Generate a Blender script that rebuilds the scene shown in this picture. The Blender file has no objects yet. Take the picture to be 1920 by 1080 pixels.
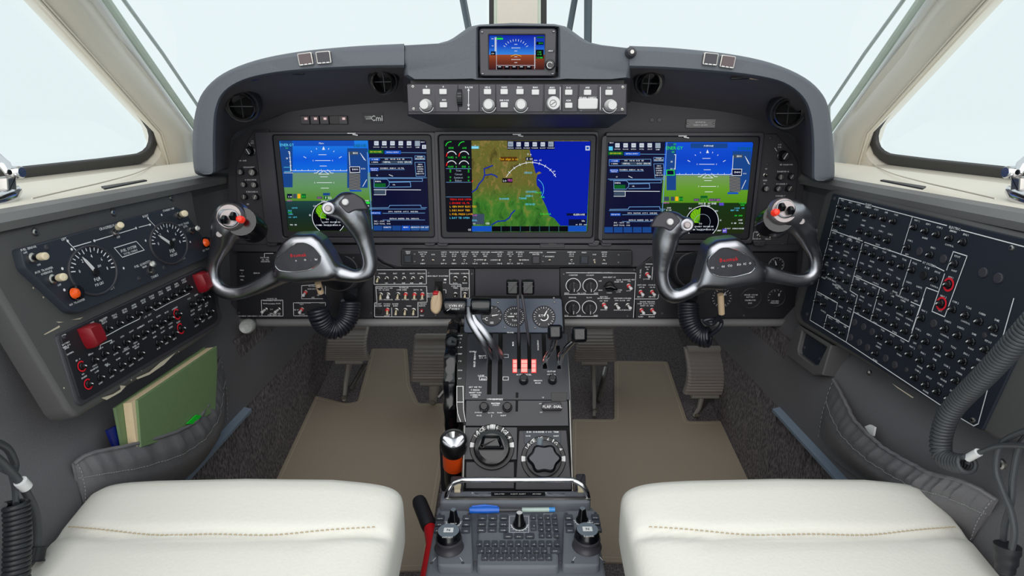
import bpy, bmesh, math, random
from mathutils import Vector, Matrix
from math import radians, sin, cos, pi
random.seed(7)
scene = bpy.context.scene
COL = scene.collection

# ---------------------------------------------------------------- camera, sky, exposure
FPX = 1100.0                       # focal length in pixels of the 1920 px frame
TH = radians(15.8)                 # camera looks down by this much
cam_data = bpy.data.cameras.new('camera')
cam_data.sensor_width = 36.0
cam_data.lens = 36.0 * FPX / 1920.0
cam_data.clip_start = 0.02
cam = bpy.data.objects.new('camera', cam_data)
COL.objects.link(cam)
cam.location = (0, 0, 0)           # the eye is the origin of the scene, the floor lies below
cam.rotation_euler = (pi / 2 - TH, 0, 0)
scene.camera = cam

world = bpy.data.worlds.new('overcast_sky')
scene.world = world
world.use_nodes = True
bg = world.node_tree.nodes['Background']
bg.inputs['Color'].default_value = (0.845, 0.945, 0.965, 1)
bg.inputs['Strength'].default_value = 1.0
sun_d = bpy.data.lights.new('sun', 'SUN')
sun_d.energy = 2.0
sun_d.angle = radians(75)
sun_d.color = (1.0, 0.93, 0.90)
sun = bpy.data.objects.new('sun', sun_d)
COL.objects.link(sun)
sun.rotation_euler = (radians(58), radians(-4), 0)
scene.view_settings.view_transform = 'Standard'
scene.view_settings.look = 'None'
scene.view_settings.gamma = 1.0
scene.view_settings.use_curve_mapping = False
scene.view_settings.exposure = 0.0

# ---------------------------------------------------------------- materials
def lin(c):
    c = c / 255.0
    return c / 12.92 if c <= 0.04045 else ((c + 0.055) / 1.055) ** 2.4
def rgb(t): return (lin(t[0]), lin(t[1]), lin(t[2]), 1.0)

MATS = {}
def mk(name, col, rough=0.5, metal=0.0, bump=0.0, scale=300.0, var=0.10, spec=0.5, emit=None, es=1.0, coat=0.0, dist=0.002):
    m = bpy.data.materials.new(name)
    m.use_nodes = True
    nt = m.node_tree; N = nt.nodes; L = nt.links
    b = N['Principled BSDF']
    b.inputs['Base Color'].default_value = rgb(col)
    b.inputs['Roughness'].default_value = rough
    b.inputs['Metallic'].default_value = metal
    b.inputs['Specular IOR Level'].default_value = spec
    b.inputs['Coat Weight'].default_value = coat
    if emit is not None:
        b.inputs['Emission Color'].default_value = rgb(emit)
        b.inputs['Emission Strength'].default_value = es
    if var or bump:
        tc = N.new('ShaderNodeTexCoord')
        nz = N.new('ShaderNodeTexNoise')
        nz.inputs['Scale'].default_value = scale
        nz.inputs['Detail'].default_value = 4
        L.new(tc.outputs['Object'], nz.inputs['Vector'])
        if var:
            mp = N.new('ShaderNodeMapRange')
            mp.inputs['To Min'].default_value = 1 - var; mp.inputs['To Max'].default_value = 1 + var
            L.new(nz.outputs['Fac'], mp.inputs['Value'])
            mx = N.new('ShaderNodeVectorMath'); mx.operation = 'SCALE'
            mx.inputs[0].default_value = rgb(col)[:3]
            L.new(mp.outputs['Result'], mx.inputs['Scale'])
            L.new(mx.outputs['Vector'], b.inputs['Base Color'])
        if bump:
            bp = N.new('ShaderNodeBump')
            bp.inputs['Strength'].default_value = bump; bp.inputs['Distance'].default_value = dist
            L.new(nz.outputs['Fac'], bp.inputs['Height'])
            L.new(bp.outputs['Normal'], b.inputs['Normal'])
    MATS[name] = m
    return m

mk('shield', (86, 90, 98), 0.62, bump=0.35, scale=420, dist=0.001)
mk('panel_dark', (56, 54, 60), 0.55, bump=0.15, scale=600, dist=0.0006)
mk('panel_black', (30, 30, 35), 0.5, bump=0.1, scale=600, dist=0.0005)
mk('plate_blue', (43, 48, 58), 0.5, bump=0.1, scale=600, dist=0.0005)
mk('breaker_plate', (32, 37, 48), 0.5, bump=0.08, scale=600, dist=0.0004)
mk('hood_lining', (82, 78, 82), 0.6, bump=0.2, scale=500, dist=0.0008)
mk('dial_blue', (34, 38, 48), 0.5, var=0.03)
mk('bezel', (58, 57, 63), 0.42, var=0.05)
mk('wall_leather', (100, 99, 102), 0.6, bump=0.3, scale=500, dist=0.001)
mk('housing', (83, 82, 82), 0.5, bump=0.2, scale=500, dist=0.0008)
mk('trim_grey', (118, 117, 117), 0.5, bump=0.15, scale=500, dist=0.0006)
mk('cream', (226, 219, 205), 0.5, bump=0.05, scale=200, var=0.03)
mk('cream_shade', (206, 197, 181), 0.55, var=0.03, scale=60)
mk('pillar_white', (232, 232, 228), 0.45, var=0.02)
mk('seal_black', (56, 55, 55), 0.6)
mk('seal_green', (206, 218, 204), 0.4, scale=30)
mk('seal_grey', (186, 196, 196), 0.4)
mk('seat_leather', (228, 225, 216), 0.48, bump=0.25, scale=260, var=0.03, dist=0.0012)
mk('stitch', (176, 160, 130), 0.7)
mk('stitch_grey', (150, 150, 150), 0.7)
mk('black', (16, 16, 18), 0.4, var=0.0)
mk('gloss_black', (12, 13, 17), 0.16, var=0.0, spec=0.6)
mk('void', (5, 5, 6), 0.9, var=0.0)
mk('rubber', (30, 31, 36), 0.45, var=0.0)
mk('cord', (34, 36, 44), 0.32, var=0.0)
mk('cable', (62, 64, 68), 0.45, var=0.0)
mk('chrome', (215, 215, 218), 0.12, metal=1.0, var=0.0)
mk('steel', (170, 168, 164), 0.3, metal=1.0, var=0.0)
mk('yoke_metal', (168, 169, 175), 0.30, metal=1.0, var=0.0)
mk('yoke_plate', (72, 72, 78), 0.35, metal=0.5, var=0.25, scale=60)
mk('pale_metal', (158, 150, 150), 0.35, metal=0.75, var=0.0)
mk('white', (226, 226, 226), 0.5, var=0.0)
mk('lettering', (238, 238, 240), 0.6, var=0.0)
mk('ivory', (214, 200, 170), 0.35, var=0.0)
mk('tan_tag', (205, 180, 148), 0.5, var=0.03)
mk('light_key', (205, 204, 204), 0.4, var=0.0)
mk('red', (196, 22, 32), 0.4, var=0.0)
mk('dark_red', (128, 6, 22), 0.45, var=0.0)
mk('red_ring', (232, 30, 48), 0.4, var=0.0)
mk('red_glow', (240, 60, 40), 0.25, var=0.0, emit=(255, 50, 30), es=0.35)  # red with a weak emission added, worn by the yoke disconnect push buttons
mk('orange_lens', (222, 84, 24), 0.15, var=0.15, scale=90, emit=(230, 80, 20), es=0.2)
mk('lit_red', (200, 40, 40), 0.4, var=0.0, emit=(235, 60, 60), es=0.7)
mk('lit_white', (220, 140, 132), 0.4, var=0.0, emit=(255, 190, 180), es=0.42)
mk('button_plum', (90, 74, 77), 0.4, var=0.0)
mk('annun', (190, 150, 150), 0.3, var=0.0, emit=(240, 220, 220), es=0.45)
mk('annun_red', (92, 44, 48), 0.3, var=0.0)
mk('orange', (226, 78, 20), 0.35, var=0.05)
mk('mat_tan', (150, 137, 121), 0.75, bump=0.3, scale=900, dist=0.0008, var=0.12)
mk('mat_edge', (176, 162, 138), 0.7, var=0.05)
mk('carpet', (104, 97, 99), 0.95, bump=0.9, scale=500, dist=0.004, var=0.55)
mk('pedal', (138, 131, 126), 0.5, var=0.06)
mk('pedal_arm', (146, 142, 136), 0.45, var=0.05)
mk('strip_blue', (112, 126, 142), 0.5, var=0.03)
mk('pocket', (104, 103, 106), 0.5, bump=0.2, scale=240, var=0.08)
mk('binder', (106, 130, 90), 0.45, bump=0.15, scale=120, var=0.1)
mk('paper', (218, 196, 160), 0.8, var=0.1, scale=200)
mk('folder_blue', (14, 30, 110), 0.4, var=0.0)
mk('tab_green', (10, 190, 40), 0.5, var=0.0)
mk('bluepen', (30, 98, 200), 0.2, var=0.0)
mk('clearpen', (170, 190, 182), 0.15, var=0.0)
mk('cyanpen', (60, 140, 210), 0.25, var=0.0)
mk('ped_plate', (35, 37, 44), 0.36, bump=0.1, scale=700, dist=0.0004, var=0.05)
mk('key_grey', (62, 64, 72), 0.4, var=0.0)
mk('kp_grey', (104, 107, 115), 0.45, bump=0.1, scale=500, dist=0.0004)
mk('knob_top', (110, 120, 130), 0.35, var=0.0)
mk('gauge_plate', (66, 75, 90), 0.5, bump=0.1, scale=600, dist=0.0004)
mk('clear_plastic', (182, 184, 180), 0.25, var=0.0)
mk('chip', (196, 186, 164), 0.7, var=0.1)
mk('wiper', (96, 110, 118), 0.5, var=0.0)
for nm, c in dict(s_white=(232, 238, 245), s_green=(40, 220, 60), s_dgreen=(14, 96, 40), s_cyan=(90, 200, 235), s_navy=(8, 14, 52),
                  s_black=(4, 5, 14), s_blue=(20, 80, 190), s_mblue=(36, 84, 150), s_red=(240, 30, 30), s_amber=(245, 180, 30),
                  s_mag=(220, 90, 200), s_line=(110, 160, 215), s_sea=(4, 30, 170), s_river=(22, 46, 150), s_tape=(26, 70, 140),
                  s_lime=(120, 190, 20), s_grey=(150, 165, 180), s_brownbox=(86, 52, 14), s_tan=(170, 150, 120), s_teal=(20, 90, 100),
                  s_violet=(90, 70, 190), s_ybtn=(196, 205, 40), s_key=(205, 214, 226), s_dim=(60, 76, 96)).items():
    mk(nm, (2, 2, 2), 0.5, var=0.0, emit=c, es=0.95, spec=0.02)

cm = MATS['carpet'].node_tree
_mp = cm.nodes.new('ShaderNodeMapping'); _mp.inputs['Scale'].default_value = (1.0, .55, .22); _mp.inputs['Rotation'].default_value = (.5, 0, 0)
_nz = [n for n in cm.nodes if n.type == 'TEX_NOISE'][0]; _tc = [n for n in cm.nodes if n.type == 'TEX_COORD'][0]
cm.links.new(_tc.outputs['Object'], _mp.inputs[0]); cm.links.new(_mp.outputs[0], _nz.inputs['Vector'])
_mr = [n for n in cm.nodes if n.type == 'MAP_RANGE'][0]
_mr.inputs['From Min'].default_value = .35; _mr.inputs['From Max'].default_value = .7; _mr.inputs['To Min'].default_value = .35; _mr.inputs['To Max'].default_value = 1.7
def ramp_mat(name, build):
    m = bpy.data.materials.new(name); m.use_nodes = True
    nt = m.node_tree
    b = nt.nodes['Principled BSDF']
    b.inputs['Base Color'].default_value = (0.004, 0.004, 0.006, 1)
    b.inputs['Roughness'].default_value = 0.25
    b.inputs['Specular IOR Level'].default_value = 0.03
    b.inputs['Emission Strength'].default_value = 0.95
    nt.links.new(build(nt), b.inputs['Emission Color'])
    MATS[name] = m
def ramp(nt, val, stops):
    r = nt.nodes.new('ShaderNodeValToRGB')
    e = r.color_ramp.elements
    while len(e) > 1: e.remove(e[-1])
    e[0].position, e[0].color = stops[0][0], rgb(stops[0][1])
    for p, c in stops[1:]:
        k = e.new(p); k.color = rgb(c)
    nt.links.new(val, r.inputs['Fac'])
    return r.outputs['Color']
def uvsep(nt):
    t = nt.nodes.new('ShaderNodeTexCoord'); s = nt.nodes.new('ShaderNodeSeparateXYZ')
    nt.links.new(t.outputs['UV'], s.inputs[0])
    return t, s
def split(nt, val, at, a, b):
    g = nt.nodes.new('ShaderNodeMath'); g.operation = 'GREATER_THAN'; g.inputs[1].default_value = at
    nt.links.new(val, g.inputs[0])
    m = nt.nodes.new('ShaderNodeMix'); m.data_type = 'RGBA'
    nt.links.new(g.outputs[0], m.inputs['Factor'])
    for sock, x in ((m.inputs['A'], a), (m.inputs['B'], b)):
        if isinstance(x, tuple): sock.default_value = rgb(x)
        else: nt.links.new(x, sock)
    return m.outputs['Result']
def pfd_left(nt):
    t, s = uvsep(nt)
    c = ramp(nt, s.outputs['Y'], [(0, (30, 44, 12)), (.2, (18, 44, 40)), (.343, (30, 66, 66)), (.347, (84, 136, 40)), (.5, (96, 148, 92)), (.655, (106, 142, 120)), (.66, (10, 110, 226)), (.8, (0, 88, 220)), (1, (24, 128, 232))])
    return split(nt, s.outputs['X'], .605, c, (5, 9, 46))
def pfd_right(nt):
    t, s = uvsep(nt)
    c = ramp(nt, s.outputs['Y'], [(0, (30, 42, 10)), (.343, (22, 50, 14)), (.347, (84, 146, 20)), (.5, (100, 156, 40)), (.645, (116, 152, 90)), (.65, (6, 84, 214)), (.8, (0, 66, 200)), (1, (10, 80, 216))])
    return split(nt, s.outputs['X'], .395, (5, 9, 46), c)
def standby(nt):
    t, s = uvsep(nt)
    return ramp(nt, s.outputs['Y'], [(0, (56, 10, 8)), (.25, (110, 44, 18)), (.44, (156, 72, 26)), (.445, (46, 134, 222)), (.7, (0, 70, 200)), (1, (0, 30, 160))])
def terrain(nt):
    t, s = uvsep(nt)
    n = nt.nodes.new('ShaderNodeTexNoise'); n.inputs['Scale'].default_value = 7; n.inputs['Detail'].default_value = 9; n.inputs['Roughness'].default_value = .68
    n.inputs['Distortion'].default_value = .7
    mp = nt.nodes.new('ShaderNodeMapping'); mp.inputs['Rotation'].default_value = (0, 0, .6); mp.inputs['Scale'].default_value = (2.4, .9, 1)
    nt.links.new(t.outputs['UV'], mp.inputs[0]); nt.links.new(mp.outputs[0], n.inputs['Vector'])
    hi = ramp(nt, n.outputs['Fac'], [(.3, (58, 52, 16)), (.45, (112, 104, 42)), (.52, (92, 98, 36)), (.6, (140, 118, 60)), (.72, (84, 60, 26))])
    lo = ramp(nt, n.outputs['Fac'], [(.3, (24, 62, 18)), (.45, (52, 112, 30)), (.55, (66, 124, 38)), (.68, (118, 128, 50))])
    a = nt.nodes.new('ShaderNodeMath'); a.operation = 'MULTIPLY_ADD'; a.inputs[1].default_value = .35
    nt.links.new(n.outputs['Fac'], a.inputs[0]); nt.links.new(s.outputs['Y'], a.inputs[2])
    mr = nt.nodes.new('ShaderNodeMapRange'); mr.inputs['From Min'].default_value = .5; mr.inputs['From Max'].default_value = .72
    nt.links.new(a.outputs[0], mr.inputs['Value'])
    m = nt.nodes.new('ShaderNodeMix'); m.data_type = 'RGBA'
    nt.links.new(mr.outputs[0], m.inputs['Factor']); nt.links.new(lo, m.inputs['A']); nt.links.new(hi, m.inputs['B'])
    return split(nt, s.outputs['X'], .186, (3, 4, 14), m.outputs['Result'])
for nm, fn in (('scr_left', pfd_left), ('scr_right', pfd_right), ('scr_standby', standby), ('scr_map', terrain)):
    ramp_mat(nm, fn)

# window glass: mostly clear, a little mirror
g = bpy.data.materials.new('glass'); g.use_nodes = True
nt = g.node_tree; nt.nodes.clear()
o_ = nt.nodes.new('ShaderNodeOutputMaterial'); mx_ = nt.nodes.new('ShaderNodeMixShader')
tr_ = nt.nodes.new('ShaderNodeBsdfTransparent'); gl_ = nt.nodes.new('ShaderNodeBsdfGlossy')
tr_.inputs['Color'].default_value = (.985, .992, .992, 1); gl_.inputs['Roughness'].default_value = .02
mx_.inputs[0].default_value = .03
nt.links.new(tr_.outputs[0], mx_.inputs[1]); nt.links.new(gl_.outputs[0], mx_.inputs[2]); nt.links.new(mx_.outputs[0], o_.inputs[0])
MATS['glass'] = g

# ---------------------------------------------------------------- geometry helpers
CT, ST = cos(TH), sin(TH)
def ray(px, py):
    """Direction from the eye through a pixel of the photograph, unit depth."""
    dx = (px - 960.0) / FPX; dn = (py - 540.0) / FPX
    return Vector((dx, CT - dn * ST, -ST - dn * CT))
def aty(px, py, y):
    d = ray(px, py); return d * (y / d.y)
def atx(px, py, x):
    d = ray(px, py); return d * (x / d.x)
def atz(px, py, z):
    d = ray(px, py); return d * (z / d.z)

class Fr:
    """A flat working plane: U right, V up, N towards the viewer."""
    def __init__(s, O, U, V):
        s.O = Vector(O); s.U = Vector(U).normalized(); V = Vector(V)
        s.V = (V - s.U * V.dot(s.U)).normalized(); s.N = s.U.cross(s.V)
    def off(s, h): return Fr(s.O + s.N * h, s.U, s.V)
    def P(s, px, py, h=0.0):
        d = ray(px, py); o = s.O + s.N * h
        return d * (o.dot(s.N) / d.dot(s.N))
    def uv(s, px, py, h=0.0):
        q = s.P(px, py, h) - s.O
        return (q.dot(s.U), q.dot(s.V))
    def uvs(s, pts, h=0.0): return [s.uv(x, y, h) for x, y in pts]
    def w(s, u, v, h=0.0): return s.O + s.U * u + s.V * v + s.N * h
    def pm(s, px, py, h=0.0):
        """metres per pixel there"""
        p = s.P(px, py, h); return (p.y * CT - p.z * ST) / FPX
    def Muv(s, u, v, h=0.0, rot=0.0):
        m = Matrix.Identity(4)
        for i, a in enumerate((s.U, s.V, s.N)):
            for j in range(3): m[j][i] = a[j]
        p = s.w(u, v, h)
        for j in range(3): m[j][3] = p[j]
        return m @ Matrix.Rotation(rot, 4, 'Z')
    def M(s, px, py, h=0.0, rot=0.0):
        u, v = s.uv(px, py, h); return s.Muv(u, v, h, rot)

def S(a, b=None, c=None):
    b = a if b is None else b; c = a if c is None else c
    return Matrix.Diagonal((a, b, c, 1))

def inset(poly, b):
    n = len(poly)
    area = sum(poly[i][0] * poly[(i + 1) % n][1] - poly[(i + 1) % n][0] * poly[i][1] for i in range(n))
    sg = 1 if area > 0 else -1
    out = []
    for i in range(n):
        p0, p1, p2 = poly[i - 1], poly[i], poly[(i + 1) % n]
        e1 = Vector((p1[0] - p0[0], p1[1] - p0[1])); e2 = Vector((p2[0] - p1[0], p2[1] - p1[1]))
        if e1.length < 1e-9: e1 = e2
        if e2.length < 1e-9: e2 = e1
        e1.normalize(); e2.normalize()
        n1 = Vector((-e1.y, e1.x)) * sg; n2 = Vector((-e2.y, e2.x)) * sg
        m = n1 + n2
        if m.length < 1e-6: m = n1
        m.normalize()
        k = b / max(0.35, m.dot(n1))
        out.append((p1[0] + m.x * k, p1[1] + m.y * k))
    return out
def rounded(poly, r, seg=4):
    """Round the corners of a 2D polygon."""
    out = []; n = len(poly)
    for i in range(n):
        p0, p1, p2 = (Vector(poly[i - 1]), Vector(poly[i]), Vector(poly[(i + 1) % n]))
        a = p0 - p1; b = p2 - p1
        rr = min(r, a.length * .45, b.length * .45)
        a.normalize(); b.normalize()
        q0 = p1 + a * rr; q2 = p1 + b * rr
        for k in range(seg + 1):
            t = k / seg
            q = q0 * (1 - t) ** 2 + p1 * 2 * t * (1 - t) + q2 * t * t
            out.append((q.x, q.y))
    return out
def rect(u0, v0, u1, v1): return [(u0, v0), (u1, v0), (u1, v1), (u0, v1)]
def circle(u, v, r, n=24, a0=0.0, rv=None):
    rv = r if rv is None else rv
    return [(u + r * cos(a0 + 2 * pi * i / n), v + rv * sin(a0 + 2 * pi * i / n)) for i in range(n)]

def smooth_path(pts, k=6):
    """Catmull-Rom through world points (Vectors, optional extra scalar lists)."""
    out = []; n = len(pts)
    for i in range(n - 1):
        p0, p1, p2, p3 = pts[max(i - 1, 0)], pts[i], pts[i + 1], pts[min(i + 2, n - 1)]
        for j in range(k):
            t = j / k
            out.append(tuple(.5 * ((2 * b) + (-a + c) * t + (2 * a - 5 * b + 4 * c - d) * t * t + (-a + 3 * b - 3 * c + d) * t ** 3) for a, b, c, d in zip(p0, p1, p2, p3)))
    out.append(tuple(pts[-1]))
    return out

class MB:
    def __init__(s): s.v = []; s.f = []; s.m = []
    def add(s, vs, fs, mat):
        b = len(s.v); s.v.extend([tuple(x) for x in vs])
        for f in fs:
            s.f.append(tuple(b + i for i in f)); s.m.append(mat)
        return s
    def loft(s, loops, mat, closed=True, cap0=True, cap1=True, capmat=None):
        n = len(loops[0]); vs = [p for l in loops for p in l]; fs = []
        for i in range(len(loops) - 1):
            for j in range(n if closed else n - 1):
                k = (j + 1) % n
                fs.append((i * n + j, i * n + k, (i + 1) * n + k, (i + 1) * n + j))
        s.add(vs, fs, mat)
        if cap0: s.add(loops[0], [tuple(range(n - 1, -1, -1))], mat)
        if cap1: s.add(loops[-1], [tuple(range(n))], capmat or mat)
        return s
    def prism(s, fr, poly, h0, h1, mat, bevel=0.0, topmat=None):
        n = len(poly)
        area = sum(poly[i][0] * poly[(i + 1) % n][1] - poly[(i + 1) % n][0] * poly[i][1] for i in range(n))
        if area < 0: poly = poly[::-1]
        L = [[fr.w(u, v, h0) for u, v in poly]]
        if bevel > 0:
            L.append([fr.w(u, v, h1 - bevel) for u, v in poly])
            L.append([fr.w(u, v, h1 - bevel * .3) for u, v in inset(poly, bevel * .3)])
            L.append([fr.w(u, v, h1) for u, v in inset(poly, bevel)])
        else:
            L.append([fr.w(u, v, h1) for u, v in poly])
        return s.loft(L, mat, capmat=topmat)
    def frame(s, fr, outer, inner, h0, h1, mat, hin=None, bevel=0.0):
        """ring between two polygons with equal point counts"""
        hin = h0 if hin is None else hin
        L = [[fr.w(u, v, h0) for u, v in outer], [fr.w(u, v, h1 - bevel) for u, v in outer]]
        if bevel: L.append([fr.w(u, v, h1) for u, v in inset(outer, bevel)])
        L.append([fr.w(u, v, h1) for u, v in (inset(inner, -bevel) if bevel else inner)])
        if bevel: L.append([fr.w(u, v, h1 - bevel) for u, v in inner])
        L.append([fr.w(u, v, hin) for u, v in inner])
        return s.loft(L, mat, cap0=False, cap1=False)
    def flat(s, fr, poly, h, mat):
        n = len(poly)
        area = sum(poly[i][0] * poly[(i + 1) % n][1] - poly[(i + 1) % n][0] * poly[i][1] for i in range(n))
        if area < 0: poly = poly[::-1]
        return s.add([fr.w(u, v, h) for u, v in poly], [tuple(range(n))], mat)
    def line(s, fr, pts, wd, h, mat, closed=False):
        """flat printed line along uv points"""
        if closed: pts = list(pts) + [pts[0]]
        for a, b in zip(pts[:-1], pts[1:]):
            d = Vector((b[0] - a[0], b[1] - a[1]))
            if d.length < 1e-7: continue
            d.normalize(); n = Vector((-d.y, d.x)) * wd * .5; e = d * wd * .5
            q = [(a[0] - e.x - n.x, a[1] - e.y - n.y), (b[0] + e.x - n.x, b[1] + e.y - n.y), (b[0] + e.x + n.x, b[1] + e.y + n.y), (a[0] - e.x + n.x, a[1] - e.y + n.y)]
            s.flat(fr, q, h, mat)
        return s
    def ring(s, fr, u, v, r, wd, h, mat, a0=0, a1=2 * pi, n=28, rv=None):
        k = (rv / r) if rv else 1.0
        vs = []; fs = []
        for i in range(n + 1):
            a = a0 + (a1 - a0) * i / n
            for q in (r - wd / 2, r + wd / 2): vs.append(fr.w(u + q * cos(a), v + k * q * sin(a), h))
        for i in range(n): fs.append((2 * i, 2 * i + 1, 2 * i + 3, 2 * i + 2))
        return s.add(vs, fs, mat)
    def lathe(s, M, prof, mat, n=20, cap1=True, cap0=False, topmat=None):
        L = [[M @ Vector((r * cos(2 * pi * i / n), r * sin(2 * pi * i / n), z)) for i in range(n)] for r, z in prof]
        return s.loft(L, mat, cap0=cap0, cap1=cap1, capmat=topmat)
    def tube(s, pts, r, mat, n=10, caps=True, flat=1.0, ref=None):
        pts = [Vector(p) for p in pts]; m = len(pts)
        rs = r if isinstance(r, (list, tuple)) else [r] * m
        T = []
        for i in range(m):
            t = pts[min(i + 1, m - 1)] - pts[max(i - 1, 0)]
            T.append(t.normalized() if t.length > 1e-9 else Vector((0, 0, 1)))
        a = Vector(ref) if ref else (Vector((0, 0, 1)) if abs(T[0].z) < .9 else Vector((1, 0, 0)))
        a = (a - T[0] * a.dot(T[0])).normalized()
        L = []
        for i in range(m):
            a = a - T[i] * a.dot(T[i])
            if a.length < 1e-6: a = T[i].orthogonal()
            a.normalize(); b = T[i].cross(a)
            L.append([pts[i] + a * (rs[i] * cos(2 * pi * k / n)) + b * (rs[i] * flat * sin(2 * pi * k / n)) for k in range(n)])
        return s.loft(L, mat, cap0=caps, cap1=caps)
    def box(s, fr, u0, v0, u1, v1, h0, h1, mat, bevel=0.0, r=0.0, seg=3):
        p = rect(min(u0, u1), min(v0, v1), max(u0, u1), max(v0, v1))
        if r: p = rounded(p, r, seg)
        return s.prism(fr, p, h0, h1, mat, bevel)
    def text(s, fr, u, v, body, size, h, mat, rot=0.0, align=.5, wide=1.0):
        x = 0.0; vs = []; fs = []
        for ch in body:
            if ch == ' ': x += .4 * wide; continue
            gv, gf, w = glyph(ch)
            b = len(vs)
            vs.extend([(x + p[0] * wide, p[1]) for p in gv]); fs.extend([tuple(b + i for i in f) for f in gf])
            x += (w + .09) * wide
        x -= .09 * wide
        c, sn = cos(rot), sin(rot)
        out = []
        for a, b in vs:
            a = (a - x * align) * size; b = (b - .36) * size
            out.append(fr.w(u + a * c - b * sn, v + a * sn + b * c, h))
        return s.add(out, fs, mat)
    def mesh(s, name, ang=38, uv=None):
        me = bpy.data.meshes.new(name)
        names = []
        for m in s.m:
            if m not in names: names.append(m)
        me.from_pydata(s.v, [], s.f)
        for m in names: me.materials.append(MATS[m])
        ix = {m: i for i, m in enumerate(names)}
        me.polygons.foreach_set('material_index', [ix[m] for m in s.m])
        me.polygons.foreach_set('use_smooth', [True] * len(s.f))
        me.update()
        try: me.set_sharp_from_angle(angle=radians(ang))
        except Exception: pass
        return me

_G = {}
def glyph(ch):
    if ch not in _G:
        cu = bpy.data.curves.new('glyph', 'FONT'); cu.body = ch; cu.resolution_u = 1; cu.offset = .012
        ob = bpy.data.objects.new('glyph', cu); COL.objects.link(ob)
        dg = bpy.context.evaluated_depsgraph_get()
        me = bpy.data.meshes.new_from_object(ob.evaluated_get(dg))
        vs = [(p.co.x, p.co.y) for p in me.vertices]; fs = [tuple(p.vertices) for p in me.polygons]
        x0 = min([p[0] for p in vs] or [0]); x1 = max([p[0] for p in vs] or [.3])
        _G[ch] = ([(a - x0, b) for a, b in vs], fs, x1 - x0)
        bpy.data.objects.remove(ob); bpy.data.curves.remove(cu); bpy.data.meshes.remove(me)
    return _G[ch]

WM = {}
def tag(o, label=None, cat=None, group=None, kind=None):
    for k, x in (('label', label), ('category', cat), ('group', group), ('kind', kind)):
        if x: o[k] = x
    return o
def thing(name, label, cat, loc, group=None):
    o = bpy.data.objects.new(name, None); COL.objects.link(o)
    o.empty_display_size = .02; o.location = loc
    WM[o] = Matrix.Translation(Vector(loc))
    return tag(o, label, cat, group)
def inst(name, mesh, M, parent=None):
    o = bpy.data.objects.new(name, mesh); COL.objects.link(o)
    WM[o] = M
    if parent is not None:
        o.parent = parent; o.matrix_basis = WM[parent].inverted() @ M
    else: o.matrix_basis = M
    return o
def part(name, mb, parent=None, ang=38, kind=None, label=None):
    """Mesh built in world coordinates; its origin goes to the middle of its box."""
    vs = mb.v
    lo = [min(p[i] for p in vs) for i in range(3)]; hi = [max(p[i] for p in vs) for i in range(3)]
    c = Vector([(a + b) / 2 for a, b in zip(lo, hi)])
    mb.v = [(p[0] - c.x, p[1] - c.y, p[2] - c.z) for p in vs]
    o = inst(name, mb.mesh(name, ang), Matrix.Translation(c), parent)
    if kind: o['kind'] = kind
    if label: o['label'] = label
    return o
def struct(name, mb, label=None, ang=38, cat=None):
    o = part(name, mb, None, ang); o['kind'] = 'structure'
    tag(o, label, cat)
    return o
def solo(name, mb, label, cat, group=None, ang=38):
    return tag(part(name, mb, None, ang), label, cat, group)

LET = 'EOCDBNIRTALSU'
def G(n): return ''.join(random.choice(LET) for _ in range(n))
def cv(x0, y0, sc): return lambda x, y: (x0 + x / sc, y0 + y / sc)
L1 = cv(0, 300, 4); L2 = cv(0, 480, 4); R1 = cv(1480, 340, 3.8568); R2 = cv(1480, 560, 3.8568)
P1 = cv(780, 540, 4.908); P2 = cv(780, 720, 4.908); KC = cv(760, 880, 4.571)
SC = cv(680, 450, 3.4286); S2 = cv(700, 490, 8.727); S3 = cv(1040, 490, 8.727); SL = cv(420, 440, 5.647)
D1 = cv(420, 220, 4.571); D2 = cv(800, 230, 4.5); D3 = cv(1110, 220, 4.571); GC = cv(740, 40, 4.174)
T1 = cv(0, 0, 3); T2 = cv(640, 0, 3); T3 = cv(1280, 0, 3); Y1 = cv(380, 350, 4); Y2 = cv(1200, 350, 4)
B1 = cv(0, 720, 3); B2 = cv(1440, 780, 3.6); C5 = cv(400, 230, 4.5); C6 = cv(1400, 230, 4.319); WC = cv(420, 580, 1.7778)

# shared small meshes, local: Z out of the panel, Y up
def local(): return Fr((0, 0, 0), (1, 0, 0), (0, 1, 0))
LF = local(); ID = Matrix.Identity(4)
def mesh_of(fn, name, ang=38):
    b = MB(); fn(b); return b.mesh(name, ang)
ME = {}
ME['breaker'] = mesh_of(lambda b: (b.lathe(ID, [(1.0, 0), (1.0, .35), (.8, .5), (.8, .9), (.7, 1.25), (.4, 1.42)], 'gloss_black', 12),
                                   b.flat(LF, rect(-.16, -.35, .16, .35), 1.43, 'white')), 'circuit_breaker')
ME['cap'] = mesh_of(lambda b: b.lathe(ID, [(1.0, 0), (1.0, .22), (.9, .3)], 'bezel', 20), 'hole_plug')
ME['cap_black'] = mesh_of(lambda b: b.lathe(ID, [(1.0, 0), (1.0, .22), (.9, .3)], 'black', 20), 'hole_plug')
ME['screw'] = mesh_of(lambda b: (b.lathe(ID, [(1.0, 0), (.95, .25), (.6, .4)], 'bezel', 10), b.flat(LF, rect(-.6, -.12, .6, .12), .41, 'steel')), 'screw')
ME['screw_bright'] = mesh_of(lambda b: (b.lathe(ID, [(1.0, 0), (.95, .3), (.6, .5)], 'steel', 12), b.flat(LF, circle(0, 0, .35, 8), .51, 'black')), 'screw')
ME['nut'] = mesh_of(lambda b: (b.lathe(ID, [(1.0, 0), (1.0, .35), (.72, .45), (.62, .2)], 'steel', 14, topmat='black')), 'toggle_nut')
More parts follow.
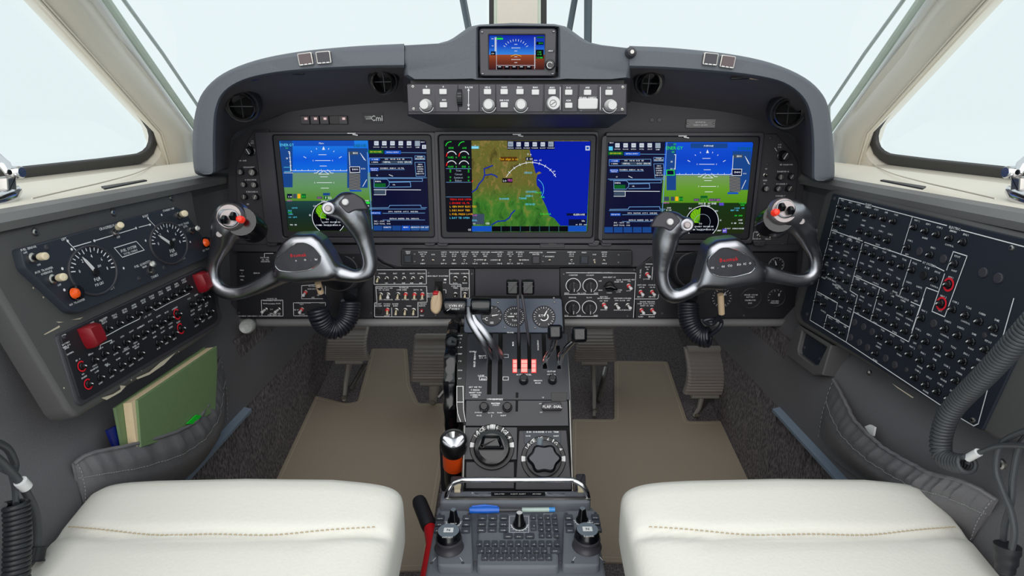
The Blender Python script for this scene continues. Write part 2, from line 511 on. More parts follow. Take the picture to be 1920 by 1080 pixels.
ME['nut_red'] = mesh_of(lambda b: (b.lathe(ID, [(1.0, 0), (1.0, .3), (.85, .4)], 'steel', 14), b.lathe(ID, [(.84, .36), (.8, .6), (.5, .75)], 'red', 14)), 'toggle_nut')
ME['nut_white'] = mesh_of(lambda b: (b.lathe(ID, [(1.0, 0), (1.0, .3), (.85, .4)], 'white', 14), b.lathe(ID, [(.84, .36), (.7, .6), (.5, .75)], 'bezel', 14)), 'toggle_nut')
ME['bat'] = mesh_of(lambda b: b.tube([(0, 0, .3), (0, -.5, 1.3), (0, -1.1, 2.3), (0, -1.25, 2.55)], [.34, .42, .52, .3], 'ivory', 8), 'toggle_lever')
ME['bat_white'] = mesh_of(lambda b: b.tube([(0, 0, .3), (.2, -.4, 1.4), (.35, -.6, 2.4), (.38, -.62, 2.6)], [.4, .5, .66, .4], 'white', 8), 'toggle_lever')
ME['bat_steel'] = mesh_of(lambda b: b.tube([(0, 0, .2), (0, .3, 1.4), (0, .5, 2.2), (0, .52, 2.35)], [.3, .4, .5, .3], 'steel', 8), 'toggle_lever')
ME['knob'] = mesh_of(lambda b: (b.lathe(ID, [(1.0, 0), (1.0, .25), (.82, .3), (.76, 1.5), (.66, 1.62)], 'gloss_black', 16, topmat='bezel'),
                                b.flat(LF, rect(-.09, -.6, .09, .6), 1.63, 'white')), 'knob')
ME['knob_silver'] = mesh_of(lambda b: (b.lathe(ID, [(1.0, 0), (1.0, .25), (.82, .3), (.76, 1.6), (.7, 1.7)], 'rubber', 16, topmat='steel'),
                                       b.flat(LF, rect(-.07, -.6, .07, .6), 1.71, 'white')), 'knob')
def _key(b, m, t=None): b.prism(LF, rounded(rect(-.5, -.5, .5, .5), .14, 3), 0, .42, m, .1, topmat=t)
ME['key'] = mesh_of(lambda b: _key(b, 'key_grey'), 'key')
ME['key_light'] = mesh_of(lambda b: _key(b, 'light_key'), 'button')
ME['key_black'] = mesh_of(lambda b: _key(b, 'black'), 'button')

# ================================================================ THE SETTING
def floor_z(y): return -.80 + .21 * (y - 1.2)
FL = Fr((0, 1.2, -.80), (1, 0, 0), (0, 1, .21))          # sloping footwell floor, V forward
b = MB()
b.add([(-.62, .0, floor_z(0)), (.62, .0, floor_z(0)), (.62, 1.98, floor_z(1.98)), (-.62, 1.98, floor_z(1.98)),
       (-.62, .0, floor_z(0) - .03), (.62, .0, floor_z(0) - .03), (.62, 1.98, floor_z(1.98) - .03), (-.62, 1.98, floor_z(1.98) - .03)],
      [(0, 1, 2, 3), (7, 6, 5, 4), (0, 4, 5, 1), (1, 5, 6, 2), (2, 6, 7, 3), (3, 7, 4, 0)], 'carpet')
struct('floor', b, 'dark carpeted cockpit floor rising towards the pedals')
b = MB(); b.add([(-.62, 1.98, -.95), (.62, 1.98, -.95), (.62, 1.98, 0), (-.62, 1.98, 0), (-.62, 2.0, -.95), (.62, 2.0, -.95), (.62, 2.0, 0), (-.62, 2.0, 0)],
      [(0, 1, 2, 3), (7, 6, 5, 4), (0, 4, 5, 1), (1, 5, 6, 2), (2, 6, 7, 3), (3, 7, 4, 0)], 'void')
struct('wall_front', b, 'dark bulkhead behind the rudder pedals')

def mx(pts, sx): return pts if sx < 0 else [(1926 - x, y) for x, y in pts]
SIDE = {-1: 'left', 1: 'right'}
for sx in (-1, 1):
    nm = SIDE[sx]
    # dark padded side wall
    prof = [(.578, -.102), (.582, -.115), (.598, -.135), (.600, -.33), (.592, -.37), (.565, -.405), (.552, -.44), (.548, -.565), (.60, -.575), (.66, -.40), (.66, -.102)]
    b = MB()
    b.loft([[(sx * x, y, z) for x, z in (prof if sx > 0 else prof[::-1])] for y in (.0, .35, .7, 1.0, 1.25, 1.98)], 'wall_leather')
    struct('wall_' + nm, b, 'dark grey padded side wall below the %s window' % nm)
    # grey lip along the top of the wall
    b = MB()
    b.loft([[(sx * (x), y, z) for x, z in [(.572, -.118), (.568, -.108), (.574, -.099), (.590, -.094), (.602, -.100), (.60, -.125)]] for y in (.0, .4, .8, 1.25)], 'trim_grey')
    struct('trim_%d' % (1 if sx < 0 else 2), b, 'grey rail along the top of the %s side wall' % nm)
    # carpeted lower wall
    b = MB()
    lo = lambda y: floor_z(y) - .02
    for ya, yb, zt in ((.0, 1.10, -.578), (1.10, 1.98, -.42)):
        q = [(sx * .552, ya, zt), (sx * .552, yb, zt), (sx * .545, yb, lo(yb)), (sx * .545, ya, lo(ya))]
        p = [(sx * .60, y, z) for _, y, z in q]
        b.loft([q, p], 'carpet')
    struct('baseboard_' + nm, b, 'dark carpet lining low on the %s wall' % nm)
    b = MB()
    b.loft([[(sx * x, y, z) for x, z in ((.534, -.572), (.534, -.566), (.552, -.560), (.556, -.572))] for y in (.05, .5, 1.09)], 'strip_blue')
    struct('trim_%d' % (3 if sx < 0 else 4), b, 'narrow blue grey edge strip above the carpet on the %s' % nm)
    # cream window sill
    sill = [(.580, -.100), (.588, -.093), (.62, -.088), (.70, -.084), (.735, -.088), (.752, -.082), (.80, -.09), (.80, -.12), (.60, -.12)]
    b = MB()
    b.loft([[(sx * x, y, z) for x, z in sill] for y in (.0, .4, .8, 1.1, 1.32)], 'cream')
    so = struct('trim_%d' % (5 if sx < 0 else 6), b, 'cream sill under the %s side window' % nm)
    # seam line in the sill upholstery
    b = MB(); px = [(60, 372), (130, 356), (200, 340), (262, 322), (296, 302), (310, 283)]
    b.tube(smooth_path([atz(x, y, -.083) for x, y in mx(px, sx)], 5), .0010, 'cream_shade', 6)
    part('seam', b, so)
    b = MB(); ps = [atz(x, y, -.0835) for x, y in mx([(190, 352), (270, 339), (276, 340), (196, 356)], sx)]
    b.loft([ps, [p + Vector((0, 0, .002)) for p in ps]], 'seal_black')
    part('slot_cover', b, so)
    # side window
    WF = Fr((sx * .75, 0, -.074), (0, -sx * 1.0, 0), (-sx * .3, 0, 1))
    outl = mx([(-330, 353), (27, 316), (187, 299), (250, 291), (262, 289), (272, 284), (279, 277), (283, 267), (284, 256), (281, 244), (270, 227), (247, 200), (155, 100), (63, 0), (-75, -150), (-200, -285), (-330, -285)], sx)
    uv = WF.uvs(outl)
    wd = bpy.data.objects.new('window_%d' % (1 if sx < 0 else 2), None); COL.objects.link(wd)
    wd.location = WF.P(*mx([(100, 200)], sx)[0]); WM[wd] = Matrix.Translation(wd.location)
    tag(wd, '%s side window with a black rubber seal' % nm, None, None, 'structure')
    b = MB(); b.prism(WF, uv, -.012, -.006, 'glass'); part('pane', b, wd)
    sgn = inset(uv, -.020)
    b = MB(); b.frame(WF, sgn, uv, -.006, .003, 'seal_black', bevel=.002); part('seal', b, wd)
    og = inset(uv, -.062); og2 = inset(uv, -.020)
    b = MB(); b.loft([[WF.w(u, v, .016) for u, v in og], [WF.w(u, v, .010) for u, v in inset(uv, -.03)], [WF.w(u, v, -.004) for u, v in og2]], 'cream', cap0=False, cap1=False)
    part('window_frame', b, wd)
    # A-pillar between side window and windscreen
    rows = [-220, -100, 0, 100, 200, 250, 300, 332]
    def line_(y, x0, k, yc=250): return x0 + k * y
    L = []; LW = []; SEAL = []; SEAL2 = []; BL = []
    for r in rows:
        yB = 1.0 + .35 * r / 247.0
        xa = 62 + .92 * r if r <= 250 else 295 + (r - 250) * .25
        xm = min(168 + .76 * r, 362 + (r - 250) * .02) if r < 300 else 364
        xb = min(190 + .70 * r, 366)
        pa, pm_, pb = mx([(xa, r), (xm, r), (xb, r)], sx)
        A = WF.P(*pa, .012); B = aty(*pb, yB); Mm = aty(*pm_, yB - .02)
        mid = (A + Mm) * .5; mid = mid * .985
        q1 = A * .25 + Mm * .75; q1 = q1 * .985
        out = Vector((sx * .07, .06, .02))
        L.append([A, A * .75 + mid * .25 - mid * .004, mid, q1, Mm, Mm + out, A + out * .8])
        LW.append([Mm, Mm * .5 + B * .5 - B * .004, B, B + out, Mm + out])
        BL.append(B)
        C = aty(*mx([(xb + 9, r)], sx)[0], yB + .03); SEAL.append(C)
        D = aty(*mx([(min(232 + .727 * r, 372), r)], sx)[0], yB + .06); SEAL2.append(D)
    b = MB(); b.loft(L, 'cream'); p_ = struct('trim_%d' % (7 if sx < 0 else 8), b, 'cream %s windscreen pillar sloping up out of view' % nm, ang=60)
    for off_, rr_ in ((.09, .0018), (.16, .0012)):
        b = MB(); b.tube([l[0].lerp(l[2], off_ * 2) * .994 for l in L], rr_, 'cream', 6); part('pillar_piping', b, p_)
    b = MB(); b.loft(LW, 'pillar_white'); part('pillar_edge', b, p_, 60)
    b = MB(); b.tube(SEAL[:-2], .0075, 'seal_green', 8); part('windscreen_seal', b, p_)
    b = MB(); b.tube(SEAL2[:-2], .0035, 'seal_grey', 8); part('windscreen_bead', b, p_)
    # windscreen half
    cp = [aty(960 + sx * 48, r, y) for r, y in ((-220, 1.45), (-100, 1.48), (0, 1.51), (60, 1.58), (130, 1.70), (160, 1.74), (200, 1.78), (215, 1.80))]
    b = MB(); cols = 5
    grid = [[BL[i].lerp(cp[i], k / cols) + Vector((0, .10 * sin(pi * k / cols), 0)) for k in range(cols + 1)] for i in range(len(rows))]
    b.loft(grid, 'glass', closed=False, cap0=False, cap1=False)
    struct('window_%d' % (3 if sx < 0 else 4), b, '%s half of the windscreen, bright overcast sky behind it' % nm, ang=80)

# centre post of the windscreen
pr = [(-220, 1.42), (-100, 1.45), (0, 1.48), (60, 1.50), (120, 1.52)]
def post(x0, x1, mat, dy=0.0, th=.03, bulge=.0):
    b = MB(); L = []
    for r, y in pr:
        a = aty(x0, r, y + dy); c = aty(x1, r, y + dy); mdl = (a + c) * .5 - Vector((0, bulge, 0))
        L.append([a, a.lerp(mdl, .6) - Vector((0, bulge * .4, 0)), mdl, mdl.lerp(c, .4) - Vector((0, bulge * .4, 0)), c, c + Vector((0, th, 0)), a + Vector((0, th, 0))])
    b.loft(L, mat); return b
cpo = struct('trim_9', post(932, 1008, 'cream', bulge=.012), 'cream centre post of the windscreen', ang=60)
for x0, x1 in ((917, 926), (1014, 1025)): part('post_seal', post(x0, x1, 'seal_black', .01), cpo)
for x0, x1 in ((926, 934), (1007, 1014)): part('post_edge', post(x0, x1, 'seal_green', .006), cpo)
def wiper(pts, wpx, label):
    t = thing('windscreen_wiper', label, 'wiper', aty(*pts[-1], 1.95), 'windscreen wipers')
    b = MB(); b.tube([aty(x, y, 1.9 + .15 * i) for i, (x, y) in enumerate(pts)], wpx * 2.0 / FPX, 'wiper', 6); part('wiper_arm', b, t)
    b = MB(); b.tube([aty(x + wpx * .9, y, 1.92 + .15 * i) for i, (x, y) in enumerate(pts)], wpx * .8 / FPX, 'seal_black', 6); part('wiper_blade', b, t)
wiper([(862, -30), (879, 60)], 5.5, 'slim grey wiper arm left of the windscreen centre post')
wiper([(1082, -30), (1066, 60)], 5, 'slim grey wiper arm just right of the windscreen centre post')
wiper([(1102, -30), (1101, 85)], 6.5, 'upright grey wiper farthest right beyond the windscreen')

# ================================================================ GLARESHIELD
gs = thing('glareshield', 'dark grey padded glareshield arching over the instrument panel', 'glareshield', (0.008, 1.15, .05))
stl = [((380, 327), (394, 327), (428, 316)), ((369, 323), (402, 324), (430, 312)), ((363, 312), (404, 314), (430, 302)), ((361, 262), (404, 255), (432, 268)), ((366, 212), (408, 205), (442, 250)), ((381, 172), (424, 172), (462, 240)),
       ((418, 138), (462, 150), (500, 224)), ((480, 113), (520, 138), (540, 213)), ((560, 97), (592, 132), (602, 204)), ((660, 87), (682, 128), (682, 197)), ((758, 82), (758, 127), (758, 192))]
str_ = [((1546, 339), (1532, 339), (1502, 326)), ((1559, 335), (1524, 336), (1500, 320)), ((1565, 324), (1522, 326), (1500, 310)), ((1562, 265), (1522, 262), (1496, 275)), ((1556, 215), (1516, 212), (1488, 256)), ((1543, 178), (1500, 180), (1466, 245)),
        ((1508, 145), (1464, 155), (1428, 230)), ((1446, 118), (1408, 143), (1388, 218)), ((1366, 101), (1336, 136), (1326, 208)), ((1262, 90), (1246, 130), (1246, 200)), ((1180, 86), (1180, 128), (1180, 192))]
def dense(st, k=4):
    flat = [tuple(c for p in s_ for c in p) for s_ in st]
    return [((t[0], t[1]), (t[2], t[3]), (t[4], t[5])) for t in smooth_path(flat, k)]
for st in (stl, str_):
    L = []
    for o, i, k in dense(st):
        om = (o[0] * .8 + i[0] * .2, o[1] * .8 + i[1] * .2); im = (o[0] * .12 + i[0] * .88, o[1] * .12 + i[1] * .88)
        back = aty(*o, 1.03); back = Vector((back.x * 1.0, 1.62, back.z - .05))
        L.append([back, aty(o[0], o[1], 1.09) + Vector((0, 0, -.004)), aty(*o, 1.035), aty((o[0] * .93 + i[0] * .07), (o[1] * .93 + i[1] * .07), 1.012), aty(*om, 1.001), aty(*im, 1.0), aty(*i, 1.006), aty(*i, 1.02), aty(i[0] * .5 + k[0] * .5, i[1] * .5 + k[1] * .5, 1.13) if False else aty(i[0] * .45 + k[0] * .55, i[1] * .45 + k[1] * .55, 1.12), aty(*k, 1.185)])
    b = MB(); n = len(L[0])
    b.loft([p[2:8] for p in L], 'shield', closed=False, cap0=False, cap1=False)
    b.loft([p[0:3] for p in L], 'shield', closed=False, cap0=False, cap1=False)
    b.add(L[0][1:9], [tuple(range(8))], 'shield')
    part('padded_rim', b, gs, 60)
    b = MB(); b.loft([p[7:10] for p in L], 'hood_lining', closed=False, cap0=False, cap1=False)
    part('hood_lining', b, gs, 60)

b = MB(); b.loft([[aty(x, 124, 1.02), aty(x, 165, 1.10), aty(x, 194, 1.185)] for x in (756, 860, 968, 1080, 1182)], 'hood_lining', closed=False, cap0=False, cap1=False); part('hood_lining', b, gs, 60)
# raised centre with the opening for the standby display
FH = Fr((0, 1.0, 0), (1, 0, 0), (0, 0, 1))
outer = [(757, 150), (757, 128), (757, 110), (757, 83), (795, 83), (828, 81), (846, 74), (880, 50), (900, 46), (960, 43), (1040, 45), (1062, 50), (1092, 72), (1112, 83), (1145, 86), (1182, 86), (1182, 110), (1182, 128), (1182, 150), (1100, 151), (1046, 151), (970, 151), (896, 151), (830, 151)]
hole = (897, 51, 1046, 146)
def polar(poly, c, n):
    out = []
    for k in range(n):
        a = 2 * pi * k / n + .013; d = Vector((cos(a), sin(a))); best = None
        for i in range(len(poly)):
            p = Vector(poly[i]) - Vector(c); q = Vector(poly[(i + 1) % len(poly)]) - Vector(c)
            e = q - p; den = d.x * e.y - d.y * e.x
            if abs(den) < 1e-9: continue
            t = (p.x * e.y - p.y * e.x) / den; s_ = (p.x * d.y - p.y * d.x) / den
            if t > 0 and -1e-6 <= s_ <= 1 + 1e-6 and (best is None or t > best): best = t
        out.append((c[0] + d.x * best, c[1] + d.y * best))
    return out
NP = 120; cc = (971, 99)
ou = polar(outer, cc, NP); hu = polar([(hole[0], hole[1]), (hole[2], hole[1]), (hole[2], hole[3]), (hole[0], hole[3])], cc, NP)
def toward(p, q, px):
    d = Vector((q[0] - p[0], q[1] - p[1])); k = min(px, d.length * .4)
    return (p[0] + d.x / max(d.length, 1e-6) * k, p[1] + d.y / max(d.length, 1e-6) * k)
flush = lambda x, y: (x < 759 or x > 1180) and 86 < y < 124
L = [[aty(x, y, 1.03) + Vector((0, .30, -.03 if y < 130 else 0)) for x, y in ou], [aty(x, y, 1.03 if not flush(x, y) else 1.004) for x, y in ou],
     [aty(*toward(p, q, 2.5), 1.010 if not flush(*p) else 1.001) for p, q in zip(ou, hu)], [aty(*toward(p, q, 8), 1.0) for p, q in zip(ou, hu)],
     [aty(*toward(q, p, 5), 1.0) for p, q in zip(ou, hu)], [aty(*toward(q, p, 1.5), 1.004) for p, q in zip(ou, hu)], [aty(*q, 1.012) for q in hu], [aty(*q, 1.04) for q in hu]]
b = MB(); b.loft(L, 'shield', cap0=False, cap1=True); part('centre_hump', b, gs, 50)
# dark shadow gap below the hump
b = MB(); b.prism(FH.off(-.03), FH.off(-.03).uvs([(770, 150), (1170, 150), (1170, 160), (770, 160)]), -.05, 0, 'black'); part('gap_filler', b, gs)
# four annunciator push buttons on the rim
for x, y, rt, red in ((573, 111, .12, 1), (607, 108, .08, 0), (1332, 111, -.09, 0), (1364, 116, -.13, 1)):
    fr = FH; u, v = fr.uv(x, y, .002); k = fr.pm(x, y)
    F2 = Fr(fr.w(u, v, .0), (cos(rt), 0, sin(rt)), (-sin(rt), 0, cos(rt)))
    b = MB(); w, h = 14 * k, 11 * k
    b.prism(F2, rounded(rect(-w, -h, w, h), .002), -.004, .004, 'steel', .001); o = part('warning_button', b, gs)
    b = MB(); b.prism(F2, rounded(rect(-w * .82, -h * .8, w * .82, h * .85), .001), .003, .0058, 'button_plum' if red else 'bezel', .0006); part('button_face', b, o)
    b = MB()
    for q in (-.55, 0, .55): b.box(F2, w * (q - .2), -h * .93, w * (q + .2), -h * .78, .004, .0062, 'white')
    part('button_lettering', b, o)
# small spherical lamp stud
b = MB(); Mx = FH.M(1182, 99, .0); b.lathe(Mx, [(.009, -.004), (.009, .004), (.0065, .008), (.006, .013), (.003, .015)], 'bezel', 14, topmat='steel'); part('dimmer_sensor', b, gs)
# slots under the rim with something lodged in them
for pts, mats in (([(472, 150), (500, 143), (570, 138)], ('folder_blue', 'light_key', 'black')), ([(1370, 147), (1405, 143), (1475, 158)], ('black', 'tan_tag', 'light_key'))):
    b = MB()
    for i in range(3):
        a = Vector(pts[0]).lerp(Vector(pts[2]), i / 3); c = Vector(pts[0]).lerp(Vector(pts[2]), (i + 1) / 3)
        a.y += -6 * sin(pi * i / 3) * (1 if pts[0][0] < 900 else 1) ; c.y += -6 * sin(pi * (i + 1) / 3)
        b.tube([aty(a.x, a.y, 1.03), aty(c.x, c.y, 1.03)], .0022, mats[i], 6)
    part('map_light_slot', b, gs)

# ================================================================ STANDBY DISPLAY
def screen_part(name, fr, quad_px, h, mat, parent):
    b = MB(); P = [fr.P(x, y, h) for x, y in quad_px]          # BL BR TR TL
    b.add(P, [(0, 1, 2, 3)], mat)
    o = part(name, b, parent)
    l = o.data.uv_layers.new(name='UVMap')
    for i, q in enumerate(((0, 0), (1, 0), (1, 1), (0, 1))): l.data[i].uv = q
    return o
FS = Fr((0, 1.008, 0), (1, 0, 0), (0, 0, 1))
sb = thing('standby_display', 'small standby flight display with blue and brown horizon set in the glareshield hump', 'display', FS.P(971, 99))
def pxrect(fr, x0, y0, x1, y1, h=0):
    a = fr.uv(x0, y1, h); c = fr.uv(x1, y0, h); return rect(a[0], a[1], c[0], c[1])
sq = (917, 66, 1021, 131)
o_ = rounded(pxrect(FS, 900, 54, 1043, 143), .006, 4); i_ = rounded(pxrect(FS, *sq), .001, 4)
b = MB(); b.frame(FS, o_, i_, -.02, .006, 'bezel', hin=.0, bevel=.0015); bz = part('bezel', b, sb)
so = screen_part('screen', FS, [(sq[0], sq[3]), (sq[2], sq[3]), (sq[2], sq[1]), (sq[0], sq[1])], .001, 'scr_standby', sb)
b = MB()
def gq(b, fr, cvf, x0, y0, x1, y1, mat, h): b.flat(fr, fr.uvs([cvf(x0, y0), cvf(x1, y0), cvf(x1, y1), cvf(x0, y1)], h), h, mat)
def gl(b, fr, cvf, pts, w, mat, h): b.line(fr, fr.uvs([cvf(*p) for p in pts], h), w * fr.pm(*cvf(*pts[0]), h), h, mat)
def gt(b, fr, cvf, x, y, body, hp, mat, h, rot=0.0, align=.5, wide=1.0):
    """text of cap height hp pixels of the photograph"""
    p = cvf(x, y); u, v = fr.uv(*p, h); b.text(fr, u, v, body, hp / .72 * fr.pm(*p, h), h, mat, rot, align, wide)
gq(b, FS, GC, 745, 115, 795, 210, 's_blue', .0014); gq(b, FS, GC, 783, 125, 793, 235, 's_key', .0016); gq(b, FS, GC, 752, 235, 788, 265, 's_black', .0016)
gt(b, FS, GC, 768, 252, 'CO', 2.6, 's_white', .0018)
for x in (797,): gl(b, FS, GC, [(x, 125), (x, 378)], .7, 's_key', .0015)
gl(b, FS, GC, [(797, 345), (1092, 345)], .7, 's_key', .0015)
for i in range(5): gq(b, FS, GC, 800 + i * 57, 350, 846 + i * 57, 376, 's_black', .0015); gl(b, FS, GC, [(812 + i * 57, 356), (830 + i * 57, 356)], 1, 's_white', .0017)
for i in range(-5, 6):
    a = pi / 2 + i * .2
    gl(b, FS, GC, [(948 + 98 * cos(a), 252 - 98 * sin(a)), (948 + 112 * cos(a), 252 - 112 * sin(a))], .8, 's_white', .0016)
for y, w in ((180, 10), (208, 30), (232, 10), (277, 10), (299, 30), (323, 10)): gl(b, FS, GC, [(948 - w, y), (948 + w, y)], .8, 's_white', .0016)
gt(b, FS, GC, 918, 208, '2', 2, 's_white', .0016); gt(b, FS, GC, 980, 208, '0', 2, 's_white', .0016); gt(b, FS, GC, 916, 299, '0', 2, 's_white', .0016); gt(b, FS, GC, 982, 299, '0', 2, 's_white', .0016)
gl(b, FS, GC, [(910, 272), (948, 260), (990, 272)], .9, 's_amber', .0018)
gq(b, FS, GC, 797, 116, 840, 126, 's_dgreen', .0015); gq(b, FS, GC, 797, 130, 848, 143, 's_green', .0015)
gl(b, FS, GC, [(1095, 125), (1095, 372)], .9, 's_key', .0016)
for i in range(20): gl(b, FS, GC, [(1095, 130 + 12 * i), (1101, 130 + 12 * i)], .8, 's_white', .0016)
gq(b, FS, GC, 1112, 118, 1166, 132, 's_dgreen', .0015); gq(b, FS, GC, 1108, 160, 1166, 184, 's_black', .0015); gt(b, FS, GC, 1145, 171, 'BOO', 2.6, 's_green', .0017)
gq(b, FS, GC, 1104, 222, 1166, 292, 's_black', .0015)
for y, t in ((240, 'I 80'), (258, '6 83'), (284, 'I ECMB')): gt(b, FS, GC, 1134, y, t, 2.8, 's_green', .0017)
gt(b, FS, GC, 766, 136, 'DEI', 2, 's_white', .0017); gt(b, FS, GC, 766, 192, 'OE', 2, 's_white', .0017)
part('screen_symbology', b, so)
b = MB(); b.prism(FS, rounded(pxrect(FS, 1027, 92, 1039, 98), .001), .005, .0085, 'bezel', .0008); o2 = part('button', b, sb)
b = MB(); gt(b, FS, GC, 1220, 232, 'MINUS', 2.2, 'lettering', .0088); part('button_lettering', b, o2)
b = MB(); b.lathe(FS.M(1031, 122, .006), [(.0082, 0), (.0082, .004), (.007, .009), (.0062, .0095)], 'gloss_black', 18); kk = part('knob', b, sb)
b = MB(); b.ring(FS, *FS.uv(1031, 122, .016), .0045, .0007, .0158, 'lettering', .6, 5.2); part('knob_marking', b, kk)
for x, y in ((904, 60), (1038, 59), (905, 138), (1036, 138)): inst('screw', ME['screw'], FS.M(x, y, .006) @ S(.0026), sb)

# ================================================================ AUTOPILOT CONTROL PANEL
FA = Fr((0, .996, 0), (1, 0, 0), (0, 0, 1))
ap = thing('autopilot_control_panel', 'wide autopilot control panel with pale knobs and keys under the glareshield hump', 'control panel', FA.P(969, 215))
b = MB()
fq = [(766, 158), (1174, 158), (1174, 214), (766, 214)]
L = [[aty(x, y, 1.16) for x, y in ((790, 170), (1150, 170), (1140, 240), (820, 240))], [aty(x, y, 1.14) for x, y in ((790, 165), (1150, 165), (1140, 240), (820, 240))], [FA.P(x, y, -.006) for x, y in ((764, 157), (1176, 157), (1176, 217), (764, 217))], [FA.P(x, y, 0) for x, y in fq]]
b.loft([l[::-1] for l in L], 'panel_dark'); part('housing', b, ap)
bounds = [(107, 315), (317, 495), (500, 660), (663, 790), (793, 1165), (1168, 1300), (1306, 1435), (1437, 1590), (1594, 1815)]
for x0, x1 in bounds:
    p0 = GC(x0, 495); p1 = GC(x1, 708)
    b = MB(); b.prism(FA, pxrect(FA, p0[0] + .4, p0[1], p1[0] - .4, p1[1]), -.002, .0022, 'bezel', .0008); part('face_plate', b, ap)
def ap_key(x, y, w=58, h=40):
    p = GC(x, y); k = FA.pm(*p)
    o = inst('button', ME['key_light'], FA.M(*p, .002) @ S(w / 4.174 * k, h / 4.174 * k, .009), ap)
for x, y in ((250, 551), (380, 551), (383, 654), (727, 551), (857, 551), (858, 654), (980, 551), (1101, 555), (1231, 552), (1361, 556), (1361, 658), (1508, 557), (1676, 557)): ap_key(x, y)
ap_key(1511, 645, 152, 80)
def white_knob(x, y, r):
    p = GC(x, y); k = FA.pm(*p); r = r / 4.174 * k
    b = MB(); b.lathe(FA.M(*p, .002), [(r * 1.08, 0), (r * 1.08, .006), (r * .9, .008), (r * .84, .024), (r * .76, .026)], 'light_key', 24); o = part('knob', b, ap)
    b = MB(); b.ring(FA, *FA.uv(*p, .0045), r * 1.35, r * .1, .0025, 'lettering', pi * 1.1, pi * 1.9, 12)
    u, v = FA.uv(*p, .014)
    for i in range(10):
        a = pi * (1.05 + .1 * i); b.add([(FA.w(u + r * .93 * cos(q), v + r * .93 * sin(q), hh)) for q, hh in ((a, .011), (a + .13, .011), (a + .13, .018), (a, .018))], [(0, 1, 2, 3)], 'bezel')
    part('knob_marking', b, o)
for x, y in ((247, 655), (737, 655), (988, 655), (1685, 658)): white_knob(x, y, 42)
p = GC(1240, 642); k = FA.pm(*p); r = 50 / 4.174 * k
b = MB(); b.lathe(FA.M(*p, .002), [(r * 1.05, 0), (r * 1.05, .01), (r * .98, .016), (r * .9, .018)], 'light_key', 28); kn = part('knob', b, ap)
b = MB(); u, v = FA.uv(*p, .02); b.ring(FA, u, v, r * .5, r * .08, .0203, 'bezel'); b.line(FA, [(u - r * .3, v - r * .2), (u + r * .3, v + r * .2)], r * .1, .0203, 'bezel'); part('knob_marking', b, kn)
# pitch thumbwheel
p0 = GC(510, 600); k = FA.pm(*p0)
b = MB(); c = FA.P(*p0); Rw = 72 / 4.174 * k
Mw = Matrix.Translation(Vector((c.x, FA.O.y + .004, c.z))) @ Matrix.Rotation(pi / 2, 4, 'Y')
wv = 20 / 4.174 * k
prof = [(Rw * .9, -wv), (Rw, -wv * .8), (Rw, wv * .8), (Rw * .9, wv)]
b.lathe(Mw, prof, 'gloss_black', 40, cap0=True)
for i in range(20):
    a = 2 * pi * i / 20; b.tube([Mw @ Vector((Rw * cos(a), Rw * sin(a), -wv * .75)), Mw @ Vector((Rw * cos(a), Rw * sin(a), wv * .75))], .0009, 'rubber', 5)
part('pitch_wheel', b, ap)
b = MB()
gl(b, FA, GC, [(578, 540), (578, 655)], 1.0, 'lettering', .0027)
for y, s_ in ((532, 1), (662, -1)):
    b.flat(FA, FA.uvs([GC(578, y - 8 * s_), GC(569, y + 12 * s_), GC(587, y + 12 * s_)], .0027), .0027, 'lettering')
b.flat(FA, FA.uvs([GC(578, 672), GC(569, 690), GC(587, 690)], .0027), .0027, 'lettering')
for x, y, t in ((250, 511, 'B'), (380, 511, 'A'), (385, 615, 'ADI'), (580, 516, 'DACHI'), (727, 516, 'HDG'), (857, 515, 'NAN'), (858, 618, 'RIROCH'), (980, 516, 'BNO'), (1102, 517, 'RNO'), (1232, 518, 'ANO'), (1361, 519, 'DO1'), (1361, 619, 'ADR'), (1508, 518, 'ANI'), (1511, 597, 'ADAIN CHNITC'), (1678, 519, 'CO1'), (210, 688, '-'), (1460, 690, '_')):
    gt(b, FA, GC, x, y, t, 3.2, 'lettering', .0027)
for x in (1296, 1609): gl(b, FA, GC, [(x, 515), (x, 690)], 1.0, 'lettering', .0027)
part('panel_lettering', b, ap, kind='stuff')
for x, y in ((142, 512), (148, 686), (1785, 516), (1780, 690)): inst('screw', ME['screw_bright'], FA.M(*GC(x, y), .002) @ S(.0026), ap)

# ================================================================ AIR VENTS under the shield
def vent(x, y, yy, rpx, axis, label, face):
    t = thing('air_vent', label, 'air vent', aty(x, y, yy), 'round air vents under the glareshield')
    c = aty(x, y, yy); k = c.length / FPX
    z = Vector(axis).normalized(); m = z.to_track_quat('Z', 'Y').to_matrix().to_4x4(); m.translation = c
    r = rpx * k
    b = MB(); b.lathe(m, [(r * 1.45, -.03), (r * 1.42, -.008), (r * 1.3, -.003), (r * 1.15, -.004), (r * 1.1, -.03)], 'panel_black', 32, cap1=False); part('vent_socket', b, t)
    z2 = Vector(face).normalized(); m2 = z2.to_track_quat('Z', 'Y').to_matrix().to_4x4(); m2.translation = c + z * .0
    b = MB(); b.lathe(m2, [(r * .8, -.028), (r * .98, -.012), (r * 1.0, .004), (r * .97, .006), (r * .9, .005), (r * .8, -.02)], 'gloss_black', 32, topmat='void'); e = part('vent_eyeball', b, t)
    b = MB(); b.lathe(m2, [(r * .98, .004), (r * 1.06, .006), (r * 1.02, .009), (r * .93, .006)], 'steel', 32, cap1=False); part('vent_ring', b, e)
    b = MB(); b.tube([m2 @ Vector((-r * .9, 0, -.004)), m2 @ Vector((r * .9, 0, -.004))], .0012, 'rubber', 6); b.tube([m2 @ Vector((0, -r * .9, -.004)), m2 @ Vector((0, r * .9, -.004))], .0012, 'rubber', 6); part('vent_vane', b, e)
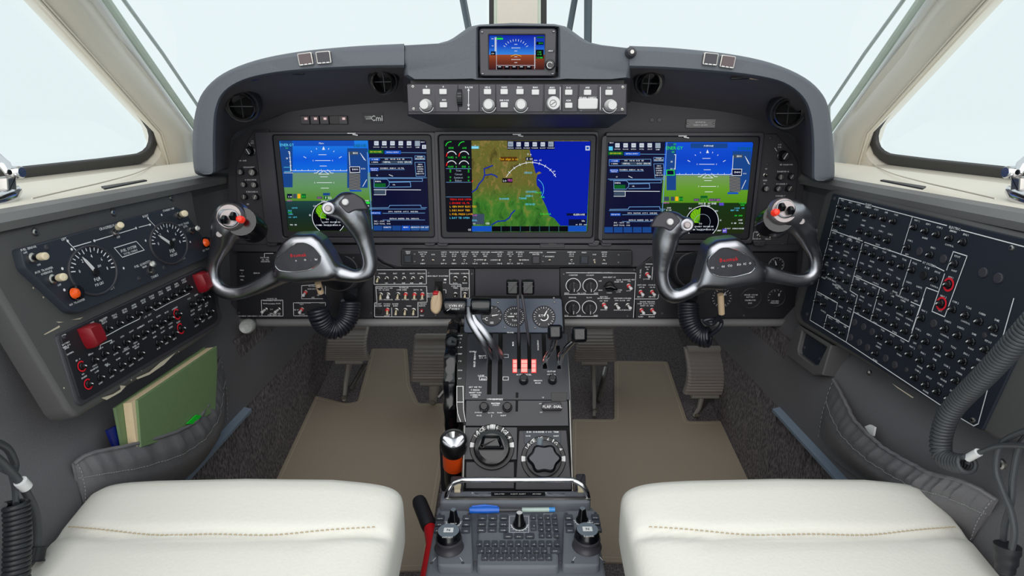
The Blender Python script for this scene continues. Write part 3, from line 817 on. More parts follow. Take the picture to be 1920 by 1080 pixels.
vent(453, 200, 1.062, 20, (.25, -1, -.25), 'round air vent at the far left end under the glareshield', (.25, -1, -.1))
vent(718, 154, 1.048, 18.5, (.1, -1, -.45), 'round air vent left of the autopilot panel', (-.2, -1, -.15))
vent(1218, 157, 1.048, 18.5, (-.1, -1, -.45), 'round air vent right of the autopilot panel', (.3, -1, -.15))
vent(1478, 212, 1.066, 21, (-.25, -1, -.25), 'round air vent at the far right end under the glareshield', (-.3, -1, .1))

# ================================================================ INSTRUMENT PANEL
FP = Fr((0, 1.18, 0), (1, 0, 0), (0, 0, 1))
ip = thing('instrument_panel', 'dark grey main instrument panel carrying the three big displays', 'instrument panel', FP.P(968, 600))
b = MB()
back = [(434, 600), (428, 420), (428, 300), (436, 262), (470, 240), (540, 210), (640, 195), (760, 178), (1180, 178), (1300, 198), (1390, 212), (1460, 240), (1494, 266), (1506, 300), (1506, 420), (1498, 600)]
b.prism(FP, FP.uvs(back), -.03, .0, 'panel_dark'); part('panel_plate', b, ip)
# side control strips
for nm, pts in (('l', C5), ('r', C6)):
    if nm == 'l': q = [C5(208, 1025), C5(195, 520), C5(190, 370), C5(300, 130), C5(345, 65), C5(468, 60), C5(515, 560), C5(560, 1030)]
    else: q = [C6(45, 1015), C6(85, 560), C6(135, 92), C6(245, 92), C6(300, 160), C6(380, 250), C6(420, 340), C6(395, 600), C6(325, 1000), C6(310, 1015)]
    b = MB(); b.prism(FP, FP.uvs(q, .006), 0, .006, 'panel_dark', .0012); part('control_strip', b, ip)
FPk = FP.off(.006)
def knob_at(x, y, r, kind, parent, rot=0.0, fr=None):
    fr = fr or FPk
    return inst('knob', ME[kind], fr.M(x, y, 0, rot) @ S(r * fr.pm(x, y)), parent)
for x, y, r in ((238, 412, 30), (340, 414, 36), (262, 518, 28), (352, 520, 30), (455, 518, 26), (268, 620, 28), (362, 622, 30)):
    knob_at(*C5(x + 8, y), r / 4.5, 'knob_silver', ip, random.uniform(-.6, .6))
knob_at(*C5(318, 240), 9, 'knob', ip, .5)
for x, y, r in ((262, 436, 30), (352, 434, 28), (148, 530, 28), (245, 530, 28), (335, 528, 30)): knob_at(*C6(x - 6, y), r / 4.319, 'knob_silver', ip, random.uniform(-.6, .6))
knob_at(*C6(285, 268), 10, 'knob', ip, -.5)
def toggle(fr, x, y, r, parent, nut='nut', bat='bat', rot=0.0, label=None):
    k = r * fr.pm(x, y); m = fr.M(x, y, 0) @ S(k)
    o = inst('toggle_switch', ME[nut], m, parent)
    inst('lever', ME[bat], m @ Matrix.Rotation(rot, 4, 'Z'), o)
    return o
toggle(FPk, *C5(450, 412), 4, ip, 'nut', 'bat_steel'); toggle(FPk, *C5(495, 708), 4, ip, 'nut', 'bat_steel', 1.2); toggle(FPk, *C6(150, 425), 4, ip, 'nut', 'bat_steel')
toggle(FPk, *C6(98, 915), 4, ip, 'nut', 'bat_steel', 1.2); toggle(FPk, *C6(180, 918), 4, ip, 'nut', 'bat_steel', 2.6); knob_at(*C5(492, 838), 5, 'knob', ip)
toggle(FPk, *C5(400, 935), 4, ip, 'nut', 'bat_steel', 1.2); toggle(FPk, *C5(495, 935), 4, ip, 'nut', 'bat_steel', 1.6)
for x, y in ((405, 93), (433, 322), (540, 1002), (285, 1002)): inst('screw', ME['screw'], FPk.M(*C5(x, y)) @ S(.0028), ip)
for x, y in ((196, 123), (170, 338), (50, 985), (293, 985)): inst('screw', ME['screw'], FPk.M(*C6(x, y)) @ S(.0028), ip)
b = MB()
for x, y, t in ((329, 155, 'OS'), (329, 172, 'DIC'), (248, 320, 'CA AND'), (300, 376, 'DIANCER'), (258, 376, 'O'), (340, 376, 'W'), (445, 362, 'R'), (452, 457, 'CARL'), (318, 482, 'ENCORE'), (272, 482, 'A'), (358, 482, 'B'), (458, 482, 'B'), (325, 583, 'ENCORE'), (283, 583, 'E'), (368, 583, 'A'), (290, 687, 'SEI'), (480, 682, 'SNAR'), (495, 803, 'CRIERS'), (510, 898, 'HORIZON'), (510, 955, 'BACKCR'), (418, 957, 'TRINI'), (408, 905, 'COR')):
    gt(b, FPk, C5, x, y, t, 2.6, 'lettering', .0003)
gl(b, FPk, C5, [(298, 172), (314, 196)], .8, 'lettering', .0003); gl(b, FPk, C5, [(478, 928), (545, 928), (545, 905), (530, 905)], .8, 'lettering', .0003); gl(b, FPk, C5, [(545, 928), (545, 958)], .8, 'lettering', .0003)
for x, y, t in ((267, 178, 'OCI'), (267, 198, 'DAI'), (320, 340, 'SEI CALIBOCH'), (157, 374, 'OI'), (295, 396, 'DIAMETER M'), (148, 467, 'SARI'), (143, 494, 'N'), (285, 496, 'A RANGE A'), (273, 593, 'CONGER F'), (88, 885, 'RANGE'), (83, 940, 'BACKCR'), (180, 870, 'OCIN'), (180, 884, 'BORCH'), (172, 942, 'ORCH')):
    gt(b, FPk, C6, x, y, t, 2.6, 'lettering', .0003)
gl(b, FPk, C6, [(228, 205), (244, 230)], .8, 'lettering', .0003); gl(b, FPk, C6, [(56, 890), (50, 945)], .9, 'lettering', .0003)
part('panel_lettering', b, ip, kind='stuff')
# row of annunciator keys above the left display
for x in (574, 592, 610, 645):
    b = MB(); b.prism(FP, rounded(pxrect(FP, x - 8, 217, x + 7, 233), .001), 0, .006, 'bezel', .001); o = part('annunciator_key', b, ip)
    b = MB(); b.prism(FP, pxrect(FP, x - 5, 219, x + 4, 226, .006), .006, .0068, 'annun_red'); b.flat(FP, pxrect(FP, x - 3, 220.5, x + 2, 224.5, .007), .0071, 'annun'); part('key_lamp', b, o)
b = MB(); b.prism(FP, pxrect(FP, 619, 217, 636, 233), 0, .004, 'black', .001); part('blanking_plug', b, ip)
b = MB(); b.prism(FP, pxrect(FP, 680, 212, 718, 231), 0, .0015, 'panel_black'); o = part('placard', b, ip)
b = MB(); gt(b, FP, T2, 152, 657, 'CODEN', 3, 'white', .0018); gt(b, FP, T2, 152, 668, 'GENERI', 2.4, 'white', .0018); gt(b, FP, T2, 198, 664, 'Cml', 10, 'white', .0018); part('placard_lettering', b, o)
b = MB(); b.prism(FP, rounded(pxrect(FP, 1285, 223, 1341, 240), .0008), 0, .004, 'trim_grey', .001); o = part('placard', b, ip)
b = MB(); gt(b, FP, T3, 100, 688, 'NOTICE IN', 2.6, 'white', .0043); gt(b, FP, T3, 100, 703, 'SAFETY DI HTS', 2.6, 'white', .0043); part('placard_lettering', b, o)
for x in (1289, 1338): inst('screw', ME['screw'], FP.M(x, 231, .004) @ S(.0024), ip)
for x in (1222, 1236): inst('hole_plug', ME['cap'], FP.M(x, 225, 0) @ S(.0042), ip)
# deep band below the displays and the switch bar
b = MB(); q = [(445, 462), (1492, 462), (1490, 500), (1235, 500), (1195, 499), (740, 499), (712, 492), (690, 480), (660, 478), (445, 480)]
b.prism(FP, FP.uvs([(440, 457), (1496, 457), (1494, 470), (1250, 470), (1215, 482), (1195, 499), (748, 499), (725, 492), (700, 474), (440, 470)]), 0, .010, 'bezel', .002); part('lower_band', b, ip)

# ================================================================ DISPLAYS
def display(name, label, bez, scr, mat, logo):
    t = thing('flight_display', label, 'display', FP.P((bez[0] + bez[2]) / 2, bez[3]), 'large flight displays in the panel')
    o = rounded(pxrect(FP, *bez, .02), .006, 5)
    sc = FP.uvs(scr, .012)         # BL BR TR TL
    u0 = (sc[0][0] + sc[3][0]) / 2; u1 = (sc[1][0] + sc[2][0]) / 2; v0 = (sc[0][1] + sc[1][1]) / 2; v1 = (sc[2][1] + sc[3][1]) / 2
    i = rounded(rect(u0, v0, u1, v1), .004, 5); mid = rounded(rect(u0 - .011, v0 - .012, u1 + .011, v1 + .011), .007, 5)
    b = MB(); b.frame(FP, o, mid, 0, .020, 'bezel', hin=.016, bevel=.0015); bz = part('bezel', b, t)
    b = MB(); b.frame(FP, inset(mid, .0004), i, .008, .0155, 'panel_black', hin=.012, bevel=.001); part('inner_bezel', b, t)
    so = None
    bq = MB(); bq.add([FP.w(u0, v0, .013), FP.w(u1, v0, .013), FP.w(u1, v1, .013), FP.w(u0, v1, .013)], [(0, 1, 2, 3)], mat)
    so = part('screen', bq, t)
    l = so.data.uv_layers.new(name='UVMap')
    for k, q in enumerate(((0, 0), (1, 0), (1, 1), (0, 1))): l.data[k].uv = q
    b = MB(); x, y = logo
    b.line(FP, FP.uvs([(x - 8, y - 1), (x + 6, y - 1)], .02), .0016, .0203, 'white'); b.line(FP, FP.uvs([(x + 2, y + 1), (x + 10, y + 2.5)], .02), .0018, .0203, 'lettering'); part('maker_mark', b, bz)
    for cx in (bez[0] + 10, bez[2] - 10):
        q = [(cx - 13, bez[3] - 6), (cx + 13, bez[3] - 6), (cx + 9, bez[3] + 5), (cx - 9, bez[3] + 5)]
        b = MB(); b.prism(FP, rounded(FP.uvs(q, .016), .004), 0, .017, 'bezel', .002); part('mounting_lug', b, t)
        inst('screw', ME['screw'], FP.M(cx, bez[3] - 1, .017) @ S(.0022), t)
    return t, so
FD = FP.off(.0135)
d1, s1 = display('l', 'left flight display, blue sky over green ground, map lists on its right', (500, 247, 816, 456), [(541, 433), (805, 434), (799, 265), (524, 262)], 'scr_left', (660, 251))
d2, s2 = display('c', 'centre flight display with terrain map, blue sea and engine gauges', (820, 246, 1123, 457), [(838, 434), (1100, 435), (1108, 264), (833, 263)], 'scr_map', (970, 253))
d3, s3 = display('r', 'right flight display, lists on its left and green horizon on its right', (1127, 248, 1434, 457), [(1132, 437), (1394, 438), (1411, 268), (1141, 265)], 'scr_right', (1281, 256))
H = .0003
def keys_row(b, cvf, xs, y, sel, h):
    for i, x in enumerate(xs):
        gq(b, FD, cvf, x - 19, y - 18, x + 19, y + 18, 's_key', h); gt(b, FD, cvf, x, y, 'EOI', 2.2, 's_navy', h * 2)
        gt(b, FD, cvf, x, y + 33, G(6), 1.8, 's_white', h)
def pfd(b, cv_, cx, hy, top, scale=1.0):
    """attitude symbols round the centre column cx, horizon hy (crop coordinates)"""
    for dy, w in ((-135, 32), (-85, 64), (-38, 28), (55, 30), (105, 64), (152, 32)): gl(b, FD, cv_, [(cx - w + dy * .07, hy + dy), (cx + w + dy * .07, hy + dy)], .9, 's_white', H)
    for dy in (-85, 105):
        for sgn in (-1, 1): gt(b, FD, cv_, cx + sgn * 83 + dy * .07, hy + dy, '5', 2.6, 's_white', H)
    gl(b, FD, cv_, [(cx - 40, hy + 32), (cx, hy + 2), (cx + 46, hy + 32), (cx - 40, hy + 32)], .9, 's_white', H)
    gl(b, FD, cv_, [(cx - 80, hy + 22), (cx - 60, hy + 22), (cx - 35, hy)], 1, 's_white', H); gl(b, FD, cv_, [(cx + 84, hy + 22), (cx + 64, hy + 22), (cx + 42, hy)], 1, 's_white', H)
    b.flat(FD, FD.uvs([cv_(cx - 12, top + 30), cv_(cx + 12, top + 30), cv_(cx, top)], H), H, 's_white')
    for a in (-60, -35, -18, 18, 35, 60):
        q = radians(90 + a); r0, r1 = 165, (186 if abs(a) == 60 else 172)
        gl(b, FD, cv_, [(cx - 8 + r0 * cos(q), hy - 25 - r0 * sin(q)), (cx - 8 + r1 * cos(q), hy - 25 - r1 * sin(q))], 1, 's_white', H)
    gl(b, FD, cv_, [(cx - 270, hy + 3), (cx + 200, hy + 3)], .9, 's_white', H * .7)
    for i in range(9): gl(b, FD, cv_, [(cx - 240 + 55 * i, hy - 8), (cx - 240 + 55 * i, hy + 3)], .7, 's_white', H)
def lists(b, cv_, x0, w, sh):
    """flight plan page: x0 left, w width, sh vertical shift"""
    X = lambda q: x0 + q * w
    gq(b, FD, cv_, X(0), 280 + sh, X(.26), 310 + sh, 's_dgreen', H); gt(b, FD, cv_, X(.13), 295 + sh, 'BEOBIONEI', 3, 's_ybtn', H * 2)
    gq(b, FD, cv_, X(.28), 285 + sh, X(.56), 315 + sh, 's_blue', H); gt(b, FD, cv_, X(.42), 299 + sh, 'INITIALS ENTRY', 2.2, 's_white', H * 2)
    gl(b, FD, cv_, [(X(.56), 302 + sh), (X(1), 304 + sh)], .8, 's_line', H)
    gl(b, FD, cv_, [(X(.02), 348 + sh), (X(.75), 346 + sh), (X(.75), 400 + sh), (X(.02), 402 + sh), (X(.02), 348 + sh)], .8, 's_line', H)
    gq(b, FD, cv_, X(.03), 350 + sh, X(.2), 372 + sh, 's_blue', H); gq(b, FD, cv_, X(.23), 372 + sh, X(.74), 396 + sh, 's_dim', H)
    gt(b, FD, cv_, X(.115), 361 + sh, 'O NAME', 2.2, 's_white', H * 2); gt(b, FD, cv_, X(.115), 384 + sh, 'L BEIBNL', 2.2, 's_white', H * 2)
    gt(b, FD, cv_, X(.45), 358 + sh, 'OIO  OB IN  N EI  SEI', 2.6, 's_white', H * 2); gt(b, FD, cv_, X(.32), 383 + sh, 'OBFAL', 3.2, 's_white', H * 2); gt(b, FD, cv_, X(.62), 383 + sh, 'OOS  DROB', 3.2, 's_white', H * 2)
    gl(b, FD, cv_, [(X(.8), 330 + sh), (X(.97), 332 + sh), (X(.97), 362 + sh), (X(.8), 362 + sh), (X(.8), 330 + sh)], .8, 's_line', H)
    gt(b, FD, cv_, X(.885), 338 + sh, 'DIANEI', 2.4, 's_white', H); gt(b, FD, cv_, X(.885), 353 + sh, 'SEQUENCE', 2.4, 's_white', H)
    gl(b, FD, cv_, [(X(.8), 385 + sh), (X(.97), 385 + sh), (X(.98), 506 + sh), (X(.82), 506 + sh), (X(.8), 385 + sh)], .8, 's_line', H)
    for i in range(5): gt(b, FD, cv_, X(.89), 403 + 20 * i + sh, ('DIRG', 'DIRECT', 'SUSPEN', 'OBI EIC', 'DEROUTI')[i], 2.4, 's_white', H)
    gq(b, FD, cv_, X(.03), 430 + sh, X(.18), 460 + sh, 's_blue', H); gt(b, FD, cv_, X(.105), 440 + sh, 'DEPARTUR', 2, 's_white', H * 2); gt(b, FD, cv_, X(.105), 453 + sh, 'ARRIVAL', 2, 's_white', H * 2)
    gl(b, FD, cv_, [(X(.2), 448 + sh), (X(.62), 448 + sh)], .8, 's_line', H); gt(b, FD, cv_, X(.41), 436 + sh, 'DIONIENO  BNIEOO  OR TNL', 2.3, 's_white', H)
    gt(b, FD, cv_, X(.15), 497 + sh, 'OI', 2.2, 's_white', H); gl(b, FD, cv_, [(X(.36), 492 + sh), (X(.42), 504 + sh)], 1, 's_white', H)
    gl(b, FD, cv_, [(X(0), 516 + sh), (X(1), 518 + sh)], .9, 's_line', H); gl(b, FD, cv_, [(X(.03), 525 + sh), (X(.93), 525 + sh), (X(.93), 548 + sh), (X(.36), 550 + sh)], .9, 's_line', H)
    gq(b, FD, cv_, X(.1), 530 + sh, X(.32), 566 + sh, 's_navy', H); gq(b, FD, cv_, X(.1), 566 + sh, X(.3), 598 + sh, 's_dgreen', H); gq(b, FD, cv_, X(.1), 610 + sh, X(.3), 665 + sh, 's_dim', H)
    gl(b, FD, cv_, [(X(.1), 530 + sh), (X(.32), 530 + sh), (X(.36), 552 + sh), (X(.36), 580 + sh), (X(.32), 602 + sh), (X(.1), 602 + sh), (X(.1), 530 + sh)], .9, 's_line', H * 2)
    gt(b, FD, cv_, X(.17), 549 + sh, 'ENIENL', 2.6, 's_white', H * 2)
    gl(b, FD, cv_, [(X(.36), 558 + sh), (X(.72), 554 + sh), (X(.73), 596 + sh), (X(.36), 598 + sh)], 1.1, 's_line', H); gt(b, FD, cv_, X(.44), 577 + sh, 'OIL', 2.4, 's_white', H)
    gl(b, FD, cv_, [(X(.1), 620 + sh), (X(.9), 622 + sh)], 1.0, 's_white', H * 3); gl(b, FD, cv_, [(X(.1), 664 + sh), (X(.3), 664 + sh), (X(.3), 620 + sh)], .8, 's_white', H * 3)
    gl(b, FD, cv_, [(X(.03), 776 + sh), (X(.35), 774 + sh), (X(.37), 755 + sh), (X(.9), 753 + sh), (X(.91), 774 + sh), (X(1), 774 + sh)], 1, 's_line', H); gl(b, FD, cv_, [(X(.02), 786 + sh), (X(.98), 786 + sh)], .9, 's_line', H)
    gq(b, FD, cv_, X(.04), 808 + sh, X(.22), 832 + sh, 's_blue', H); gt(b, FD, cv_, X(.13), 820 + sh, 'DEPARTUR', 2.2, 's_white', H * 2); gl(b, FD, cv_, [(X(.25), 822 + sh), (X(.97), 820 + sh)], .8, 's_line', H)
    gt(b, FD, cv_, X(.6), 808 + sh, 'DITO  DIATIOE  OUT E   DISE ENS', 2.4, 's_white', H); gt(b, FD, cv_, X(.62), 868 + sh, 'ENTROE  BRIEFED  IDEL  DERISCUL', 2.4, 's_white', H)
    gl(b, FD, cv_, [(X(.25), 880 + sh), (X(.97), 880 + sh)], .8, 's_line', H); gt(b, FD, cv_, X(.24), 890 + sh, 'DIC - COO   OO', 2.6, 's_white', H); gt(b, FD, cv_, X(.24), 912 + sh, 'DICT TOOL  OOI', 2.6, 's_white', H)
# left display symbology
b = MB()
gq(b, FD, D1, 482, 195, 588, 600, 's_tape', H * .4); gq(b, FD, D1, 1056, 265, 1232, 605, 's_tape', H * .4); gq(b, FD, D1, 590, 196, 1116, 246, 's_blue', H * .3)
pfd(b, D1, 853, 455, 248)
gt(b, FD, D1, 835, 222, 'Pluto', 3, 's_white', H); gt(b, FD, D1, 540, 236, 'ENERGY', 5, 's_cyan', H); gt(b, FD, D1, 538, 264, 'VO', 2.6, 's_green', H); gt(b, FD, D1, 1166, 242, 'DEEOEI', 5, 's_dgreen', H)
gl(b, FD, D1, [(552, 295), (562, 295), (574, 460)], 1.2, 's_white', H)
for i in range(5): gl(b, FD, D1, [(556 + 3 * i, 310 + 35 * i), (566 + 3 * i, 310 + 35 * i)], .9, 's_white', H)
gt(b, FD, D1, 541, 351, '10', 3.4, 's_white', H); gl(b, FD, D1, [(515, 428), (568, 428), (570, 464), (518, 464)], .9, 's_cyan', H); gl(b, FD, D1, [(515, 476), (588, 476)], .9, 's_white', H)
gq(b, FD, D1, 1070, 292, 1152, 322, 's_dim', H); gt(b, FD, D1, 1126, 306, '1800', 3.6, 's_white', H * 2); gl(b, FD, D1, [(1072, 300), (1078, 412)], 1, 's_white', H); gq(b, FD, D1, 1076, 424, 1164, 472, 's_navy', H); gl(b, FD, D1, [(1076, 424), (1162, 424), (1164, 472), (1080, 472), (1076, 424)], 1, 's_white', H * 2); gt(b, FD, D1, 1124, 446, '13400', 3.6, 's_white', H * 3)
gq(b, FD, D1, 1072, 474, 1168, 620, 's_dim', H)
for i in range(11): gl(b, FD, D1, [(1076 + 9 * i, 480), (1080 + 9 * i, 612)] if False else [(1072 + 2, 480 + 13 * i), (1166, 500 + 13 * i - 6)], .7, 's_tan', H * 2)
gq(b, FD, D1, 1078, 622, 1178, 636, 's_blue', H * 2)
for i in range(4): gl(b, FD, D1, [(1168 + 9 * i, 308 + 16 * i), (1196 + 6 * i, 345 + 8 * i)], .8, 's_white', H)
gl(b, FD, D1, [(1190, 592), (1222, 535)], 1, 's_white', H); gt(b, FD, D1, 1195, 440, 'EI EO', 2.4, 's_white', H)
for x0, x1, m in ((540, 585, 's_navy'), (592, 622, 's_dim'), (630, 655, 's_amber'), (664, 702, 's_dgreen')): gq(b, FD, D1, x0, 656, x1, 695, m, H)
gt(b, FD, D1, 683, 678, 'EO', 3.4, 's_green', H * 2); gt(b, FD, D1, 565, 680, 'S 14', 3, 's_white', H * 2); gt(b, FD, D1, 562, 713, 'DELA', 2.6, 's_mag', H)
gq(b, FD, D1, 848, 648, 908, 670, 's_tape', H); gq(b, FD, D1, 795, 680, 842, 698, 's_dim', H); gt(b, FD, D1, 818, 689, 'ECO', 2.4, 's_mag', H * 2); gq(b, FD, D1, 855, 676, 890, 702, 's_dgreen', H); gt(b, FD, D1, 895, 690, 'F 122', 4, 's_white', H * 2)
gt(b, FD, D1, 870, 716, 'DIG C I', 3.2, 's_white', H)
def hsi(b, cv_, cx, cy, r, gx):
    k = FD.pm(*cv_(cx, cy)) / 4.571
    u, v = FD.uv(*cv_(cx, cy)); n = 40
    poly = [(u + r * k * cos(2 * pi * i / n), max(v + r * k * sin(2 * pi * i / n), v - r * k * .78)) for i in range(n)]
    b.flat(FD, poly, H, 's_black'); b.ring(FD, u, v, r * k, 2.4 * k * 2, H * 2, 's_white', -.9, pi + .9, 40); b.ring(FD, u, v, r * k * .5, 3 * k, H * 2, 's_grey', 0, 2 * pi, 32)
    random.seed(3)
    pts = [(u - .15 * r * k, v - .02 * r * k)] + [(u + r * k * q * cos(a), v + r * k * q * sin(a)) for a, q in ((1.75, .92), (1.95, .84), (2.1, .94), (2.3, .93), (2.5, .9), (2.65, .86), (2.8, .7), (3.0, .6), (3.2, .45))]
    b.flat(FD, pts, H * 1.5, 's_lime')
    for i in range(5): b.line(FD, [(u - .15 * r * k, v), (u + r * k * .9 * cos(1.9 + .22 * i), v + r * k * .9 * sin(1.9 + .22 * i))], 3 * k, H * 1.8, 's_dgreen')
    gt(b, FD, cv_, cx - 12, cy + 12, 'TO', 3, 's_white', H * 2); gt(b, FD, cv_, cx + 20, cy + 36, 'DAAIRT  INCOME DEI', 2.4, 's_white', H * 2); gt(b, FD, cv_, cx - 4, cy + 62, 'COMM - BACKUP ERIOR DI', 2.6, 's_white', H * 2)
hsi(b, D1, 898, 862, 140, 0)
for x, y, t, m in ((605, 776, 'LEONI', 's_cyan'), (564, 800, 'SELE', 's_cyan'), (564, 815, 'OOE', 's_green'), (572, 830, 'DIEN', 's_cyan'), (565, 856, 'CO', 's_cyan'), (608, 855, 'LEOI', 's_cyan'), (595, 921, 'PRI  SEI', 's_white'), (1228, 758, 'HOR', 's_white')): gt(b, FD, D1, x, y, t, 2.6, m, H)
gq(b, FD, D1, 1200, 722, 1250, 742, 's_green', H); gt(b, FD, D1, 1226, 714, 'ENEI', 2.4, 's_white', H)
gt(b, FD, D1, 778, 760, 'CO', 3, 's_white', H); gt(b, FD, D1, 737, 838, 'EI', 3.2, 's_white', H)
keys_row(b, D1, (1306, 1374, 1444, 1515, 1586), 222, 1, H); gq(b, FD, D1, 1636, 202, 1680, 246, 's_grey', H); gt(b, FD, D1, 1658, 257, 'CLIMB', 2, 's_white', H); gq(b, FD, D1, 1698, 236, 1732, 270, 's_key', H); gt(b, FD, D1, 1715, 253, 'E', 4, 's_navy', H * 2); gt(b, FD, D1, 1704, 212, 'MENU', 2, 's_white', H)
lists(b, D1, 1236, 500, 0)
gl(b, FD, D1, [(1228, 300), (1272, 955)], 1.2, 's_line', H)
for i in range(6): gq(b, FD, D1, 1282 + 80 * i, 928, 1356 + 80 * i, 970, 's_blue' if i == 3 else 's_mblue' if i > 3 else 's_tape', H)
for i, t in ((1, 'CHARTS'), (3, 'MAPS'), (4, 'AIRWAYS'), (5, 'CHK LIST')): gt(b, FD, D1, 1319 + 80 * i, 942, t, 2.6, 's_white', H * 2)
part('screen_symbology', b, s1, kind='stuff')
# right display symbology
b = MB(); random.seed(4)
gq(b, FD, D3, 640, 220, 720, 625, 's_tape', H * .4); gq(b, FD, D3, 1205, 290, 1365, 622, 's_tape', H * .4); gq(b, FD, D3, 845, 222, 1162, 264, 's_tape', H * .4)
pfd(b, D3, 990, 487, 276)
gt(b, FD, D3, 1000, 245, 'PUFFONE', 3, 's_white', H); gt(b, FD, D3, 706, 262, 'ENERGY', 6, 's_green', H); gt(b, FD, D3, 710, 230, 'SS', 3.6, 's_green', H); gt(b, FD, D3, 694, 296, 'AE', 3, 's_green', H); gt(b, FD, D3, 1322, 268, 'DEENERO', 5, 's_dgreen', H)
gl(b, FD, D3, [(708, 320), (718, 320), (712, 445)], 1.2, 's_white', H); gt(b, FD, D3, 684, 380, '10', 3.6, 's_white', H); gt(b, FD, D3, 690, 441, '00 0', 3, 's_white', H)
gl(b, FD, D3, [(640, 452), (702, 452), (706, 495), (640, 495), (640, 452)], 1.5, 's_green', H); gq(b, FD, D3, 644, 456, 700, 490, 's_navy', H * .8)
gq(b, FD, D3, 1212, 318, 1294, 348, 's_dim', H); gt(b, FD, D3, 1262, 333, '1800', 3.6, 's_white', H * 2); gl(b, FD, D3, [(1210, 330), (1204, 440)], 1, 's_white', H); gq(b, FD, D3, 1200, 444, 1284, 498, 's_navy', H); gl(b, FD, D3, [(1200, 444), (1284, 444), (1280, 498), (1200, 498), (1200, 444)], 1, 's_white', H * 2); gt(b, FD, D3, 1246, 470, '13400', 3.6, 's_white', H * 3)
gq(b, FD, D3, 1178, 500, 1272, 640, 's_dim', H)
for i in range(10): gl(b, FD, D3, [(1180, 508 + 13 * i), (1268, 522 + 13 * i)], .7, 's_tan', H * 2)
gq(b, FD, D3, 1162, 642, 1254, 658, 's_blue', H * 2)
for i in range(4): gl(b, FD, D3, [(1312 + 8 * i, 335 + 18 * i), (1336 + 5 * i, 372 + 10 * i)], .8, 's_white', H)
gl(b, FD, D3, [(1284, 612), (1318, 540)], 1, 's_white', H); gt(b, FD, D3, 1310, 482, 'IOO', 2.4, 's_white', H)
for x0, x1, m in ((618, 660, 's_dim'), (676, 706, 's_dim'), (714, 740, 's_amber'), (748, 778, 's_dgreen')): gq(b, FD, D3, x0, 680, x1, 716, m, H)
gt(b, FD, D3, 763, 700, 'EO', 3.8, 's_green', H * 2); gq(b, FD, D3, 930, 672, 990, 692, 's_dgreen', H); gq(b, FD, D3, 872, 696, 918, 718, 's_dim', H); gt(b, FD, D3, 895, 708, 'ECO', 2.4, 's_mag', H * 2); gq(b, FD, D3, 924, 696, 998, 722, 's_dgreen', H); gt(b, FD, D3, 960, 710, '0875', 4.6, 's_lime', H * 2); gq(b, FD, D3, 1004, 696, 1100, 718, 's_dim', H); gt(b, FD, D3, 1052, 708, 'EOG T -EEN', 2.6, 's_mag', H * 2)
gt(b, FD, D3, 990, 738, 'DIG EI  80 ENIE', 3.4, 's_white', H); gt(b, FD, D3, 970, 758, 'COEF EIEI', 3, 's_white', H); gq(b, FD, D3, 1090, 732, 1130, 756, 's_violet', H); gq(b, FD, D3, 1118, 955, 1156, 990, 's_violet', H); gt(b, FD, D3, 1137, 972, 'EIT', 3, 's_white', H * 2)
gt(b, FD, D3, 638, 732, 'EEEOE', 2.6, 's_mag', H); gt(b, FD, D3, 660, 776, 'EOIE', 2.6, 's_white', H); gt(b, FD, D3, 658, 795, 'EI ON', 2.6, 's_white', H)
hsi(b, D3, 942, 900, 140, 0)
for x, y, t, m in ((1290, 736, 'CONTEI', 's_green'), (1290, 752, 'ENEI', 's_green'), (1262, 778, 'CODE  OEI', 's_cyan'), (1222, 797, 'EIEIT OIE', 's_cyan'), (1256, 842, 'EEI  ENEI', 's_green'), (1270, 880, 'CAEI', 's_white'), (1245, 907, 'E  EIE   VOR', 's_white'), (1225, 953, 'E PAY  ANNOUNCED', 's_white'), (1090, 970, 'LIMIT', 's_white'), (843, 780, 'EIO', 's_white'), (1070, 802, 'EIO', 's_white'), (1102, 882, 'EI', 's_white')): gt(b, FD, D3, x, y, t, 2.6, m, H)
keys_row(b, D3, (218, 288, 357, 426, 495), 240, 1, H); gq(b, FD, D3, 543, 220, 587, 264, 's_grey', H); gt(b, FD, D3, 563, 276, 'CLIMB', 2, 's_white', H); gq(b, FD, D3, 144, 250, 178, 284, 's_cyan', H); gt(b, FD, D3, 168, 218, 'MENU', 2, 's_white', H)
lists(b, D3, 138, 490, 13)
gl(b, FD, D3, [(642, 215), (602, 820)], 1.2, 's_line', H)
for i in range(5): gq(b, FD, D3, 106 + 82 * i, 940, 180 + 82 * i, 988, 's_tape', H)
part('screen_symbology', b, s3, kind='stuff')
# centre display symbology
b = MB(); random.seed(5)
sea = [(870, 155), (1385, 158), (1350, 870), (1128, 870), (1075, 805), (1035, 785), (1010, 710), (975, 640), (955, 560), (930, 530), (925, 480), (935, 440), (970, 425), (950, 412), (920, 428), (905, 370), (885, 300), (870, 230)]
b.flat(FD, FD.uvs([D2(*p) for p in sea]), H * .5, 's_sea')
for pts in ([(385, 585), (420, 560), (440, 520), (475, 480), (490, 440), (485, 390), (555, 362)], [(490, 445), (545, 435), (575, 445), (595, 460)], [(550, 860), (600, 832), (660, 828), (700, 800), (712, 772), (742, 742)]): gl(b, FD, D2, pts, 2.4, 's_river', H * .6)
u, v = FD.uv(*D2(880, 580)); k = FD.pm(970, 350) / 4.5
b.ring(FD, u, v, 240 * k, 4.5 * k, H, 's_white', radians(30), radians(150), 40)
for a in range(35, 150, 13): b.line(FD, [(u + 232 * k * cos(radians(a)), v + 232 * k * sin(radians(a))), (u + 250 * k * cos(radians(a)), v + 250 * k * sin(radians(a)))], 4 * k, H, 's_white')
b.ring(FD, *FD.uv(*D2(890, 565)), 98 * k, 4 * k, H, 's_cyan', radians(-40), radians(60), 20)
gq(b, FD, D2, 680, 155, 1078, 226, 's_navy', H)
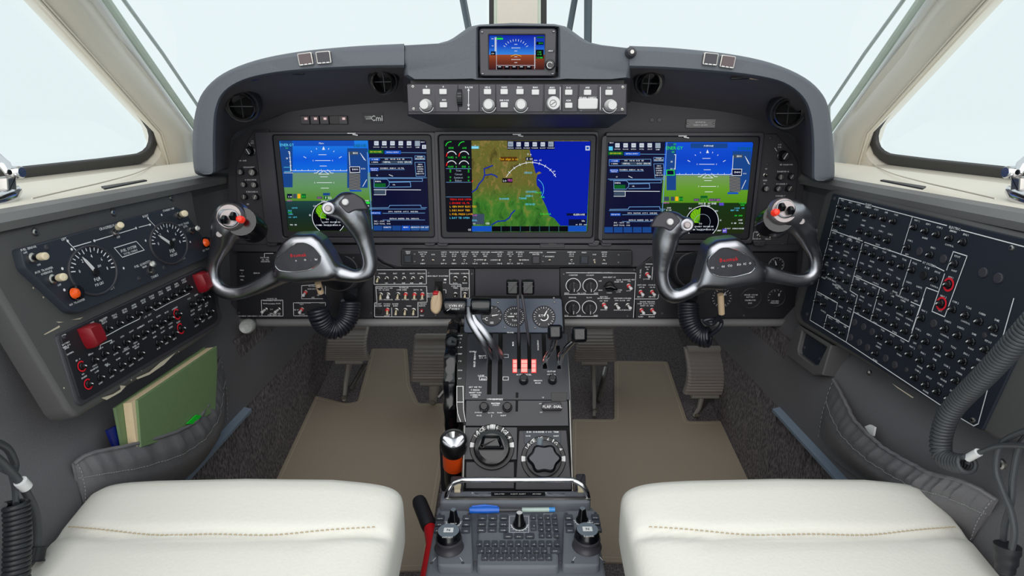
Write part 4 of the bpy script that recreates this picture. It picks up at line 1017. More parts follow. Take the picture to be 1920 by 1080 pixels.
for x, t in ((708, 0), (776, 1), (844, 1), (912, 1), (980, 1), (1048, 0)):
    q = 22 if t == 0 else 18
    gq(b, FD, D2, x - q, 160 if t == 0 else 165, x + q, 202 if t == 0 else 200, 's_key' if t else 's_grey', H * 2); gt(b, FD, D2, x, 183, 'EO', 3, 's_navy', H * 3); gt(b, FD, D2, x, 214, G(7), 1.9, 's_white', H * 2)
gq(b, FD, D2, 622, 288, 762, 326, 's_brownbox', H); gt(b, FD, D2, 692, 307, 'Tax align is on', 3.8, 's_amber', H * 2)
gq(b, FD, D2, 378, 198, 440, 220, 's_cyan', H); gt(b, FD, D2, 410, 209, 'Panner', 2.6, 's_white', H * 2); gt(b, FD, D2, 409, 190, 'o', 3, 's_white', H)
gq(b, FD, D2, 836, 290, 900, 320, 's_navy', H); gt(b, FD, D2, 868, 306, 'E OI', 4, 's_white', H * 2); gt(b, FD, D2, 866, 266, '0 n', 4, 's_white', H); gt(b, FD, D2, 938, 316, 'mm  60', 3, 's_white', H); gt(b, FD, D2, 1076, 410, '60', 3, 's_white', H)
gq(b, FD, D2, 638, 468, 724, 506, 's_black', H); gt(b, FD, D2, 660, 490, 'LO', 3.6, 's_white', H * 2); gt(b, FD, D2, 704, 486, 'FES', 4.4, 's_mag', H * 2)
for x, y, t, m in ((857, 422, 'DEALE', 's_cyan'), (885, 582, 'LEGAREC', 's_cyan'), (868, 618, 'DEIRO', 's_cyan'), (810, 638, 'TAINEI', 's_cyan'), (656, 642, 'BONAIR', 's_cyan'), (872, 688, 'GEORGE', 's_cyan'), (945, 590, 'PAGE', 's_green'), (1004, 770, 'DALARA', 's_green'), (980, 628, 'DIR', 's_green')): gt(b, FD, D2, x, y, t, 3.4, m, H)
gq(b, FD, D2, 386, 770, 486, 858, 's_dim', H); gt(b, FD, D2, 406, 781, '0.00', 3.4, 's_mag', H * 2); gt(b, FD, D2, 406, 824, 'DIAL', 3.2, 's_cyan', H * 2); gt(b, FD, D2, 400, 852, 'OI', 3, 's_white', H * 2); gt(b, FD, D2, 512, 850, 'OEI', 3.6, 's_white', H)
gq(b, FD, D2, 1180, 765, 1350, 784, 's_navy', H); gt(b, FD, D2, 1285, 775, 'GLEERANE', 3.2, 's_white', H * 2); gq(b, FD, D2, 1198, 815, 1346, 868, 's_navy', H); gt(b, FD, D2, 1322, 828, 'Idle', 3, 's_white', H * 2); gt(b, FD, D2, 1304, 858, 'at  EO  aut', 2.8, 's_white', H * 2)
gq(b, FD, D2, 1340, 196, 1376, 234, 's_key', H * 2); gq(b, FD, D2, 1348, 205, 1368, 225, 's_blue', H * 3)
gq(b, FD, D2, 382, 872, 548, 918, 's_blue', H)
for i in range(8): gq(b, FD, D2, 550 + 81 * i, 874, 626 + 81 * i, 918, 's_black', H); gl(b, FD, D2, [(548 + 81 * i, 872), (548 + 81 * i, 918)], .5, 's_mblue', H * 2)
gq(b, FD, D2, 1192, 872, 1348, 918, 's_blue', H)
def mini(cx, cy, r, m, red):
    u, v = FD.uv(*D2(cx, cy)); rr = r * k
    b.ring(FD, u, v, rr, 6 * k, H, m, radians(20), radians(160), 18)
    if red: b.ring(FD, u, v, rr, 8 * k, H * 2, 's_red', radians(140), radians(180), 6)
for cx, cy, m, rd in ((210, 285, 's_white', 1), (315, 285, 's_white', 1), (210, 365, 's_white', 1), (315, 365, 's_white', 0)): mini(cx, cy, 42, m, rd)
for cx in (203, 312): b.ring(FD, *FD.uv(*D2(cx, 205)), 42 * k, 6 * k, H, 's_green', radians(80), radians(170), 10)
for x, y, t in ((206, 213, '1498'), (318, 213, '608'), (202, 292, '0682'), (314, 292, '003'), (202, 371, '0603'), (314, 371, '583')): gt(b, FD, D2, x, y, t, 3.6, 's_green', H * 2)
for x in (250, 357): gt(b, FD, D2, x, 293, 'O', 3, 's_green', H); gt(b, FD, D2, x, 372, 'E', 3, 's_green', H)
for y in (388, 503, 627): gl(b, FD, D2, [(165, y), (372, y)], .7, 's_line', H)
for y, t in ((404, 'Trim'), (434, 'Canopi'), (463, 'Symmet'), (488, 'Balast')): gt(b, FD, D2, 268, y, t, 3.4, 's_grey', H)
for y in (400, 414, 460, 488): gt(b, FD, D2, 200, y, 'EI', 2.8, 's_green', H); gt(b, FD, D2, 354, y, 'EI', 2.8, 's_green', H)
for y, t, m in ((647, 'TEING INCE USPIN', 's_red'), (678, 'L ENGINE OIL PR', 's_red'), (708, 'L GEN INOP ELEC TIES', 's_amber'), (740, 'L DEC INOP TIED', 's_amber'), (772, 'L FUEL PRESS LOW', 's_amber'), (803, 'L BAT TIE OPEN', 's_cyan')): gt(b, FD, D2, 195, y, t, 3.4, m, H, align=0.0)
gt(b, FD, D2, 360, 903, 'OI', 4, 's_white', H)
gl(b, FD, D2, [(382, 500), (390, 485)], 1.2, 's_red', H)
part('screen_symbology', b, s2, kind='stuff')
b = MB(); b.prism(FP, pxrect(FP, 1012, 445, 1058, 462), 0, .012, 'bezel', .001); b.prism(FP, pxrect(FP, 1027, 449, 1042, 456), .01, .0135, 'trim_grey', .0006); part('card_slot', b, ip)

# ================================================================ SWITCH BAR below the displays
random.seed(11)
FB = Fr((0, 1.158, 0), (1, 0, 0), (0, 0, 1))
sw = thing('switch_bar', 'long dark strip of small switches right under the three displays', 'switch panel', FB.P(966, 498))
b = MB(); b.prism(FB, rounded(FB.uvs([SC(245, 60), SC(1735, 68), SC(1735, 170), SC(245, 165)]), .004), -.014, 0, 'panel_black', .002); part('bar_plate', b, sw)
for x, y, m in ((292, 120, 's_teal'), (1114, 126, 'bezel'), (1424, 126, 's_teal')):
    p = SC(x, y); k = FB.pm(*p)
    b = MB(); b.prism(FB, rounded(rect(*[c for q in ((-8 * k, -8 * k), (8 * k, 8 * k)) for c in q]), .001), 0, .002, 'black', .0005)
    b.v = [tuple(Vector(q) + FB.P(*p) - FB.O) for q in b.v]; o = part('push_button', b, sw)
    b = MB(); b.prism(FB, rounded(rect(-6 * k, -6 * k, 6 * k, 6 * k), .001), .002, .0045, 'plate_blue' if m != 'bezel' else 'bezel', .0006)
    b.v = [tuple(Vector(q) + FB.P(*p) - FB.O) for q in b.v]; part('button_cap', b, o)
xs = (387, 453, 522, 588, 655, 722, 788, 880, 948, 1012, 1202, 1343, 1490, 1553)
for x in xs: toggle(FB, *SC(x, 132), 2.6, sw, 'nut', 'bat_steel' if x not in (453, 1202, 1490) else 'bat', random.choice((0, 0, 3.1)))
b = MB()
for x in xs:
    if x in (453, 1490): gt(b, FB, SC, x, 93, 'EOEI', 2.2, 'lettering', .0004)
    elif x == 1202: gt(b, FB, SC, x, 106, 'AVIONICS', 2.6, 'lettering', .0004)
    else:
        gt(b, FB, SC, x, 78, G(random.choice((7, 8, 5))), 2.3, 'lettering', .0004); gt(b, FB, SC, x, 91, random.choice(('INC OI', 'SEC IE', 'ANT OI')), 2.2, 'lettering', .0004); gt(b, FB, SC, x, 104, G(4), 2.2, 'lettering', .0004)
        gt(b, FB, SC, x, 151, random.choice(('ENT IO', 'OIN IE', 'DIREC')), 2.3, 'lettering', .0004)
gt(b, FB, SC, 292, 75, 'PRESS', 2.4, 'lettering', .0004); gt(b, FB, SC, 292, 86, 'TEST', 2.4, 'lettering', .0004); gt(b, FB, SC, 1114, 80, 'ANNUNCIATOR', 2.4, 'lettering', .0004); gt(b, FB, SC, 1114, 92, 'MASTER', 2.4, 'lettering', .0004); gt(b, FB, SC, 1424, 80, 'PRESS', 2.4, 'lettering', .0004); gt(b, FB, SC, 755, 127, 'EXTEND', 2.2, 'lettering', .0004); gt(b, FB, SC, 845, 128, 'LANDING', 2.2, 'lettering', .0004); gt(b, FB, SC, 1046, 128, 'INTERIOR', 2.2, 'lettering', .0004)
gl(b, FB, SC, [(828, 79), (862, 79)], .9, 'lettering', .0004); gl(b, FB, SC, [(1185, 79), (1240, 79)], .9, 'lettering', .0004)
part('panel_lettering', b, sw, kind='stuff')
for x, y in ((334, 91), (334, 139), (1162, 103), (1158, 139), (1645, 96), (1644, 144)): inst('screw', ME['screw'], FB.M(*SC(x, y)) @ S(.0026), sw)

# ================================================================ LOWER SUBPANELS
FQ = Fr((0, 1.170, 0), (1, 0, 0), (0, 0, 1))
def sub(name, label, poly, mat='panel_black', th=.012):
    t = thing(name, label, 'switch panel', FQ.P(sum(p[0] for p in poly) / len(poly), max(p[1] for p in poly)))
    b = MB(); b.prism(FQ, FQ.uvs(poly), -th, 0, mat, .0012); part('panel_plate', b, t); return t
sL = sub('pilot_switch_panel', 'black left switch panel partly hidden behind the left yoke', [(444, 474), (690, 474), (716, 494), (738, 503), (700, 505), (700, 597), (445, 597)])
sM = sub('light_switch_panel', 'black switch panel with rows of toggles and the ivory gear handle left of the throttles', [(701, 504), (889, 504), (889, 597), (701, 597)])
sC = sub('blank_panel', 'plain black panel behind the propeller levers', [(891, 504), (1049, 504), (1049, 575), (891, 575)], 'panel_dark', .02)
sR = sub('climate_panel', 'black panel with four ringed rotary knobs right of the throttles', [(1050, 503), (1191, 503), (1190, 597), (1052, 597)])
sRR = sub('copilot_switch_panel', 'black right switch panel with round gauges behind the right yoke', [(1192, 503), (1232, 474), (1494, 474), (1490, 597), (1191, 597)])
b = MB(); b.tube([FQ.P(446, 605, .004), FQ.P(600, 605, .006), FQ.P(968, 605, .006), FQ.P(1340, 605, .006), FQ.P(1492, 605, .004)], .0085, 'trim_grey', 12); part('bottom_rail', b, ip)
# mid left: light switches
FT = FQ
def box_line(b, fr, cv_, pts, w=.9, mat='lettering', closed=True): gl(b, fr, cv_, list(pts) + ([pts[0]] if closed else []), w, mat, .0004)
b = MB()
box_line(b, FT, S2, [(20, 140), (865, 138), (868, 372), (10, 378)])
box_line(b, FT, S2, [(40, 410), (872, 408), (880, 668), (728, 672), (732, 910), (20, 908), (20, 678), (60, 676)])
box_line(b, FT, S2, [(300, 762), (302, 905)], closed=False)
box_line(b, FT, S2, [(1245, 135), (1565, 135), (1572, 600), (1435, 600), (1432, 376), (1250, 374)])
for x, y, t in ((147, 198, 'DANGER'), (355, 198, 'SEAT'), (493, 198, 'BEI'), (637, 198, 'SEATS'), (785, 198, 'BEACON'), (212, 355, 'UIN'), (346, 355, 'DI'), (495, 355, 'ENE'), (628, 355, 'ENE'), (777, 355, 'ENE'),
                (185, 437, 'ENGINE AUTO IGN'), (170, 468, 'ON  IN ARM'), (465, 466, 'OVER SPEED'), (500, 432, 'PROPELLER'), (730, 466, 'AUTO  PIL'), (125, 626, 'ENG'), (240, 626, 'ORDIANCE'), (395, 625, 'BEAM'), (520, 625, 'GOVERN'), (672, 625, 'NIGHT'), (796, 625, 'SEAT'),
                (85, 697, 'FLIGHT'), (85, 730, 'RECORD'), (222, 697, 'TAXING'), (222, 728, 'ENGINE'), (360, 697, 'ENGINE'), (365, 728, 'BLEED'), (580, 730, 'WING'), (800, 697, 'OVERRIDE'), (795, 728, 'SILENCE'), (795, 888, 'TEST'), (242, 872, '4 OF'),
                (1055, 240, 'GEAR RELAY IN EXTEND'), (1328, 198, 'CROSSFEED'), (1497, 198, 'OVERSPD'), (1343, 355, 'ROLL'), (1497, 355, 'BEAM'), (1350, 405, 'PARK BRK'), (1345, 436, 'TIMER'), (1502, 438, 'SEATING'), (1502, 468, 'BOARD'), (1168, 347, 'DN'), (935, 525, 'MASTER'), (930, 552, 'BEACON'), (930, 580, 'DIR LIT')):
    gt(b, FT, S2, x, y, t, 2.4, 'lettering', .0004)
gq(b, FT, S2, 1155, 285, 1195, 312, 'white', .0004); box_line(b, FT, S2, [(1145, 465), (1188, 465), (1188, 520)], closed=False); box_line(b, FT, S2, [(180, 893), (258, 893)], closed=False)
part('panel_lettering', b, sM, kind='stuff')
for x, y, r in ((75, 275, 0), (218, 278, .3), (362, 278, .3), (502, 278, .3), (648, 278, .3), (790, 275, .3), (1345, 275, 3.1), (1500, 275, 3.1), (1345, 540, 3.1), (1500, 540, .0)):
    toggle(FT, *S2(x, y), 4.2, sM, 'nut', 'bat' if x in (75,) or (x == 1500 and y > 500) else 'bat_steel', r)
for x, y, nut, bat, r in ((120, 545, 'nut', 'bat', .3), (240, 545, 'nut', 'bat_white', 0), (403, 540, 'nut', 'bat', .1), (530, 540, 'nut_red', 'bat', .1), (676, 542, 'nut_red', 'bat', .1), (805, 542, 'nut_red', 'bat', .1), (230, 795, 'nut_red', 'bat', .3), (375, 800, 'nut', 'bat', .1), (522, 800, 'nut', 'bat', .1), (660, 800, 'nut', 'bat', .1)):
    toggle(FT, *S2(x, y), 4.6, sM, nut, bat, r)
inst('hole_plug', ME['cap_black'], FT.M(*S2(88, 818)) @ S(6 * FT.pm(*S2(88, 818))), sM)
b = MB(); p = S2(795, 805); b.lathe(FT.M(*p), [(.0042, 0), (.0042, .002), (.003, .003)], 'dark_red', 12); b.lathe(FT.M(*p), [(.0016, .003), (.0014, .0045)], 'white', 8); part('test_button', b, sM)
for x, y in ((905, 190), (1612, 208), (1020, 885)): inst('screw', ME['screw'], FT.M(*S2(x, y)) @ S(.0026), sM)
# landing gear handle: slot plate, lever, ivory grip
b = MB(); b.prism(FT, FT.uvs([S2(1005, 290), S2(1130, 290), S2(1140, 800), S2(1010, 800)]), -.001, .0006, 'void'); b.prism(FT, FT.uvs([S2(980, 285), S2(1130, 285), S2(1130, 325), S2(980, 325)]), 0, .001, 'black'); o = part('gear_slot', b, sM)
b = MB(); b.tube([FT.P(*S2(1045, 400), -.004), FT.P(*S2(1043, 440), .012), FT.P(*S2(1035, 500), .028)], .0035, 'steel', 8); part('gear_lever', b, sM)
b = MB(); fr = FT.off(.03); g0 = [S2(985, 528), S2(1085, 495), S2(1115, 560), S2(1125, 680), S2(1108, 790), S2(1065, 842), S2(1020, 852), S2(965, 815), S2(942, 770), S2(942, 620)]
b.prism(fr, rounded(fr.uvs(g0), .006, 4), -.008, .010, 'tan_tag', .004); gr = part('gear_handle', b, sM, 50)
b = MB(); b.prism(fr, rounded(fr.uvs([S2(980, 490), S2(1065, 488), S2(1072, 530), S2(985, 532)]), .002), -.004, .011, 'red', .002); part('handle_collar', b, gr)
# air panel: four knobs and switches
b = MB()
box_line(b, FT, S3, [(190, 187), (1328, 192), (1290, 918)], closed=False)
for x0, x1, y in ((160, 710, 540), (140, 435, 902), (445, 700, 902)): gl(b, FT, S3, [(x0, y), (x1, y)], .9, 'lettering', .0004)
for x, y, t in ((745, 187, 'ENVIRONMENTAL CONTROL'), (303, 225, 'CABINTEM'), (580, 227, 'COCKPIT'), (895, 260, 'MAN HEAT OF'), (1050, 305, 'ENVIR'), (1050, 335, 'BLEED AIR'), (1220, 300, 'RADIANT HEAT'), (1216, 325, 'ON'), (745, 322, 'OFF'), (748, 472, 'MAN'), (890, 515, 'CABIN'), (1030, 470, 'AIR COND'), (1046, 500, 'LOW'), (1212, 480, 'LOW'), (293, 592, 'MANUAL'), (568, 592, 'BLOW'), (808, 580, 'ELECTRIC'), (805, 607, 'ENVIRONMENT'), (805, 647, 'ON  INOP'), (1010, 605, 'VENTS'), (1110, 605, 'DEFROST'), (1208, 605, 'CABIN'), (1012, 640, 'OPN'), (1105, 640, 'CLOSE'), (1205, 640, 'OFF'), (805, 793, 'BYPASS'), (1012, 797, 'NORM'), (1105, 797, 'AUTO'), (1197, 797, 'BYPASS'), (200, 520, 'DECR'), (397, 522, 'INC'), (475, 522, 'LOW'), (675, 520, 'HIGH'), (188, 886, 'DECR'), (398, 886, 'INCR'), (670, 886, 'HIGH'), (905, 422, 'ON')):
    gt(b, FT, S3, x, y, t, 2.4, 'lettering', .0004)
part('panel_lettering', b, sR, kind='stuff')
for x, y in ((303, 393), (578, 395), (293, 755), (567, 757)):
    p = S3(x, y); k = FT.pm(*p); u, v = FT.uv(*p)
    b = MB(); b.lathe(FT.M(*p), [(10.5 * k, 0), (10.3 * k, .006), (9 * k, .009)], 'panel_black', 28)
    b.prism(FT, rounded(rect(u - 2.6 * k, v - 10 * k, u + 2.6 * k, v + 9 * k), .001), .006, .016, 'bezel', .0015); o = part('rotary_knob', b, sR)
    b = MB(); b.ring(FT, u, v, 13.5 * k, 1.1 * k, .0005, 'lettering', radians(-60), radians(240), 32); b.line(FT, [(u + k * .8, v - 8 * k), (u + k * .8, v - 3 * k)], k, .0163, 'white'); part('knob_marking', b, o)
p = S3(895, 400); k = FT.pm(*p); u, v = FT.uv(*p)
b = MB(); b.lathe(FT.M(*p), [(9 * k, 0), (8.4 * k, .008), (6.5 * k, .010)], 'black', 24); b.prism(FT, rounded([(u - 12 * k, v + 1 * k), (u, v + 5 * k), (u + 8 * k, v + 1 * k), (u + 14 * k, v - 3 * k), (u + 5 * k, v - 6 * k), (u - 5 * k, v - 7 * k)], .001), .004, .018, 'gloss_black', .002); part('selector_knob', b, sR)
for x, y, nut, bat in ((1212, 402, 'nut_red', 'bat_white'), (806, 712, 'nut_red', 'bat_white'), (1012, 718, 'nut', 'bat_white'), (1200, 720, 'nut', 'bat_white')): toggle(FT, *S3(x, y), 4.8, sR, nut, bat, .3)
for x, y in ((148, 212), (1303, 143), (1192, 900)): inst('screw', ME['screw'], FT.M(*S3(x, y)) @ S(.0026), sR)
# right subpanel: red switches and gauges behind the yoke
b = MB()
box_line(b, FT, S3, [(1490, 45), (1600, 45)], closed=False); box_line(b, FT, S3, [(1602, 95), (1590, 300)], closed=False); box_line(b, FT, S3, [(1318, 616), (1680, 616), (1698, 590), (1698, 545)], closed=False); gl(b, FT, S3, [(1405, 872), (1640, 872)], .9, 'lettering', .0004)
for x, y, t in ((1520, 95, 'PILOT'), (1520, 130, 'IN'), (1505, 290, 'LOWER'), (1425, 387, 'ANTI SKID'), (1422, 425, 'OFF IN'), (1590, 387, 'SOURCE'), (1597, 425, 'OIL IN'), (1405, 580, 'BELOW'), (1592, 580, 'SERVICE'), (1472, 662, 'ENGINE PRI'), (1590, 662, 'ENGINE'), (1440, 694, 'PUMP ALTN'), (1590, 694, 'STATIC'), (1472, 726, 'RESET OIL'), (1590, 726, 'SEEK'), (1410, 905, 'BLEED'), (1588, 905, 'ENGINE')): gt(b, FT, S3, x, y, t, 2.4, 'lettering', .0004)
gt(b, FT, S3, 1402, 200, 'FUEL DIAL', 2.6, 'lettering', .0004, rot=pi / 2)
part('panel_lettering', b, sRR, kind='stuff')
for x, y in ((1512, 212), (1408, 503), (1595, 503), (1420, 800), (1597, 800)): toggle(FT, *S3(x, y), 4.6, sRR, 'nut_red', 'bat_white', .2)
for x, y in ((1242, 588), (1395, 592), (1484, 588)): inst('screw', ME['screw'], FT.M(x, y) @ S(.0028), sRR)
def gauge(parent, fr, x, y, rpx, needle, ticks=(210, -30, 12), face='panel_black', ringm='bezel', sv=1.0, h=0.0, extra=None, nm='gauge', rot=0.0, numbers=True, k=None):
    k = k or fr.pm(x, y, h); r = rpx * k; u, v = fr.uv(x, y, h)
    f2 = Fr(fr.w(u, v, h), fr.U * cos(rot) + fr.V * sin(rot), fr.V * cos(rot) - fr.U * sin(rot))
    n = 40; out = circle(0, 0, r * 1.06, n, 0, r * 1.06 * sv); inn = circle(0, 0, r * .97, n, 0, r * .97 * sv)
    b = MB(); b.frame(f2, out, inn, -.001, .0025, ringm, hin=.0003, bevel=.0008); o = part(nm, b, parent)
    b = MB(); b.flat(f2, inn, .0006, face); part('dial_face', b, o)
    b = MB()
    a0, a1, nt_ = ticks
    for i in range(nt_ + 1 if nt_ else 0):
        a = radians(a0 + (a1 - a0) * i / max(nt_, 1)); q = .78 if i % 2 == 0 else .85
        b.line(f2, [(r * q * cos(a), r * sv * q * sin(a)), (r * .94 * cos(a), r * sv * .94 * sin(a))], r * .035, .0009, 'lettering')
        if numbers and i % 4 == 0: b.text(f2, r * .6 * cos(a), r * sv * .6 * sin(a), str(i // 2), r * .15, .0009, 'lettering')
    if extra:
        for tx, ty, tt, ts in extra: b.text(f2, tx * r, ty * r * sv, tt, ts * r, .0009, 'lettering')
    part('dial_markings', b, o)
    if needle is not None:
        a = radians(needle); d = Vector((cos(a), sin(a))); nn = Vector((-d.y, d.x))
        P_ = [d * -.12 + nn * .07, d * .5 + nn * .05, d * .72, d * .5 - nn * .05, d * -.12 - nn * .07]
        b = MB(); b.prism(f2, [(p.x * r, p.y * r * sv) for p in P_][::-1], .0012, .0020, 'white'); b.lathe(f2.Muv(-d.x * .1 * r, -d.y * .1 * r * sv, .0012), [(r * .13, 0), (r * .12, .0016)], 'black', 14); part('needle', b, o)
    return o
gauge(sRR, FQ, 1353, 558, 19, 60, (240, -60, 16), extra=((0, -.35, 'PSI', .22), (0, .3, 'OXYGEN', .2)), numbers=False)
gauge(sRR, FQ, 1407, 559, 19, None, (240, -60, 0), extra=((0, .35, 'SEALED GAUGE', .18), (0, .12, 'BATTERY', .18), (0, -.2, 'CALIBRATED', .18), (0, -.5, 'OO', .24)), numbers=False)
gauge(sRR, FQ, 1455, 558, 16.5, None, (200, 60, 6), extra=((.3, .35, 'E', .4), (-.1, -.4, 'OXYGEN', .2), (-.1, -.62, 'PRESSURE', .2)), numbers=False)
gauge(sRR, FQ, 1455, 497, 14, 110, (240, -60, 10), numbers=False, ringm='trim_grey')
# left subpanel behind the yoke
b = MB()
box_line(b, FT, SL, [(395, 692), (622, 692), (625, 862), (402, 862)]); box_line(b, FT, SL, [(822, 540), (1075, 520), (1075, 678), (822, 680)]); box_line(b, FT, SL, [(735, 722), (1075, 718), (1075, 860), (738, 860)]); box_line(b, FT, SL, [(520, 198), (428, 198), (428, 235)], closed=False)
for x, y, t in ((508, 678, 'SOURCE SEL'), (508, 697, 'WINDSHIELD ANTI ICE'), (437, 729, 'MAIN'), (575, 729, 'MAIN'), (507, 732, 'NORMAL'), (540, 835, 'HEATER OFF'), (530, 850, 'FUEL VENT LIT'), (505, 790, 'DO'), (945, 545, 'PROPELLER'), (945, 575, 'MAIN BUS TIE'), (942, 665, 'OFF'), (840, 722, 'FUEL PRE ENGINE'), (822, 738, 'TEST'), (766, 796, 'SEI OI'), (826, 842, 'ENTRS'), (995, 640, 'SEI'), (432, 243, 'DISCOVER'), (437, 266, 'OIL  PRS'), (437, 285, 'SEQUENCE'), (190, 377, 'PRES'), (190, 410, 'I'), (192, 440, 'WIND'), (192, 478, 'FEIL'), (345, 407, 'SENSOR'), (252, 862, 'L INSTRUMENT EMERGENCY SW'), (1035, 722, 'CLEAR')):
    gt(b, FT, SL, x, y, t, 2.4, 'lettering', .0004)
part('panel_lettering', b, sL, kind='stuff')
for x, y, nut, bat, r in ((440, 792, 'nut', 'bat_white', -1.4), (578, 792, 'nut', 'bat_white', -1.4), (865, 612, 'nut_red', 'bat_white', -.9), (826, 792, 'nut_red', 'bat_white', -.9)): toggle(FT, *SL(x, y), 4.6, sL, nut, bat, r)
for x, y in ((157, 828), (1555, 832), (1370, 248)): inst('screw', ME['screw'], FT.M(*SL(x, y)) @ S(.0028), sL)
# round translucent stop knob at the lower left corner
t = thing('pull_knob', 'round translucent pull knob at the lower left corner of the panel', 'knob', FQ.P(468, 610, 0))
b = MB(); z = (aty(458, 615, 1.10) - aty(476, 604, 1.17)); m = z.to_track_quat('Z', 'Y').to_matrix().to_4x4(); m.translation = aty(476, 604, 1.165)
b.lathe(m, [(.008, 0), (.008, .02), (.006, .03), (.006, .045)], 'steel', 16, cap0=True); part('shaft', b, t)
b = MB(); b.lathe(m, [(.011, .04), (.0145, .043), (.0145, .058), (.012, .063), (.005, .060)], 'clear_plastic', 22, cap0=True); part('knob_cap', b, t)

# ================================================================ YOKES
FY = Fr((0, 1.0, 0), (1, 0, 0), (0, 0, 1))
def remeshed(b, name, vox, it, mat):
    me = b.mesh(name); ob = bpy.data.objects.new(name, me); COL.objects.link(ob)
    r = ob.modifiers.new('r', 'REMESH'); r.mode = 'VOXEL'; r.voxel_size = vox; r.use_smooth_shade = True
    s = ob.modifiers.new('s', 'SMOOTH'); s.factor = .5; s.iterations = it
    dg = bpy.context.evaluated_depsgraph_get()
    m2 = bpy.data.meshes.new_from_object(ob.evaluated_get(dg))
    vs = [tuple(v.co) for v in m2.vertices]; fs = [tuple(p.vertices) for p in m2.polygons]
    bpy.data.objects.remove(ob); bpy.data.meshes.remove(me); bpy.data.meshes.remove(m2)
    o = MB(); o.add(vs, fs, mat); return o
def yoke(left, label, chains, hub, plate, emblem_cv, heads, column, roll):
    root = thing('control_yoke', label, 'control yoke', FY.P(*hub[0]), 'pair of control yokes')
    b = MB()
    for ch in chains:
        pts = []; rs = []
        sm = smooth_path([tuple(Vector(aty(x, y, 1.0 + dy))) + (r * 1.12 / FPX,) for x, y, r, dy in ch], 5)
        b.tube([p[:3] for p in sm], [p[3] for p in sm], 'yoke_metal', 14)
        for q in (sm[0], sm[-1]):
            M0 = Matrix.Translation(Vector(q[:3])); n = 10
            b.lathe(M0, [(q[3] * sin(pi * i / n) + 1e-5, -q[3] * cos(pi * i / n)) for i in range(n + 1)], 'yoke_metal', 14, cap0=True)
    b.prism(FY, FY.uvs(hub), -.030, .021, 'yoke_metal', .012)
    body = remeshed(b, 'yoke_body', .0026, 26, 'yoke_metal')
    part('yoke_frame', body, root, 60)
    # emblem plate
    fr = FY.off(.0195); pl = rounded(fr.uvs([emblem_cv(*p) for p in plate]), .010, 5)
    b = MB(); b.frame(fr, inset(pl, -.0018), pl, -.004, .0030, 'chrome', hin=.0008, bevel=.0006); part('emblem_rim', b, root)
    b = MB(); b.flat(fr, pl, .0018, 'yoke_plate'); ep = part('emblem_plate', b, root)
    return root, fr, ep
def head_stuff(root, trim, kx, side):
    pass
# left yoke
chL = [
    [(430, 408, 25, -.005), (424, 425, 25, -.004), (419, 448, 21, 0), (409, 472, 15, .002), (401, 495, 12, .003), (400, 518, 12, .003), (409, 538, 13, .002), (428, 549, 13, 0), (455, 548, 12, 0), (490, 534, 14, 0), (530, 512, 19, .006), (560, 500, 22, .014)],
    [(440, 405, 26, .0), (452, 420, 23, .006), (462, 432, 18, .012)],
    [(652, 388, 26, -.004), (662, 402, 25, -.003), (673, 422, 22, 0), (683, 448, 16, .002), (691, 475, 14, .003), (694, 495, 14, .003), (688, 511, 14, .002), (668, 518, 12, 0), (640, 512, 16, .003), (610, 502, 20, .012), (580, 495, 22, .014)],
    [(622, 391, 15, -.004), (640, 392, 20, -.004)],
]
hubL = [(520, 520), (516, 478), (534, 450), (552, 438), (590, 437), (606, 448), (622, 472), (640, 508), (625, 525), (560, 529)]
yL, frL, epL = yoke(True, 'left control yoke of dark polished metal, bright reflection on its badge', chL, hubL, [(545, 585), (560, 530), (640, 470), (700, 425), (770, 420), (830, 450), (885, 515), (880, 570), (810, 620), (670, 637), (575, 625)], Y1, None, None, 0)
b = MB(); gt(b, frL, Y1, 718, 513, 'Besmak', 6.5, 'red', .0022, rot=.06)
for x, t in ((700, 'o'), (768, 'O'), (810, '.'), (850, 'lai')): gt(b, frL, Y1, x, 553 - (x - 700) * .06, t, 4, 'lettering', .0022)
part('emblem_lettering', b, epL)
chR = [
    [(1497, 410, 22, -.004), (1507, 430, 22, 0), (1517, 455, 15, .002), (1527, 478, 12, .003), (1529, 500, 12, .003), (1521, 519, 13, .002), (1500, 526, 12, 0), (1465, 520, 13, 0), (1430, 510, 17, .004), (1395, 504, 22, .014)],
    [(1470, 397, 25, -.005), (1488, 405, 25, -.004), (1505, 428, 20, 0)],
    [(1475, 400, 25, .0), (1465, 415, 23, .006), (1456, 428, 18, .012)],
    [(1258, 424, 26, -.004), (1250, 440, 23, -.002), (1246, 462, 22, 0), (1242, 490, 17, .002), (1240, 515, 14, .003), (1246, 540, 14, .003), (1262, 555, 14, .002), (1285, 550, 13, 0), (1310, 535, 15, .003), (1340, 516, 20, .012), (1365, 505, 22, .014)],
    [(1288, 422, 14, -.004), (1268, 424, 20, -.004)],
]
hubR = [(1300, 540), (1312, 496), (1322, 460), (1342, 448), (1380, 444), (1396, 455), (1412, 475), (1432, 502), (1425, 528), (1350, 542)]
yR, frR, epR = yoke(False, 'right control yoke of dark polished metal with red lettered black badge', chR, hubR, [(510, 580), (520, 530), (600, 462), (650, 458), (760, 490), (850, 555), (862, 600), (830, 640), (700, 675), (580, 668), (525, 640)], Y2, None, None, 0)
b = MB(); gt(b, frR, Y2, 668, 545, 'Besmak', 7.5, 'red', .0022, rot=.1)
for x, t in ((542, 'O1'), (585, '.'), (622, 'OI'), (675, 'CO'), (744, 'EO'), (787, 'IC'), (826, 'O')): gt(b, frR, Y2, x, 608 - (x - 542) * .12, t, 4.2, 'lettering', .0022)
part('emblem_lettering', b, epR)
